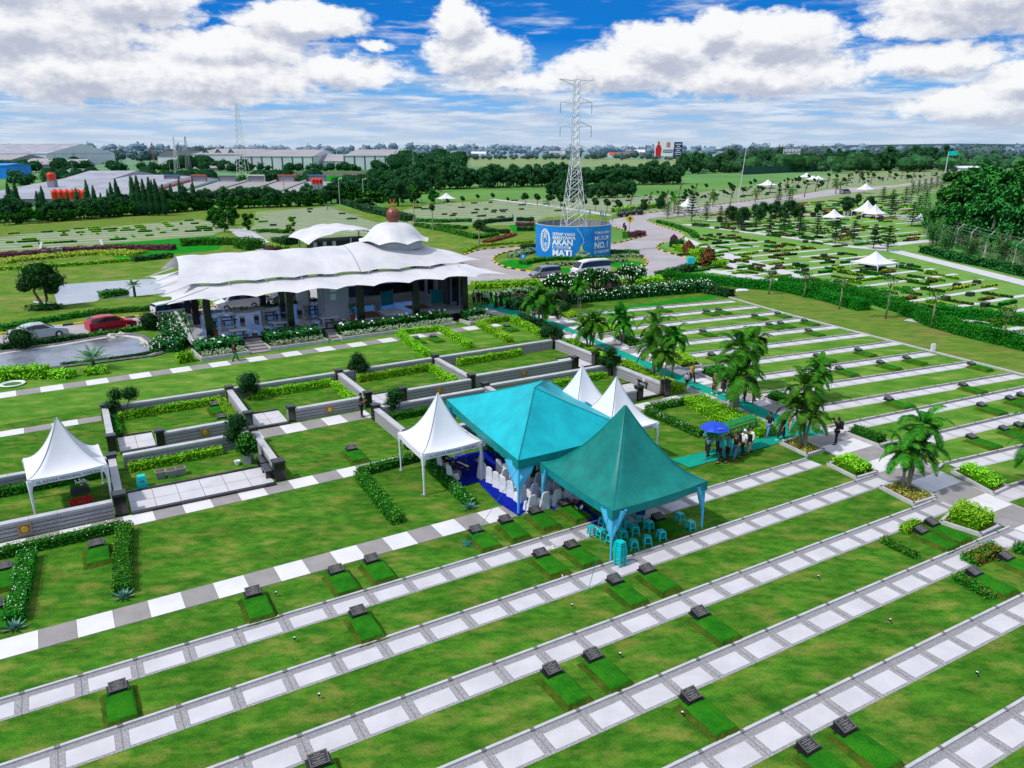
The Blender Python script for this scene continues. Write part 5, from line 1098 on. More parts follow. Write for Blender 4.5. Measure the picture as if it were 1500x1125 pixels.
cols = [(9.75, 70.7), (17.0, 70.9), (23.8, 70.75), (29.6, 70.7), (34.8, 70.2), (9.65, 77.8), (9.75, 83.8), (17.3, 83.8), (23.9, 84.2), (30.4, 84.4), (34.9, 83.6), (17.9, 77.5) , (23.2, 78.5)]
for u, v in cols:
    c = MB(); c.box(PL(u, v, (FL+4.55)/2), (.62, .62, 4.55-FL+.1), taper=.92); c.build('column', 'granite_black', pav)
def skin(rows, name, m='roof_membrane'):
    b = MB(); b.ring(rows, 0, False, False); return b.build(name, m, pav, smooth=True)
def scal(f, amp): return amp*abs(math.sin(PI*f))
# lower skirt: a band round the building, scalloped outer edge, highest inside
def band(z_out, z_in, u0, u1, v0, v1, inset, bays_long, bays_short, amp, name, n=10):
    out, inn = [], []
    P = [(u0, v0), (u1, v0), (u1, v1), (u0, v1)]; Q = [(u0+inset, v0+inset), (u1-inset, v0+inset), (u1-inset, v1-inset), (u0+inset, v1-inset)]
    for i in range(4):
        nb = bays_long if i % 2 == 0 else bays_short
        for k in range(nb*n):
            f = k/(nb*n); a, q = P[i], P[(i+1) % 4]; c, d = Q[i], Q[(i+1) % 4]; s_ = scal(f*nb, 1)
            ox, oy = a[0]+(q[0]-a[0])*f, a[1]+(q[1]-a[1])*f; ix, iy = c[0]+(d[0]-c[0])*f, c[1]+(d[1]-c[1])*f
            g_ = s_*amp; ox, oy = ox+(ix-ox)*g_, oy+(iy-oy)*g_
            out.append(PL(ox, oy, z_out+s_*.14)); inn.append(PL(ix, iy, z_in+s_*.1*.0))
    mid = [((a[0]+c[0])/2, (a[1]+c[1])/2, (a[2]+c[2])/2-.12) for a, c in zip(out, inn)]
    b = MB(); b.ring([out, mid, inn], 0, True, False); return b.build(name, 'roof_membrane', pav, smooth=True)
band(4.55, 5.45, 6.4, 39.0, 68.6, 85.4, 3.2, 9, 4, .22, 'lower_roof')
# left tie ribs
for k in range(5):
    v = 69.2+k*3.9; r = MB(); r.tube([PL(6.3, v, 4.55), PL(8.0, v, 5.05), PL(9.9, v, 5.6)], .05, 6); r.build('tie', 'metal_white', pav)
# upper roof, vaulted along the ridge, scalloped eaves
def upper():
    NU = 60; rows = []
    for j in range(13):
        t = j/12; vv = -1+2*t; row = []
        for i in range(NU+1):
            f = i/NU; u = 7.6+(38.2-7.6)*f; sc_f = scal(f*9, 1)
            half = 5.75-.28*sc_f
            if u > 31: half *= (1-((u-31)/9.2)**1.7*.45)
            rz = 7.4
            if u > 24: rz = 7.4+.3*math.sin(min(1, (u-24)/3)*PI/2)
            if u > 30: rz -= 2.15*((u-30)/8.2)**1.15
            zz = 5.55+.12*sc_f+(rz-5.55)*(1-abs(vv)**1.55)
            uu = u
            if i == 0: uu = u+.9*(1-abs(vv)**2)
            elif i < 6: uu = u+.9*(1-abs(vv)**2)*(1-i/6)
            row.append(PL(uu, 77+vv*half, zz))
        rows.append(row)
    skin(rows, 'upper_roof')
    seam = MB(); pts = []
    for j in range(13):
        vv = -1+2*j/12; pts.append(PL(24.2+.3*(1-vv*vv), 77+vv*5.72, 5.58+(7.42-5.55)*(1-abs(vv)**1.55)+.04))
    seam.tube(pts, .035, 5); seam.build('seam', 'metal_grey', pav)
upper()
for k in range(9):   # faint panel welds across the upper membrane
    u = 10.3+k*1.63; seam = MB(); seam.tube([PL(u, 77+vv*5.6, 5.6+(7.42-5.57)*(1-abs(vv)**1.55)+.015) for vv in [-1+2*j/12 for j in range(13)]], .014, 4); seam.build('seam', 'wall_light_grey', pav)
for k in range(10):   # struts holding the upper eave above the skirt
    u = 8.7+k*(38.0-8.7)/9; st_ = MB(); st_.tube([PL(u, 71.2, 5.55), PL(u, 72.0, 4.9)], .04, 5); st_.build('strut', 'metal_white', pav)
# dome with scalloped rim
b = MB(); n = 64; rows = []
for j in range(11):
    t = j/10; r = (3.75, 3.3, 2.98, 2.74, 2.5, 2.24, 1.95, 1.6, 1.2, .85, .55)[j]; z = 7.62+(0, .12, .36, .66, .98, 1.28, 1.55, 1.76, 1.9, 1.98, 2.0)[j]
    rows.append([PL(30.0+r*math.cos(2*PI*k/n)*(1-(.03*scal(k/n*8, 1) if j == 0 else 0)), 77+r*math.sin(2*PI*k/n), z+(.30*scal(k/n*8, 1)*(1-t)**2)+.05*math.cos(8*2*PI*k/n)*(1-t)*0) for k in range(n)])
b.ring(rows, 0, True, False); b.face(rows[-1], 0); b.build('dome', 'roof_membrane', pav, smooth=True)
b = MB(); b.lathe(PL(30, 77, 0), [(3.0, 7.0), (3.0, 7.75)], 24); b.build('dome_drum', 'wall_light_grey', pav)
b = MB(); b.lathe(PL(30, 77, 0), [(.55, 9.5), (.6, 9.62), (.5, 9.7), (.58, 9.8), (.70, 10.1), (.72, 10.4), (.62, 10.75), (.36, 10.98), (.1, 11.1), (.02, 11.15)], 20); bl_ = b.build('copper_ball', 'copper', pav, smooth=True)
b = MB()
for z, r in ((9.95, .65), (10.1, .705), (10.25, .725), (10.4, .72), (10.55, .69), (10.7, .64)): b.lathe(PL(30, 77, 0), [(r, z-.015), (r+.02, z), (r, z+.015)], 20)
for k in range(16): a = 2*PI*k/16; b.tube([PL(30+r*math.cos(a), 77+r*math.sin(a), z) for r, z in ((.59, 9.8), (.71, 10.1), (.73, 10.4), (.63, 10.75), (.37, 10.98))], .012, 4)
b.build('lattice', 'copper_dark', bl_)
b = MB(); b.lathe(PL(30, 77, 0), [(.05, 11.1), (.05, 11.3), (.16, 11.4), (.05, 11.5), (.03, 11.6)], 10)
b.ring([[PL(30+.26*math.cos(a), 77-.03+w_, 11.78+.26*math.sin(a)) for a in [R(125)+R(290)*k/12 for k in range(13)]]+[PL(30+.17*math.cos(a), 77-.03+w_, 11.83+.17*math.sin(a)) for a in [R(415)-R(290)*k/12 for k in range(13)]] for w_ in (0, .06)])
b.build('finial', 'orange_finial', pav)
# rooms: partition wall with posters, back parapet, mihrab wall with green screens
def pw(u0, v0, u1, v1, z0, z1, m, name='partition', t=.16):
    d, Ln = unit((u0, v0), (u1, v1)); b = MB(); b.box(PL((u0+u1)/2, (v0+v1)/2, (z0+z1)/2), (Ln, t, z1-z0), math.atan2(d.y, d.x)); return b.build(name, m, pav)
pw(20.9, 78.5, 21.0, 84, FL, 4.9, 'wall_light_grey'); pw(21.0, 73.3, 23.5, 73.35, FL, 4.9, 'wall_light_grey'); pw(20.9, 73.4, 20.9, 75, FL, 4.9, 'wall_light_grey')
pw(23.9, 84.2, 34.8, 84.2, FL, FL+1.2, 'granite_black', 'parapet', .3); pw(24, 84.3, 34, 84.3, FL+2.9, FL+3.05, 'metal_white', 'rail', .06)
pw(35.2, 71, 35.2, 84, FL, 4.9, 'wall_light_grey'); pw(34.9, 74.2, 35.0, 76.8, FL, 4.2, 'wall_dark', 'doorway', .3)
for v in (78.6, 81.2): pw(34.95, v, 34.95, v+1.0, FL+.4, 4.3, 'glass_dark', 'arched_window', .25)
pw(34.92, 72.0, 34.92, 73.1, FL+.3, 4.2, 'glass_dark', 'arched_window', .25)
for z in (2.6, 3.4): pw(21.6, 73.2, 22.2, 73.22, z+.1, z+.7, 'ink_white', 'poster', .04)
pw(8.2, 69.6, 8.6, 84.5, FL-.1, FL+.2, 'stone_cap', 'kerb_wall', .3)
def rug(u0, v0, u1, v1, m, lb):
    b = MB(); b.prism([PL(*p, 0)[:2] for p in ((u0, v0), (u1, v0), (u1, v1), (u0, v1))], FL+.002, FL+.02); o = b.build('prayer_rug', m, label=lb, cat='rug'); o.location = (*W(20, 77), 0); o.rotation_euler = (0, 0, TH); o.location.z = 0
rug(24.6, 72.2, 26.6, 75.2, 'leaf_red', 'dark red rug on the pavilion floor left of the middle column'); rug(30.4, 73.6, 32.6, 76, 'leaf_red', 'dark red rug on the pavilion floor right of the middle column')
rug(27.0, 72.0, 29.4, 75.0, 'ink_white', 'white sheet spread on the pavilion floor')
for u, v, lb in ((28.6, 76.2, 'green cloth screen near the middle of the prayer hall'), (33.6, 74.5, 'wide green cloth screen by the right wall of the prayer hall')):
    o = thing('folding_screen', lb, 'screen', (*W(u, v), FL), TH+.2)
    b = MB(); b.box((0, 0, 1.0), (1.5, .04, 1.5)); b.build('cloth', 'tent_turquoise_trim', o)
    for s_ in (-.75, .75): l = MB(); l.tube([(s_, 0, 0), (s_, 0, 1.9)], .03, 6); l.build('post', 'metal_grey', o)
# tables with four benches in the dining bays
def make_table():
    o = thing('picnic_table', 'x', 'table'); b = MB(); b.box((0, 0, .74), (1.7, .8, .08)); b.build('table_top', 'wall_light_grey', o)
    for s_ in (-.6, .6): l = MB(); l.box((s_, 0, .35), (.14, .5, .70)); l.build('leg', 'wall_light_grey', o)
    return o
def make_bench(w=.9):
    o = thing('bench', 'x', 'bench'); b = MB(); b.box((0, 0, .43), (w, .4, .07)); b.build('seat', 'wall_light_grey' if w < 1.2 else 'wall_dark', o)
    for s_ in (-.36*w, .36*w): l = MB(); l.box((s_, 0, .2), (.1, .34, .4)); l.build('leg', 'wall_dark', o)
    return o
tpx = [((333, 462), 'table in the far left bay'), ((350, 483), 'table in the near left bay'), ((395, 455), 'table in the second far bay'), ((412, 472), 'table in the second near bay'), ((457, 447), 'table in the third far bay'), ((482, 465), 'table in the third near bay')]
tb = make_table(); bn = make_bench(.85); bl2 = make_bench(1.4); first = True
for i, (p, lb) in enumerate(tpx):
    g_ = G(p[0], p[1], FL+.75); lab = 'pale stone '+lb+' of the pavilion'
    if i == 0: place(tb, [((*g_, FL), TH, 1, lab)], 'tables on the pavilion floor')
    else: dup(tb, (*g_, FL), TH, 1, lab, 'tables on the pavilion floor')
    u, v = UV(g_)
    for j, (du, dv, rz, kind) in enumerate(((-1.35, 0, PI/2, 0), (1.35, 0, PI/2, 0), (0, -.8, 0, 1), (0, .8, 0, 1))):
        src = (bn, bl2)[kind]; lab = ['square stool-bench left of the ', 'square stool-bench right of the ', 'near long bench of the ', 'far long bench of the '][j]+lb
        if i == 0 and j in (0, 2): place(src, [((*W(u+du, v+dv), FL), TH+rz, 1, lab)], 'benches round the pavilion tables')
        else: dup(src, (*W(u+du, v+dv), FL), TH+rz, 1, lab, 'benches round the pavilion tables')
def potted(loc, lb, sc=1):
    o = thing('potted_plant', lb, 'plant', loc, 0, None, sc); b = MB(); b.lathe((0, 0, 0), [(.2, 0), (.28, .5), (.32, .55), (.26, .56), (.24, .45)], 14); b.build('pot', 'terracotta', o)
    b = MB()
    for k in range(90): a = random.random()*6.28; z = random.uniform(.6, 1.7); q = .35*random.random()+.1; b.leaf((math.cos(a)*q, math.sin(a)*q, z), .22, (math.cos(a), math.sin(a), .6))
    for k in range(5): b.tube([(0, 0, .5), (.2*math.cos(k*1.3), .2*math.sin(k*1.3), 1.4)], .012, 4)
    b.build('leaves', 'leaf_gloss', o)
for p, lb in (((291, 464), 'red potted plant by the far left column'), ((316, 493), 'red potted plant by the near left column'), ((517, 469), 'red potted plant beside the poster wall'), ((475, 444), 'red potted plant at the back of the dining bays')): potted((*G(p[0], p[1], FL), FL), lb)
# small arched pavilion behind
sp = thing('arched_pavilion', 'small white arched membrane pavilion behind the main roof', 'pavilion', W(41.4, 131.5), TH); rows = []
for j in range(9):
    v = -6.5+13*j/8; rows.append([(-7.5+15*i/20, v, 2.0+1.9*math.sin(PI*i/20)**.8+(.35*math.sin(PI*j/8)) + .2*abs(math.sin(PI*i/5))*(1 if j in (0, 8) else 0)) for i in range(21)])
b = MB(); b.ring(rows, 0, False, False); b.build('roof', 'roof_membrane', sp, smooth=True)
for x in (-6, -4.4, -2.8): b = MB(); b.box((x, -5, 1.1), (.5, .5, 2.2)); b.build('column', 'wall_light_grey', sp)
for x, y in ((-6, 5), (5, -5), (5, 5), (0, -5.4)): b = MB(); b.tube([(x, y, 0), (x, y, 2.6)], .12, 6); b.build('post', 'metal_white', sp)
b = MB(); b.box((0, 1, .9), (10, 6, 1.8)); b.build('inner_room', 'wall_dark', sp)
# ================================================================ CHAIRS AND STOOLS
def make_chair():
    o = thing('covered_chair', 'x', 'chair'); b = MB(); n = 24
    def rrect(w_, d_, z, fl=0.0, cx=0, cy=0):
        out = []
        for k in range(n):
            a = 2*PI*k/n; c, s_ = math.cos(a), math.sin(a); e_ = .35; x = math.copysign(abs(c)**e_, c)*w_/2; y = math.copysign(abs(s_)**e_, s_)*d_/2; q = 1+fl*(1 if k % 2 else -1); out.append((cx+x*q, cy+y*q, z))
        return out
    b.ring([rrect(.56, .56, .02, .05), rrect(.50, .50, .25, .03), rrect(.46, .46, .44, .01), rrect(.43, .43, .47), rrect(.2, .2, .48)], 0, True, True)
    b.build('seat_cover', 'chair_cloth', o)
    b = MB(); b.ring([rrect(.50, .14, .02, .05, 0, -.25), rrect(.46, .13, .45, .02, 0, -.23), rrect(.44, .11, .7, 0, 0, -.26), rrect(.38, .08, .9, 0, 0, -.29), rrect(.24, .06, .96, 0, 0, -.30), rrect(.1, .03, .975, 0, 0, -.3)], 0, True, True)
    b.build('back_cover', 'chair_cloth', o); return o
def make_stool():
    o = thing('plastic_stool', 'x', 'stool'); b = MB()
    b.box((0, 0, .445), (.29, .29, .03), taper=.93); b.box((0, 0, .415), (.31, .31, .035)); b.build('seat', 'stool_plastic', o)
    for sx in (-1, 1):
        for sy in (-1, 1):
            l = MB(); l.ring([[(sx*(x0+dx*.06), sy*(x0+dy*.06), z) for dx, dy in ((0, 0), (1, 0), (1, 1), (0, 1))] for x0, z in ((.145, 0), (.12, .2), (.095, .41))]); l.build('leg', 'stool_plastic', o)
    for sx, sy, rz in ((0, -1, 0), (0, 1, 0), (-1, 0, PI/2), (1, 0, PI/2)):
        l = MB(); l.box((sx*.155, sy*.155, .15), (.26, .018, .05), rz); l.build('stretcher', 'stool_plastic', o)
    return o
ch = make_chair(); spots = []
def cs(u, v, rz, lb): spots.append(((*W(u, v), 0), TH+rz+random.uniform(-.06, .06), 1, lb))
for k, (px, py) in enumerate(((713, 694), (722, 701), (732, 708), (742, 715), (753, 722), (736, 689), (746, 696), (757, 703), (768, 710))):
    u, v = UV(G(px, py+5)); cs(u, v, -PI/2+.3, 'white covered chair on the blue carpet, in the front block under the turquoise tent')
for r_ in range(4):
    for k in range(8 if r_ else 9):
        if r_ == 0 and k < 0: continue
        cs(17.75+k*.70+r_*.12+random.uniform(-.05, .05), 28.95+r_*1.12+random.uniform(-.08, .08), PI+PI if False else 0, 'white covered chair in the rear block behind the green tent post')
place(ch, spots, 'white covered chairs under the tents')
cs2 = [((650, 688), 'white covered chair behind the keyboard player'), ((664, 703), 'white covered chair of the keyboard player')]
for (px, py), lb in cs2: dup(ch, (*G(px, py), 0), TH-PI/2+.2, 1, lb, 'white covered chairs under the tents')
st = make_stool(); sp_ = []
SL = [((867, 784), 'leftmost teal stool on the stone path'), ((881, 788), 'teal stool left of the green tent post'), ((895, 796), 'teal stool half behind the green tent post'), ((884, 770), 'teal stool beside the navy ground sheet'), ((912, 789), 'teal stool right of the post in the second row'),
      ((918, 774), 'teal stool at the back near the box stool'), ((930, 783), 'teal stool in the middle of the group'), ((937, 765), 'teal stool carrying a box'), ((950, 776), 'teal stool right of the box stool'), ((928, 804), 'teal stool at the near centre'), ((948, 798), 'teal stool right of the near centre'),
      ((968, 790), 'teal stool at the right end of the group'), ((906, 806), 'teal stool just behind the tall stack'), ((995, 764), 'left one of two teal stools apart at the right'), ((1011, 776), 'right one of two teal stools apart at the right'), ((903, 776), 'teal stool in the shade behind the drape'), ((900, 764), 'teal stool at the very back of the group')]
for (px, py), lb in SL: sp_.append((gz(px, py), TH+random.uniform(-.5, .5), 1, lb))
c_ = G(908, 828)
for k in range(7): sp_.append(((c_[0], c_[1], k*.115), TH+.1, 1, 'teal stool in the tall stack, number %s from the ground' % ['one', 'two', 'three', 'four', 'five', 'six', 'seven'][k]))
place(st, sp_, 'teal plastic stools round the green tent')
o = thing('step_stool', 'turquoise stool with a dark handle slot standing by the plot paving', 'stool', gz(209, 713), TH)
b = MB(); b.ring([[(x*w_, y*d_, z) for x, y in ((-1, -1), (1, -1), (1, 1), (-1, 1))] for w_, d_, z in ((.27, .24, 0), (.2, .18, .62), (.18, .16, .66))]); b.build('body', 'stool_plastic', o); b = MB(); b.box((0, -.2, .4), (.2, .06, .05)); b.build('handle_slot', 'wall_dark', o)
# box on stool, speaker, bits on graves
b = MB(); b.box((0, 0, .62), (.42, .3, .26)); b.box((0, 0, .78), (.4, .28, .05), m=1); o = b.build('cardboard_box', ['ink_navy', 'terracotta'], label='dark printed box standing on a teal stool under the green tent', cat='box'); o.location = gz(937, 766)
for (px, py), nm, lb in (((808, 811), 'flower_white', 'white petals scattered by the headstone left of the green tent'), ((843, 737), 'flower_white', 'white flowers laid beside the red bowl'), ((824, 843), 'flower_white', 'small white bunch on the path curb below the petals grave')):
    b = MB(); c_ = G(px, py)
    zz = .27 if py < 840 else .03
    for _ in range(40 if py < 840 else 12): b.leaf((c_[0]+random.gauss(0, .14 if py < 840 else .06), c_[1]+random.gauss(0, .08), zz+random.random()*.06), .065, (0, -.3, 1), 0, 1)
    b.build('flower_offering', nm, label=lb, cat='flowers', world=True)
b = MB(); c_ = G(843, 745); b.lathe((c_[0], c_[1], .27), [(.05, 0), (.15, .1), (.16, .12), (.13, .11)], 14); b.build('bowl', 'terracotta', label='red clay bowl on the grave beside the green tent', cat='bowl', world=True)
c_ = G(844, 752); b = MB(); b.leaf((c_[0], c_[1], .3), .4, (0, 0, 1), 0, .8); b.leaf((c_[0]+.25, c_[1]+.05, .31), .3, (0, 0, 1), 0, .8); b.build('paper_sheets', 'ink_white', label='white sheets lying on the grave below the red bowl', cat='paper', world=True)
# red petal bed and planter under the leftmost tent
c0 = UV(G(120, 737)); b = MB(); b.prism([W(c0[0]+x, c0[1]+y) for x, y in ((-.5, -.45), (.5, -.45), (.5, .45), (-.5, .45))], 0, .12, 1)
for _ in range(420): p = W(c0[0]+random.uniform(-.5, .5), c0[1]+random.uniform(-.45, .45)); b.leaf((*p, .14+random.random()*.04), .1, (0, 0, 1), 0, 1)
b.build('petal_bed', ['flower_red', 'soil'], label='square bed of red petals under the leftmost white tent', cat='flower bed', world=True)
o = thing('flower_box', 'dark flower box with white and red flowers behind the petal bed', 'planter', gz(118, 722), TH); b = MB(); b.box((0, 0, .18), (.85, .42, .36)); b.build('box', 'wall_dark', o); b = MB()
for _ in range(160): b.leaf((random.uniform(-.4, .4), random.uniform(-.2, .2), random.uniform(.36, .62)), .12)
b.build('leaves', 'leaf_mid', o); b = MB()
for _ in range(34): b.leaf((random.uniform(-.2, .5), random.uniform(-.3, .2), random.uniform(.5, .72)), .12, (0, -.5, 1), 0, 1)
b.build('blossom', 'flower_white', o)
def box_planter(px, py, lb, sc=1):
    o = thing('grey_planter', lb, 'planter', gz(px, py), TH, 'grey square planters on the plot grass', sc); b = MB(); b.ring([[(x*w_, y*w_, z) for x, y in ((-1, -1), (1, -1), (1, 1), (-1, 1))] for w_, z in ((.2, 0), (.26, .42), (.22, .42), (.22, .36))], cap=True); b.build('pot', 'metal_grey', o)
    b = MB(); b.box((0, 0, .37), (.4, .4, .03)); b.build('soil', 'soil', o)
for px, py, lb in ((236, 700, 'left grey planter of three'), (252, 698, 'middle grey planter of three'), (265, 695, 'right grey planter of three')): box_planter(px, py, lb)
o = thing('white_flowerpot', 'small white pot on the grass by the stacked topiary', 'pot', gz(348, 681)); b = MB(); b.lathe((0, 0, 0), [(.1, 0), (.18, .26), (.14, .26), (.1, .2)], 12); b.build('pot', 'ink_white', o)
o = thing('shrub_in_tub', 'leafy shrub in a dark tub by the black benches', 'plant', gz(364, 678)); b = MB(); b.box((0, 0, .25), (.5, .5, .5)); b.build('tub', 'metal_grey', o); b = MB(); b.foliage((0, 0, 1.1), (.6, .6, .7), 260, .15, 0, True, 1); b.build('leaves', ['leaf_mid', 'leaf_core'], o)
def stone_bench(px, py, rz, lb, l=1.2):
    o = thing('black_bench', lb, 'bench', gz(px, py), rz, 'black granite benches in the family plots'); b = MB(); b.box((0, 0, .47), (l, .42, .08)); b.build('seat', 'granite_black', o)
    for s_ in (-1, 1): b = MB(); b.box((s_*l*.36, 0, .215), (.14, .36, .43)); b.build('leg', 'granite_black', o)
for px, py, rz, lb in ((385, 684, TH+PI/2, 'black bench at the far end of the big plot paving'), (392, 697, TH+PI/2, 'black bench at the near end of the big plot paving'), (851, 522, TH+PI/2, 'black bench on the upper plot beside the teal carpet'), (943, 567, TH+PI/2, 'black bench on the lower plot beside the teal carpet')): stone_bench(px, py, rz, lb)
b = MB(); c_ = G(943, 568); b.box((c_[0], c_[1], .6), (.2, .15, .24)); b.build('white_box', 'ink_white', label='small white box on the lower black bench', cat='box', world=True)
o = thing('hose_reel', 'coiled white garden hose lying on the grass by the near pond', 'hose', gz(19, 564)); b = MB()
for r in (.75, .66, .8): b.tube([(r*math.cos(a), r*math.sin(a), .06+.05*(r > .7)) for a in [2*PI*k/24 for k in range(25)]], .045, 6)
b.build('coil', 'ink_white', o)
o = thing('litter_bin', 'teal plastic bin standing at the road edge', 'bin', gz(1011, 391)); b = MB(); b.ring([[(x*w_, y*w_, z) for x, y in ((-1, -1), (1, -1), (1, 1), (-1, 1))] for w_, z in ((.4, 0), (.55, 1.15), (.58, 1.2), (.5, 1.4))]); b.build('body', 'stool_plastic', o); b = MB(); b.box((0, -.1, 1.45), (.95, .95, .06)); b.build('lid', 'stool_plastic', o)
o = thing('road_sign', 'small round blue sign on the roundabout', 'sign', gz(766, 388)); b = MB(); b.tube([(0, 0, 0), (0, 0, 1.2)], .03, 6); b.build('post', 'metal_grey', o); b = MB(); b.ring([[(.42*math.cos(a), y, 1.25+.42*math.sin(a)) for a in [2*PI*k/20 for k in range(20)]] for y in (-.02, -.05)]); b.build('sign_face', 'banner_blue', o)
b = MB(); b.ring([[(x, -.06-y, z) for x, z in ((-.06, 1.0), (.06, 1.0), (.06, 1.3), (.2, 1.3), (0, 1.52), (-.2, 1.3), (-.06, 1.3))] for y in (0, .01)]); b.build('arrow', 'ink_white', o)
o = thing('road_sign', 'yellow diamond warning sign on a pole by the road bend', 'sign', gz(922, 339)); b = MB(); b.tube([(0, 0, 0), (0, 0, 3)], .06, 6); b.build('post', 'metal_grey', o); b = MB(); b.ring([[(x*.95, y, 2.6+z*.95) for x, z in ((0, -1), (1, 0), (0, 1), (-1, 0))] for y in (-.05, -.10)]); b.build('sign_face', 'yellow_paint', o); b = MB(); b.ring([[(x, y, 2.6+z) for x, z in ((-.12, -.5), (.12, -.5), (.12, 0), (.45, 0), (.0, .5), (-.45, 0), (-.12, 0))] for y in (-.11, -.12)]); b.build('arrow', 'black_paint', o)
b = MB(); b.box((0, 0, .6), (.9, .6, 1.2)); b.box((0, 0, 1.25), (.95, .65, .12)); o = b.build('litter_bin', 'leaf_mid', label='dark green bin on the grass tip by the road', cat='bin'); o.location = gz(915, 349)
o = thing('traffic_cone', 'orange traffic cone beside the red car', 'cone', gz(187, 486)); b = MB(); b.lathe((0, 0, 0), [(.22, 0), (.22, .05), (.16, .06), (.03, .8), (0.01, .82)], 12); b.build('cone', 'flower_orange', o)
for px, py, lb in ((428, 942, 'tiny black spotlight'), (1099, 529, 'white marker post at the foot of the dry bank')):
    pass
b = MB(); b.box((0, 0, .35), (.3, .25, .7)); o = b.build('marker_post', 'tile_white', label='short white marker post at the dry bank edge', cat='post'); o.location = gz(1366, 515)
o = thing('boundary_stone', 'white flat stone at the top of the dry bank', 'stone', gz(1086, 427)); b = MB(); b.blob((0, 0, .1), (1.0, .5, .25)); b.build('stone', 'tile_white', o)
# garden spotlights in the lawn
LSP = [(405, 874), (432, 941), (468, 1024), (838, 892), (908, 964), (999, 1051), (1198, 850), (1303, 914), (1430, 992)]
def spotlight():
    o = thing('garden_light', 'x', 'lamp'); b = MB(); b.tube([(0, 0, 0), (0, 0, .14)], .012, 5); b.build('spike', 'metal_grey', o); b = MB(); b.lathe((0, 0, .13), [(.03, 0), (.05, .03), (.045, .09)], 8, cap=True); b.build('lamp_head', 'rubber', o); b = MB(); b.lathe((0, 0, .222), [(.04, 0), (.001, .008)], 8); b.build('lens', 'lamp_glass', o); return o
place(spotlight(), [(gz(*p), random.random()*6, 1.0, 'tiny black garden spotlight stuck in the lawn strip') for p in LSP], 'garden spotlights in the grass rows')
# guy ropes
for (a, z0, b_, lb) in (((759, 755), 2.5, (686, 801), 'thin green guy rope tied near a grave'), ((888, 827), 2.2, (861, 868), 'thin teal guy rope pegged in the lawn')):
    p, q = G(*a), G(*b_); m = MB(); m.tube([(p[0], p[1], z0), (q[0], q[1], .05)], .012, 4); m.build('guy_rope', 'tent_green', label=lb, cat='rope', world=True)
o = thing('rope_bundle', 'knot of green rope and an offcut on the lawn', 'rope', gz(684, 798)); b = MB()
for k in range(7): b.tube([(random.gauss(0, .12), random.gauss(0, .12), .04+.03*j) for j in range(5)], .018, 4)
b.build('rope', 'tent_green', o)

# ================================================================ PONDS
def pond(name, pts, z, m): b = MB(); b.poly(PX(*pts), z, 0); return b.build(name, m, kind='structure')
pond('pond_water', ((84, 446), (80, 432), (82, 418), (120, 415), (180, 411), (240, 408), (262, 410), (262, 432), (240, 430), (205, 434), (150, 438), (140, 442), (95, 447), (50, 444), (48, 441)), .045, 'water')
mb = MB(); ou = PX((-60, 528), (0, 517), (80, 506), (150, 494), (185, 489), (215, 493), (232, 505), (242, 518), (225, 523), (160, 531), (85, 540), (0, 552), (-60, 556)); n = len(ou); cx = sum(p[0] for p in ou)/n; cy = sum(p[1] for p in ou)/n
def ins(f): return [(cx+(p[0]-cx)*f, cy+(p[1]-cy)*f*1.0) for p in ou]
mb.ring([[(p[0], p[1], .10) for p in ou], [(p[0], p[1], .22) for p in ins(.97)], [(p[0], p[1], .10) for p in ins(.91)], ], 0, True, False); mb.ring([[(p[0], p[1], .10) for p in ins(.91)], [(p[0], p[1], .03) for p in ins(.80)]], 1, True, False)
S('pond_bank', mb, ['pond_bank', 'pond_liner']); mb = MB(); mb.poly(ins(.86), .062, 0); S('pond_water', mb, 'water_dull')
for px, py, r, lb in ((165, 495, .5, 'pale rock on the far edge of the near pond'), (178, 492, .4, 'smaller pale rock on the far edge of the near pond'), (210, 506, .35, 'rock at the right end of the near pond')):
    b = MB(); b.blob((0, 0, .15), (r, r*.6, r*.6), jit=.3); o = b.build('rock', 'pond_liner', label=lb, cat='rock'); o.location = gz(px, py)

# ================================================================ TOWER AND BANNER DRUM
DC = (10.2, 128.5); DR = 6.25; DH = 5.2
tw = thing('transmission_tower', 'tall white lattice power pylon rising from the blue banner drum', 'pylon', DC, .25, sc=.97)
def hw(z): return 2.3-(2.3-.52)*z/16.8 if z < 16.8 else .52-.1*(z-16.8)/11.4
lv = [0, 2.6, 5.0, 7.2, 9.2, 11.0, 12.6, 14.1, 15.5, 16.8]+[16.8+1.14*k for k in range(1, 11)]
b = MB()
for sx in (-1, 1):
    for sy in (-1, 1): b.tube([(sx*hw(z), sy*hw(z), z) for z in lv], [.075 if z < 17 else .05 for z in lv], 4)
b.build('corner_legs', 'metal_white', tw); b = MB()
for z0, z1 in zip(lv[:-1], lv[1:]):
    h0, h1 = hw(z0), hw(z1); r_ = .038 if z0 < 16 else .024
    for (a, c) in (((-1, -1), (1, -1)), ((1, -1), (1, 1)), ((1, 1), (-1, 1)), ((-1, 1), (-1, -1))):
        b.tube([(a[0]*h0, a[1]*h0, z0), (c[0]*h1, c[1]*h1, z1)], r_, 4); b.tube([(c[0]*h0, c[1]*h0, z0), (a[0]*h1, a[1]*h1, z1)], r_, 4); b.tube([(a[0]*h1, a[1]*h1, z1), (c[0]*h1, c[1]*h1, z1)], r_*.9, 4)
b.build('lattice', 'metal_white', tw)
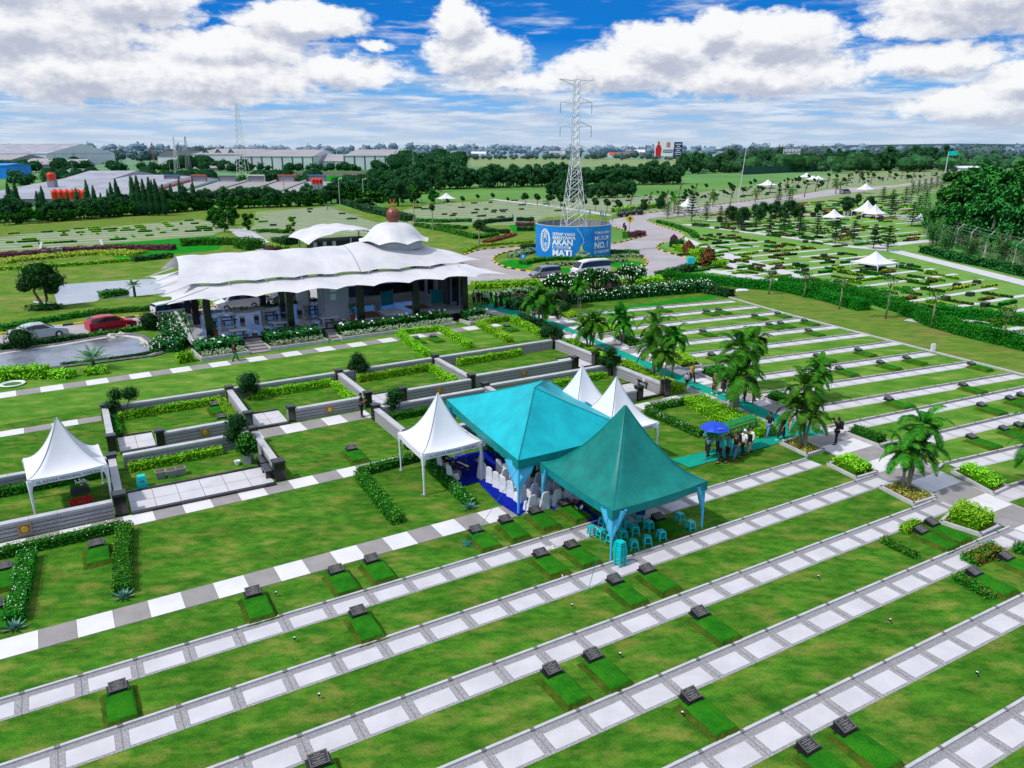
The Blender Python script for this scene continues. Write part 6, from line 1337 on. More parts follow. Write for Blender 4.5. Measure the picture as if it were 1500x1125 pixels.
for z, l in ((17.2, 2.6), (20.9, 2.7), (24.6, 2.7), (28.0, 3.0)):
    for s_ in (-1, 1):
        b = MB(); up = z+.9 if z < 27 else z-.6; tip = (s_*l, 0, z+.1 if z < 27 else z+.25)
        for sy in (-.5, .5): b.tube([(s_*.5, sy, z), tip], .04, 4); b.tube([(s_*.5, sy, up), tip], .035, 4)
        for f in (.3, .6): b.tube([(s_*(.5+(l-.5)*f), .5*(1-f), z), (s_*(.5+(l-.5)*f), 0, up+(tip[2]-up)*f)], .025, 4)
        b.build('cross_arm', 'metal_white', tw)
        if z < 27 and z > 18: i_ = MB(); i_.lathe((s_*l, 0, z-1.7), [(.03, 0), (.09, .05), (.05, .1)]*6+[(.03, 1.75)], 6) if False else i_.tube([(s_*l, 0, z+.1), (s_*l, 0, z-1.6)], [.05, .05], 6); i_.build('insulator', 'metal_grey', tw)
b = MB(); b.tube([(0, 0, 28), (0, 0, 28.9)], .05, 4); b.build('tip', 'metal_white', tw)
dr = thing('banner_drum', 'round blue banner wall with white slogans and a yellow mosque outline', 'banner', DC)
b = MB(); n = 96; b.lathe((0, 0, 0), [(DR, .05), (DR, DH)], n); b.build('banner', 'banner_blue', dr, smooth=True); b = MB(); b.lathe((0, 0, 0), [(DR-.06, .05), (DR-.06, DH)], n); b.build('backing', 'wall_grey', dr)
for k in range(24): a = 2*PI*k/24; p = MB(); p.tube([((DR-.15)*math.cos(a), (DR-.15)*math.sin(a), 0), ((DR-.15)*math.cos(a), (DR-.15)*math.sin(a), DH)], .05, 4); p.build('post', 'metal_white', dr)
b = MB(); b.lathe((0, 0, 0), [(DR+.03, DH-.05), (DR+.03, DH+.05), (DR-.1, DH+.05)], n); b.build('top_rail', 'metal_white', dr)
def onto(x0, z0, out=.04):
    def f(v):  # x: metres to the right as seen from the road in front, y: height
        a = -PI/2+(x0+v.x)/DR*1.0; return Vector(((DR+out)*math.cos(a), (DR+out)*math.sin(a), z0+v.y))
    return f
def dtext(s_, x, z, size, bold=.02, align='LEFT', m='ink_white', out=.04, sq_=1.0, sp=1.0): return text_mesh(s_, size, m, dr, bold=bold, align=align, warp=onto(x, z, out), squeeze=sq_, space=sp)
dtext('SETIAP YANG', -3.95, 3.95, .62, .018); dtext('BERNYAWA', -3.95, 3.38, .70, .022); dtext('AKAN', -3.95, 2.62, 1.22, .05, sq_=1.02); dtext('MATI', -3.95, .98, 1.30, .055, sq_=1.12); dtext('QS. Ali Imran : 185', -3.95, .32, .28, .006)
def patch(x0, x1, z0, z1, m, name, out=.02):
    b = MB(); k = 14; f = onto(0, 0, out); b.ring([[f(Vector((x0+(x1-x0)*i/k, z, 0))) for i in range(k+1)] for z in (z0, z1)], 0, False, False); b.build(name, m, dr)
patch(-3.98, -.85, 1.66, 2.08, 'ink_white', 'white_bar'); dtext('MERASAKAN', -3.85, 1.86, .46, .012, m='banner_blue', out=.05)
dtext('PEMAKAMAN', 3.05, 4.12, .66, .004); dtext('MUSLIM', 3.05, 3.25, 1.02, .006); dtext('NO. 1', 3.05, 2.1, 1.36, .06); dtext('DI INDONESIA', 3.05, 1.08, .62, .018)
def shape(pts, m, name, out=.03, dens=1):
    b = MB(); f = onto(0, 0, out); i0 = 0
    P = []; 
    for a, c in zip(pts, pts[1:]+pts[:1]):
        for k in range(4): P.append((a[0]+(c[0]-a[0])*k/4, a[1]+(c[1]-a[1])*k/4))
    for t in tessellate_polygon([[Vector((p[0], p[1], 0)) for p in P]]): b.face([f(Vector((P[i][0], P[i][1], 0))) for i in t])
    b.build(name, m, dr)
shape([(-.6, .1), (-.5, .75), (-.1, 1.0), (.4, .8), (.9, 1.25), (1.5, .8), (2.0, .9), (2.4, 1.2), (2.65, .7), (2.6, .1)], 'banner_light', 'cloud_shape')
shape([(-.1, .75), (.25, 1.2), (.55, 1.35), (.68, 2.1), (.85, 2.35), (1.0, 2.1), (1.12, 1.55), (1.5, 1.3), (1.95, 1.2), (2.3, 1.05), (2.1, .8), (1.75, .75), (1.7, .35), (1.1, .12), (.6, .3), (.55, .8), (.2, .65)], 'banner_yellow', 'dome_outline', .05)
def line_on(pts, w_, m, name, out=.045):
    b = MB(); f = onto(0, 0, out)
    for a, c in zip(pts[:-1], pts[1:]):
        d = Vector((c[0]-a[0], c[1]-a[1])); l = d.length or 1; nn = Vector((-d.y, d.x))/l*w_/2; b.face([f(Vector((q.x, q.y, 0))) for q in (Vector(a)-nn, Vector(c)-nn, Vector(c)+nn, Vector(a)+nn)])
    b.build(name, m, dr)
line_on([(.1, 5.1), (.25, 4.6), (.6, 4.3), (.85, 3.7), (1.15, 3.3), (1.1, 2.9), (1.3, 2.7), (1.05, 2.5), (.9, 2.2)], .06, 'ink_white', 'outline')
for k, (x, z) in enumerate(((1.5, 4.8), (2.05, 4.5), (2.6, 4.8), (2.05, 5.1-.05), (3.2, 4.85), (3.8, 4.85), (1.0, 4.9), (1.5, 4.2))):
    if z+.3 < DH: line_on([(x+.3*math.cos(PI/3*i), z+.3*math.sin(PI/3*i)) for i in range(7)], .10, 'banner_light', 'hexagon', .025)
# round calligraphy-like ornament at the left: interlaced white strokes
cxo, czo = -5.55, 2.85
for k in range(11):
    r0 = 1.35; a0 = k*2*PI/11; pts = []
    for i in range(15):
        t = i/14; rr = r0*(.25+.72*math.sin(PI*t*.5+.2*math.sin(3*t))); aa = a0+t*2.1+.35*math.sin(5*t+k); pts.append((cxo+rr*math.cos(aa)*.78, czo+rr*math.sin(aa)*1.28))
    line_on(pts, .10, 'ink_white', 'ornament_stroke')
line_on([(cxo+1.08*math.cos(2*PI*k/30)*(1+.05*(k % 2)), czo+1.75*math.sin(2*PI*k/30)*(1+.05*(k % 2))) for k in range(31)], .09, 'ink_white', 'ornament_ring')

# ================================================================ VEHICLES
for nm, c in (('car_red', (.42, .006, .03)), ('car_white', (.72, .73, .76)), ('car_silver', (.42, .50, .54)), ('car_grey', (.22, .23, .26)), ('car_dark', (.03, .035, .05))): mat(nm, c, rough=.25, spec=.5)
def car(name, label, paint, loc, rz, L_=4.4, w_=1.75, prof='hatch', h_=1.5, group=None):
    """stations along x (nose at +x): lower z, belt z, roof z (0 = no cabin)"""
    o = thing(name, label, 'car' if name != 'van' else 'van', loc, rz, group); k = h_/1.5
    P = {'hatch': [(-2.2, .35, .8, 0), (-2.12, .25, .95, 0), (-1.95, .22, 1.0, 1.25), (-1.6, .2, 1.0, 1.46), (-.6, .2, .98, 1.52), (.2, .2, .95, 1.46), (1.15, .2, .92, 0), (1.75, .22, .82, 0), (2.1, .25, .68, 0), (2.2, .35, .55, 0)],
         'sedan': [(-2.25, .35, .85, 0), (-2.15, .25, 1.0, 0), (-1.7, .22, 1.02, 0), (-1.0, .2, 1.0, 1.36), (-.4, .2, .98, 1.46), (.35, .2, .95, 1.42), (1.2, .2, .92, 0), (1.8, .22, .80, 0), (2.15, .25, .65, 0), (2.25, .35, .5, 0)],
         'mpv': [(-2.4, .35, 1.0, 0), (-2.36, .25, 1.05, 1.55), (-2.2, .22, 1.05, 1.82), (-1.2, .2, 1.02, 1.90), (0, .2, 1.0, 1.90), (.8, .2, .98, 1.80), (1.6, .2, .98, 0), (2.1, .22, .88, 0), (2.36, .25, .75, 0), (2.4, .35, .6, 0)],
         'van': [(-2.6, .4, 1.1, 0), (-2.58, .3, 1.15, 2.1), (-2.4, .28, 1.15, 2.28), (-1, .25, 1.15, 2.35), (.6, .25, 1.12, 2.32), (1.6, .25, 1.1, 2.1), (2.35, .25, 1.05, 0), (2.5, .28, .95, 0), (2.6, .35, .8, 0)]}[prof]
    sx = L_/(P[-1][0]-P[0][0]); b = MB(); rows = []; hw_ = w_/2
    for x, z0, zb, zr in P:
        e_ = 1 if abs(x) < 1.9 else .9; X = x*sx; top = zr or zb+.03; wr = hw_*(.80 if zr else .88)
        rows.append([(X, -hw_*e_*.93, z0*k), (X, -hw_*e_, (z0+zb)/2*k), (X, -hw_*e_*.97, zb*k), (X, -wr*e_, top*k), (X, -wr*e_*.6, (top+.04)*k), (X, wr*e_*.6, (top+.04)*k), (X, wr*e_, top*k), (X, hw_*e_*.97, zb*k), (X, hw_*e_, (z0+zb)/2*k), (X, hw_*e_*.93, z0*k)])
    b.ring(rows, 0, True, True); b.build('body', paint, o, smooth=False)
    # glasshouse: side panes and screens set just proud of the shell
    cab = [i for i, p in enumerate(P) if p[3]]
    for s_, nm in ((-1, 'side_window'), (1, 'side_window')):
        g_ = MB()
        for i in cab[:-1]:
            q = []
            for j, f in ((i, .12), (i+1, .12), (i+1, .84), (i, .84)):
                x, z0, zb, zr = P[j]; e_ = 1 if abs(x) < 1.9 else .9; y = hw_*e_*.97*(1-f)+hw_*.80*e_*f+.012; q.append((x*sx, s_*y, (zb*(1-f)+zr*f)*k))
            g_.face(q if s_ < 0 else q[::-1])
        x0, _, zb0, zr0 = P[cab[-1]]; x1, _, zb1, _ = P[cab[-1]+1]; q = [(x0*sx, s_*(hw_*.95+.012), (zb0+.06)*k), ((x0+(x1-x0)*.6)*sx, s_*(hw_*.95+.012), (zb1+.07)*k), (x0*sx, s_*(hw_*.83+.012), (zr0-.09)*k)]; g_.face(q if s_ < 0 else q[::-1])
        g_.build(nm, 'glass_dark', o)
    def screen(i, j, nm):
        (xa, _, zba, zra), (xb, _, zbb, zrb) = P[i], P[j]; a = (xa*sx, zra or zba); c = (xb*sx, zrb or zbb+.03); g_ = MB(); dx = .02*(1 if c[0] > a[0] else -1)
        def pt(f, w2): return (a[0]+(c[0]-a[0])*f+dx, w2, (a[1]+(c[1]-a[1])*f)*k+.05)
        g_.face([pt(.1, -hw_*.66), pt(.92, -hw_*.78), pt(.92, hw_*.78), pt(.1, hw_*.66)]); g_.build(nm, 'glass_dark', o)
    screen(cab[-1], cab[-1]+1, 'windscreen'); screen(cab[1], cab[0]-1 if prof == 'sedan' else cab[0], 'rear_window')
    wr = .32 if prof != 'van' else .36
    for x in (-L_*.30, L_*.31):
        for s_ in (-1, 1):
            t = MB(); t.ring([[(x+rr*math.cos(2*PI*q/18), s_*y, wr+rr*math.sin(2*PI*q/18)) for q in range(18)] for y, rr in ((hw_-.2, wr*.9), (hw_-.18, wr), (hw_+.0, wr), (hw_+.015, wr*.9))]); wh = t.build('wheel', 'rubber', o)
            t = MB(); t.ring([[(x+rr*math.cos(2*PI*q/10), s_*y, wr+rr*math.sin(2*PI*q/10)) for q in range(10)] for y, rr in ((hw_+.0, wr*.62), (hw_+.025, wr*.5), (hw_+.02, wr*.15))]); t.build('rim', 'metal_white', wh)
    for s_ in (-1, 1):
        t = MB(); t.box((P[-3][0]*sx+.2, s_*hw_*.68, P[-3][2]*k-.12), (.28, .36, .14), s_*-.3); t.build('headlight', 'lamp_glass', o); t = MB(); t.box((P[1][0]*sx+.02, s_*hw_*.74, P[1][2]*k-.05), (.12, .26, .22)); t.build('tail_light', 'lamp_red', o)
        t = MB(); t.box((P[cab[-1]][0]*sx+.5, s_*(hw_+.08), (P[cab[-1]][2]+.08)*k), (.12, .2, .12)); t.build('mirror', paint, o)
    t = MB(); t.box((P[-1][0]*sx+.01, 0, .42), (.06, w_*.5, .14)); t.build('grille', 'rubber', o); return o
def rd(px0, px1):  # heading from two ground pixels
    a, b_ = G(*px0), G(*px1); return math.atan2(b_[1]-a[1], b_[0]-a[0])
car('parked_car', 'red hatchback parked beside the orange cone near the pond', 'car_red', (*G(164, 484), .04), rd((0, 500), (226, 466)), 4.3, 1.75, 'hatch', 1.52)
car('parked_car', 'pale silver sedan half hidden by the clipped round bush', 'car_silver', (*G(58, 496), .04), rd((0, 500), (226, 466)), 4.7, 1.8, 'sedan')
car('parked_car', 'white people carrier behind the bush at the left end of the pavilion', 'car_white', (*G(256, 465), .04), rd((0, 500), (226, 466)), 4.3, 1.75, 'mpv', 1.35)
car('parked_car', 'large white people carrier seen between the pavilion columns', 'car_white', (*G(350, 452), .04), rd((430, 441), (300, 455)), 4.9, 1.85, 'mpv', 1.55)
car('parked_car', 'dark blue car behind the pavilion dining bays', 'car_dark', (*G(424, 441), .04), rd((500, 432), (400, 445)), 4.6, 1.8, 'hatch', 1.55)
car('parked_car', 'dark green car glimpsed behind the prayer hall', 'car_grey', (*G(548, 427), .04), rd((600, 420), (500, 432)), 4.6, 1.8, 'mpv', 1.4)
car('parked_car', 'grey people carrier driving left past the roundabout', 'car_grey', (*G(798, 406), .04), rd((850, 404), (780, 410)), 4.4, 1.7, 'mpv', 1.2)
car('van', 'white high-roofed van behind the plumeria row', 'car_white', (*G(865, 402), .04), rd((900, 400), (840, 405)), 5.6, 1.9, 'van', 1.35)
car('parked_car', 'grey pickup-like car far away on the upper road', 'car_grey', (*G(1238, 284), .05), .5, 4.8, 1.9, 'mpv', 1.5)
for px, py, lb in ((914, 318, 'dark open buggy parked at the road bend'), (932, 315, 'dark buggy right behind the first one')):
    o = thing('golf_buggy', lb, 'buggy', (*G(px, py), .04), .3); b = MB(); b.box((0, 0, .75), (3.4, 1.6, .5)); b.box((1.2, 0, 1.1), (.9, 1.5, .35)); b.build('body', 'car_dark', o); b = MB(); b.box((-.3, 0, 2.1), (2.5, 1.5, .1)); b.build('roof', 'car_dark', o)
    for x in (-1.4, .8):
        for s_ in (-.7, .7): p = MB(); p.tube([(x, s_, 1), (x, s_, 2.1)], .05, 5); p.build('post', 'rubber', o)
    for x in (-1.1, 1.1):
        for s_ in (-.8, .8): t = MB(); t.ring([[(x+.4*math.cos(2*PI*q/12), s_+y, .42+.4*math.sin(2*PI*q/12)) for q in range(12)] for y in (-.12, .12)]); t.build('wheel', 'rubber', o)
    for x in (-.7, .3): s2 = MB(); s2.box((x, 0, 1.2), (.5, 1.3, .5)); s2.build('seat', 'wall_grey', o)
for px, py, lb in ((914, 334, 'dark motorcycle parked at the island edge'), (916, 338, 'second dark motorcycle beside the first')):
    o = thing('motorcycle', lb, 'motorcycle', (*G(px, py), .04), 1.2)
    b = MB(); b.tube([(-.7, 0, .85), (-.2, 0, .8), (.1, 0, .95), (.45, 0, 1.0), (.62, 0, .6)], [.14, .2, .2, .12, .06], 8); b.tube([(-.2, 0, .55), (.2, 0, .45)], .22, 8); b.build('body', 'rubber', o)
    for x in (-.65, .65): t = MB(); t.ring([[(x+.31*math.cos(2*PI*q/14), y, .31+.31*math.sin(2*PI*q/14)) for q in range(14)] for y in (-.06, .06)]); t.build('wheel', 'rubber', o)
    b = MB(); b.tube([(.4, -.35, 1.15), (.5, 0, 1.05), (.4, .35, 1.15)], .025, 5); b.build('handlebar', 'metal_grey', o)
# ================================================================ FAR BURIAL LAWNS
def PJ(x, y, z=0):
    d = y*CP-(z-H)*SP; u = y*SP+(z-H)*CP
    return 750+FP*x/d, 562.5-FP*u/d
def inside(p, P):
    x, y = p; c = False
    for i in range(len(P)):
        (x1, y1), (x2, y2) = P[i-1], P[i]
        if (y1 > y) != (y2 > y) and x < (x2-x1)*(y-y1)/(y2-y1)+x1: c = not c
    return c
def plain_hedge(l, mats, h=.5, w=.55, leaf=.36):
    b = MB(); b.box((0, 0, h*.42), (l*.96, w*.8, h*.84), m=1)
    for _ in range(int(l*26)): b.leaf((random.uniform(-l/2, l/2), random.uniform(-w/2, w/2), random.uniform(.15, h*1.05)), leaf*random.uniform(.7, 1.2), (0, -.4, 1))
    return b.build('grave_hedge', mats, label='x', cat='hedge')
HP = [plain_hedge(3.2, ['hedge_green', 'core_hedge'], .38, .45), plain_hedge(2.4, ['leaf_lime', 'core_lime'], .4, .45), plain_hedge(3.0, ['leaf_red', 'core_mid'], .4), plain_hedge(4.2, ['leaf_yellow', 'core_mid'], .35, .4), plain_hedge(2.2, ['leaf_dark', 'leaf_core'])]
def far_stone():
    o = thing('far_headstone', 'x', 'headstone'); b = MB(); b.box((0, 0, .2), (.9, .7, .4)); b.build('plinth', 'granite_black', o); b = MB(); b.box((0, 0, .45), (.8, .6, .1)); b.build('plaque', 'granite_face', o); return o
RZONES = [([(1010, 372), (1060, 345), (1120, 352), (1240, 372), (1330, 386), (1500, 425), (1560, 445), (1560, 500), (1400, 476), (1250, 440), (1140, 420), (1010, 398)], 4.6),
          ([(1045, 335), (1120, 325), (1280, 330), (1345, 340), (1370, 358), (1300, 368), (1220, 362), (1120, 346)], 5.5), ([(1040, 318), (1180, 298), (1340, 285), (1365, 305), (1345, 333), (1280, 326), (1110, 322)], 7.0)]
hs, ss, path = [], [], MB()
def hz_inside(P, step, dens, red=.25, lime=.3):
    W0 = [UV(G(*p)) for p in P]; v0, v1 = min(p[1] for p in W0), max(p[1] for p in W0); u0, u1 = min(p[0] for p in W0), max(p[0] for p in W0); v = v0
    while v < v1:
        u = u0; run = None
        while u < u1:
            x, y = W(u, v); ok = inside(PJ(x, y), P)
            if ok and run is None: run = u
            if (not ok or u+2 >= u1) and run is not None:
                L_ = u-run; a = run
                while a < u-1:
                    b_ = min(u, a+random.uniform(8, 26)); 
                    path.face([(*W(a, v), .05), (*W(b_, v), .05), (*W(b_, v+.9), .05), (*W(a, v+.9), .05)]); a = b_+(random.uniform(0, 5) if random.random() < .5 else 0)
                run = None
            if ok and random.random() < dens:
                vv = v+1.2+random.random()*(step-2.4); k = random.random()
                hs.append(((*W(u+random.uniform(-.8, .8), vv), .02), TH+(PI/2 if random.random() < .5 else 0)+random.uniform(-.05, .05), (random.uniform(.7, 1.25), 1, random.uniform(.7, 1.1)), k))
                if random.random() < .32: ss.append(((*W(u+random.uniform(-1, 1), v+step-1), .02), TH))
            u += 2.0
        v += step
for P, st_ in RZONES: hz_inside(P, st_, .62)
S('path', path, 'slab'); 
hs.sort(key=lambda s: math.hypot(s[0][0], s[0][1])); near, rest = hs[:215], hs[215:]
HN = ['mid green grave hedge in the right-hand burial lawns', 'lime grave hedge in the right-hand burial lawns', 'reddish grave hedge in the right-hand burial lawns', 'long low grave hedge in the right-hand burial lawns', 'dark grave hedge in the right-hand burial lawns']
def pick(k): return 1 if k < .25 else 2 if k < .56 else 3 if k < .68 else 4 if k < .78 else 0
seen = set()
for loc, rz, sc, k in near:
    i = pick(k)
    if i not in seen: seen.add(i); place(HP[i], [(loc, rz, sc, HN[i])], 'grave hedges in the right-hand burial lawns')
    else: dup(HP[i], loc, rz, sc, HN[i], 'grave hedges in the right-hand burial lawns')
def mass(spots, name, label, mats, l=3.0, w=.6, h=.45, leaf=.5, n=26, cat='planting'):
    """ground planting too far and too dense to count"""
    b = MB()
    for loc, rz, sc, k in spots:
        c, s_ = math.cos(rz), math.sin(rz); m = min(len(mats)-1, int(k*len(mats)))
        b.box((loc[0], loc[1], h*.4), (l*sc[0]*.9, w*.8, h*.8), rz, m)
        for _ in range(n):
            a, q = random.uniform(-l/2, l/2)*sc[0], random.uniform(-w/2, w/2); b.leaf((loc[0]+a*c-q*s_, loc[1]+a*s_+q*c, random.uniform(.1, h*1.1)), leaf, (0, -.4, 1), m)
    return b.build(name, mats, label=label, cat=cat, kind='stuff')
if rest: mass(rest, 'grave_planting', 'dense low planting over the farther right-hand burial lawns', ['leaf_mid', 'leaf_lime', 'leaf_red', 'leaf_dark'], n=14)
place(far_stone(), [(l, rz, 1, 'small black headstone among the right-hand burial lawns') for l, rz in ss[:90]], 'far black headstones in the right-hand burial lawns')
# paler lawns: thin light rows with dark marks
def stripe_zone(P, step, w_, dens, hl, seed=1, ang=None):
    pm = MB(); sp_ = []
    W0 = [UV(G(*p)) for p in P]; v0, v1 = min(p[1] for p in W0), max(p[1] for p in W0); u0, u1 = min(p[0] for p in W0), max(p[0] for p in W0); v = v0
    while v < v1:
        u = u0; run = None; du = 3.0
        while u < u1+du:
            ok = inside(PJ(*W(u, v)), P)
            if ok and run is None: run = u
            if not ok and run is not None: pm.face([(*W(run, v), .06), (*W(u, v), .06), (*W(u, v+w_), .06), (*W(run, v+w_), .06)]); run = None
            if ok and random.random() < dens: sp_.append(((*W(u, v+step*.55), 0), TH+(PI/2 if random.random() < .3 else 0), (random.uniform(.5, 1.3), 1, 1), random.random()))
            u += du
        v += step
    S('path', pm, 'slab_far'); return sp_
mat('slab_far', (.42, .45, .42), (.50, .52, .48), scale=.3, rough=.9)
z1 = stripe_zone([(385, 310), (480, 304), (556, 330), (556, 343), (430, 348), (352, 350), (374, 330)], 3.4, .7, .07, 2)
z2 = stripe_zone([(642, 298), (770, 293), (1000, 286), (1160, 268), (1330, 256), (1440, 252), (1340, 262), (1196, 277), (1130, 287), (1040, 299), (975, 306), (900, 312), (800, 316), (770, 328), (600, 328), (592, 310)], 5.0, .8, .12, 2)
z3 = stripe_zone([(-60, 350), (0, 346), (110, 336), (290, 324), (338, 331), (308, 345), (200, 352), (90, 362), (0, 378), (-60, 384)], 4.6, .8, .46, 2)
mass(z1+z2, 'grave_planting', 'small dark grave marks scattered over the pale middle burial lawns', ['leaf_dark', 'leaf_mid', 'granite_black', 'leaf_core_far' if 'leaf_core_far' in M else 'leaf_dark'], 2.2, .8, .5, .5, 8)
z3.sort(key=lambda s: -s[0][1]); z3n = z3[-80:]
for loc, rz, sc, k in z3n: dup(HP[1 if k < .6 else 0], loc, rz, sc, 'bright grave hedge in the left-hand burial lawn beyond the yellow bed', 'grave hedges in the left-hand burial lawn')
mass(z3[:-80], 'grave_planting', 'dense bright planting over the left-hand burial lawn', ['leaf_lime', 'leaf_yellow', 'leaf_mid', 'leaf_red'], 3.4, .8, .5, .5, 16)
for i, p in enumerate(HP):
    if p.get('label') == 'x': bpy.data.objects.remove(p)
# long light cross paths
def strip(pts, w_, m='slab', z=.055, name='path'):
    P = PX(*pts); b = MB(); rows = [[], []]
    for i, p in enumerate(P):
        d = (Vector(P[min(i+1, len(P)-1)])-Vector(P[max(0, i-1)])).normalized(); n = Vector((-d.y, d.x)); rows[0].append((p[0]+n.x*w_/2, p[1]+n.y*w_/2, z)); rows[1].append((p[0]-n.x*w_/2, p[1]-n.y*w_/2, z))
    b.ring(rows, 0, False, False); return S(name, b, m)
strip([(1003, 329), (1080, 338), (1170, 350), (1240, 361), (1310, 368), (1400, 390), (1500, 415), (1600, 440)], 3.0)
strip([(1010, 392), (1060, 400), (1130, 412), (1230, 428)], 2.4); strip([(1028, 372), (1050, 384), (1080, 392), (1110, 391)], 3.0)
strip([(1280, 362), (1330, 356), (1375, 352)], 3); strip([(1030, 324), (1070, 322), (1100, 325)], 2.5)
strip([(1500, 462), (1440, 470), (1380, 476), (1330, 468)], 2.2); strip([(720, 292), (780, 299), (850, 308), (893, 316)], 2.5); strip([(1150, 312), (1260, 318), (1330, 317)], 9, 'asphalt', .06, 'road')
b = MB(); P = PX((347, 335), (398, 369))
for k in range(16):
    f = (k+.5)/16; c = (P[0][0]+(P[1][0]-P[0][0])*f, P[0][1]+(P[1][1]-P[0][1])*f); b.box((c[0], c[1], .06), (4.2, 2.0, .12), TH-.15)
S('stepped_path', b, 'slab')
# gate plot at far left
for a, b_ in (((60, 372), (62, 362)), ((151, 366), (148, 358)), ((63, 374), (92, 371)), ((118, 369), (150, 366))):
    A_, B_ = UV(G(*a)), UV(G(*b_)); wall(A_, B_, 'low stone wall of the walled plot beyond the yellow flower bed')
# ---------------------------------------------------------------- small trees over there
nf = norfolk('x')
NS = [(1082, 338), (1107, 337), (1126, 343), (1148, 343), (1170, 348), (1196, 349), (1223, 357), (1249, 355), (1279, 365), (1013, 324), (1034, 325), (1055, 326), (978, 320), (993, 318), (1063, 333), (1300, 368)]
nsp = []
for px, py in NS: nsp.append((gz(px, py), random.random()*6, random.uniform(.85, 1.15) if px < 1300 else 1, 'tiered norfolk pine along the pale cross path'))
nsp[9] = (nsp[9][0], 0, 1.5, 'largest tiered pine, near the white tent at the road bend')
for px in range(8): nsp.append((gz(1335+px*9, 290-px*3.0), 1, 1.3, 'tiered norfolk pine along the pale cross path'))
for px, py in ((1140, 300), (1155, 305), (1292, 300), (1306, 305), (1325, 300), (1305, 318), (1355, 305), (1376, 296), (1388, 318), (1344, 318), (1335, 332), (1356, 334)): nsp.append((gz(px, py), 1, 1.25, 'tiered norfolk pine along the pale cross path'))
place(nf, nsp, 'tiered norfolk pines in the right-hand burial lawns')
bt = ball_topiary([(0, 0, 3.0, 1.0), (-.9, 0, 2.2, .8), (.9, .1, 2.1, .8), (.1, -.2, 1.5, .6)], 'x', 'leaf_dark', ([(0, 0, 0), (.15, 0, 1.2)], [.16, .1]), .34, 'bonsai_tree')
bs = []
for k in range(30):
    px = 1065+random.random()*215; py = 330-(px-1065)*.10+random.uniform(-9, 5); bs.append((gz(px, py), random.random()*6, random.uniform(.75, 1.15), 'cloud-pruned tree in the rows beside the dark planters'))
place(bt, bs, 'cloud-pruned trees beside the upper road')
def planter_box():
    o = thing('black_planter', 'x', 'planter'); b = MB(); b.box((0, 0, .6), (1.2, 1.2, 1.2)); b.build('pot', 'granite_black', o); b = MB(); b.box((0, 0, 1.23), (1.0, 1.0, .06)); b.build('soil', 'soil', o); return o
place(planter_box(), [(gz(1054+k*19.5, 325-k*1.0), 0, 1, 'square black planter in the row beside the cloud-pruned trees') for k in range(13)], 'square black planters beside the upper road')
def wrapped_palm():
    o = thing('bundled_palm', 'x', 'palm tree'); b = MB(); b.tube([(0, 0, 0), (.2, 0, 2.2), (.5, 0, 4.2)], [.28, .22, .2], 8); b.build('trunk', 'bark', o, smooth=True)
    b = MB(); b.tube([(.5, 0, 4.0), (.62, 0, 4.6), (.9, .05, 5.6), (1.3, .1, 6.3)], [.2, .36, .34, .14], 8); b.build('tied_fronds', 'bundle', o, smooth=True)
    b = MB()
    for k in range(9): frond(b, (.5, 0, 4.1), k*2.4, R(10), 1.2, 1.6, 8, .22, 0)
    b.build('loose_fronds', 'frond_dry', o); return o
mat('bundle', (.05, .055, .02), (.12, .09, .04), scale=3, rough=.9)
WP = [(923, 305), (949, 307), (973, 305), (994, 290), (1016, 292), (1069, 302), (1108, 293), (1127, 285), (1178, 289), (1194, 281), (1211, 276), (1240, 272), (1258, 268), (1275, 270), (1300, 264), (1320, 262), (1335, 268), (1352, 260), (1372, 258), (1230, 279), (1150, 282), (1040, 297)]
place(wrapped_palm(), [(gz(*p), random.uniform(-.3, .3), .78*random.uniform(.85, 1.1)*(1+max(0, (300-p[1]))/150), 'leaning palm with tied-up fronds along the upper road') for p in WP], 'palms with tied-up fronds along the upper road')
pf = palm('x', [(0, 0, 2.4, .1, .1)], 14, 2.3, trunkr=.16, dry=3)
place(pf, [(gz(*p), 1, s_, lb) for p, s_, lb in (((987, 312), 1.2, 'bushy palm left of the white tent at the road bend'), ((1044, 303), 1, 'bushy palm at the road edge by the tall pole'), ((1106, 296), 1, 'bushy palm between tied palms on the upper road'), ((1160, 292), 1, 'bushy palm right of the far white tent'), ((1224, 284), 1.2, 'bushy palm near the far pickup'))], 'bushy young palms along the upper road')
sm = tree('young_tree', 'x', 'tree', ([(0, 0, 0), (0, 0, 1.6)], [.08, .05]), lumpy(4, .6, (0, 0, 2.0), (.5, .5, .5), .34, 30, 1), ['leaf_dark', 'leaf_core'])
ys = []
for k in range(90):
    f = random.random(); px = 940+f*460; py = 300-f*44+random.uniform(-13, 5)
    if py > 252: ys.append((gz(px, py), 0, random.uniform(.55, 1.0)*(1+f*.7), 'small dark tree dotted over the far burial lawns'))
for k in range(16): ys.append((gz(590+k*22, 300-k*.5+random.uniform(-3, 5)), 0, random.uniform(.7, 1.1), 'small dark tree dotted over the far burial lawns'))
for k in range(9): ys.append((gz(770+k*17, 300+k*1.6), 0, 1.4, 'small dark tree dotted over the far burial lawns'))
place(sm, ys, 'small trees dotted over the far burial lawns')
gt = [broad('x', 'leaf_mid', 'leaf_core', 8) for _ in range(2)]
gcs = [((px, py), s_) for px, py, s_ in ((313, 332, .62), (322, 330, .7), (335, 336, .66), (341, 330, .7), (364, 338, .62), (329, 340, .5))]
scatter(gt, [(gz(*p), k, s_, 'leafy palm-like tree beside the stepped slab path') for k, (p, s_) in enumerate(gcs)], 'leafy trees beside the stepped slab path')
put(broad('small light green tree left of the arched pavilion', 'leaf_lime', 'core_mid', 7), gz(427, 342), 0, .55)
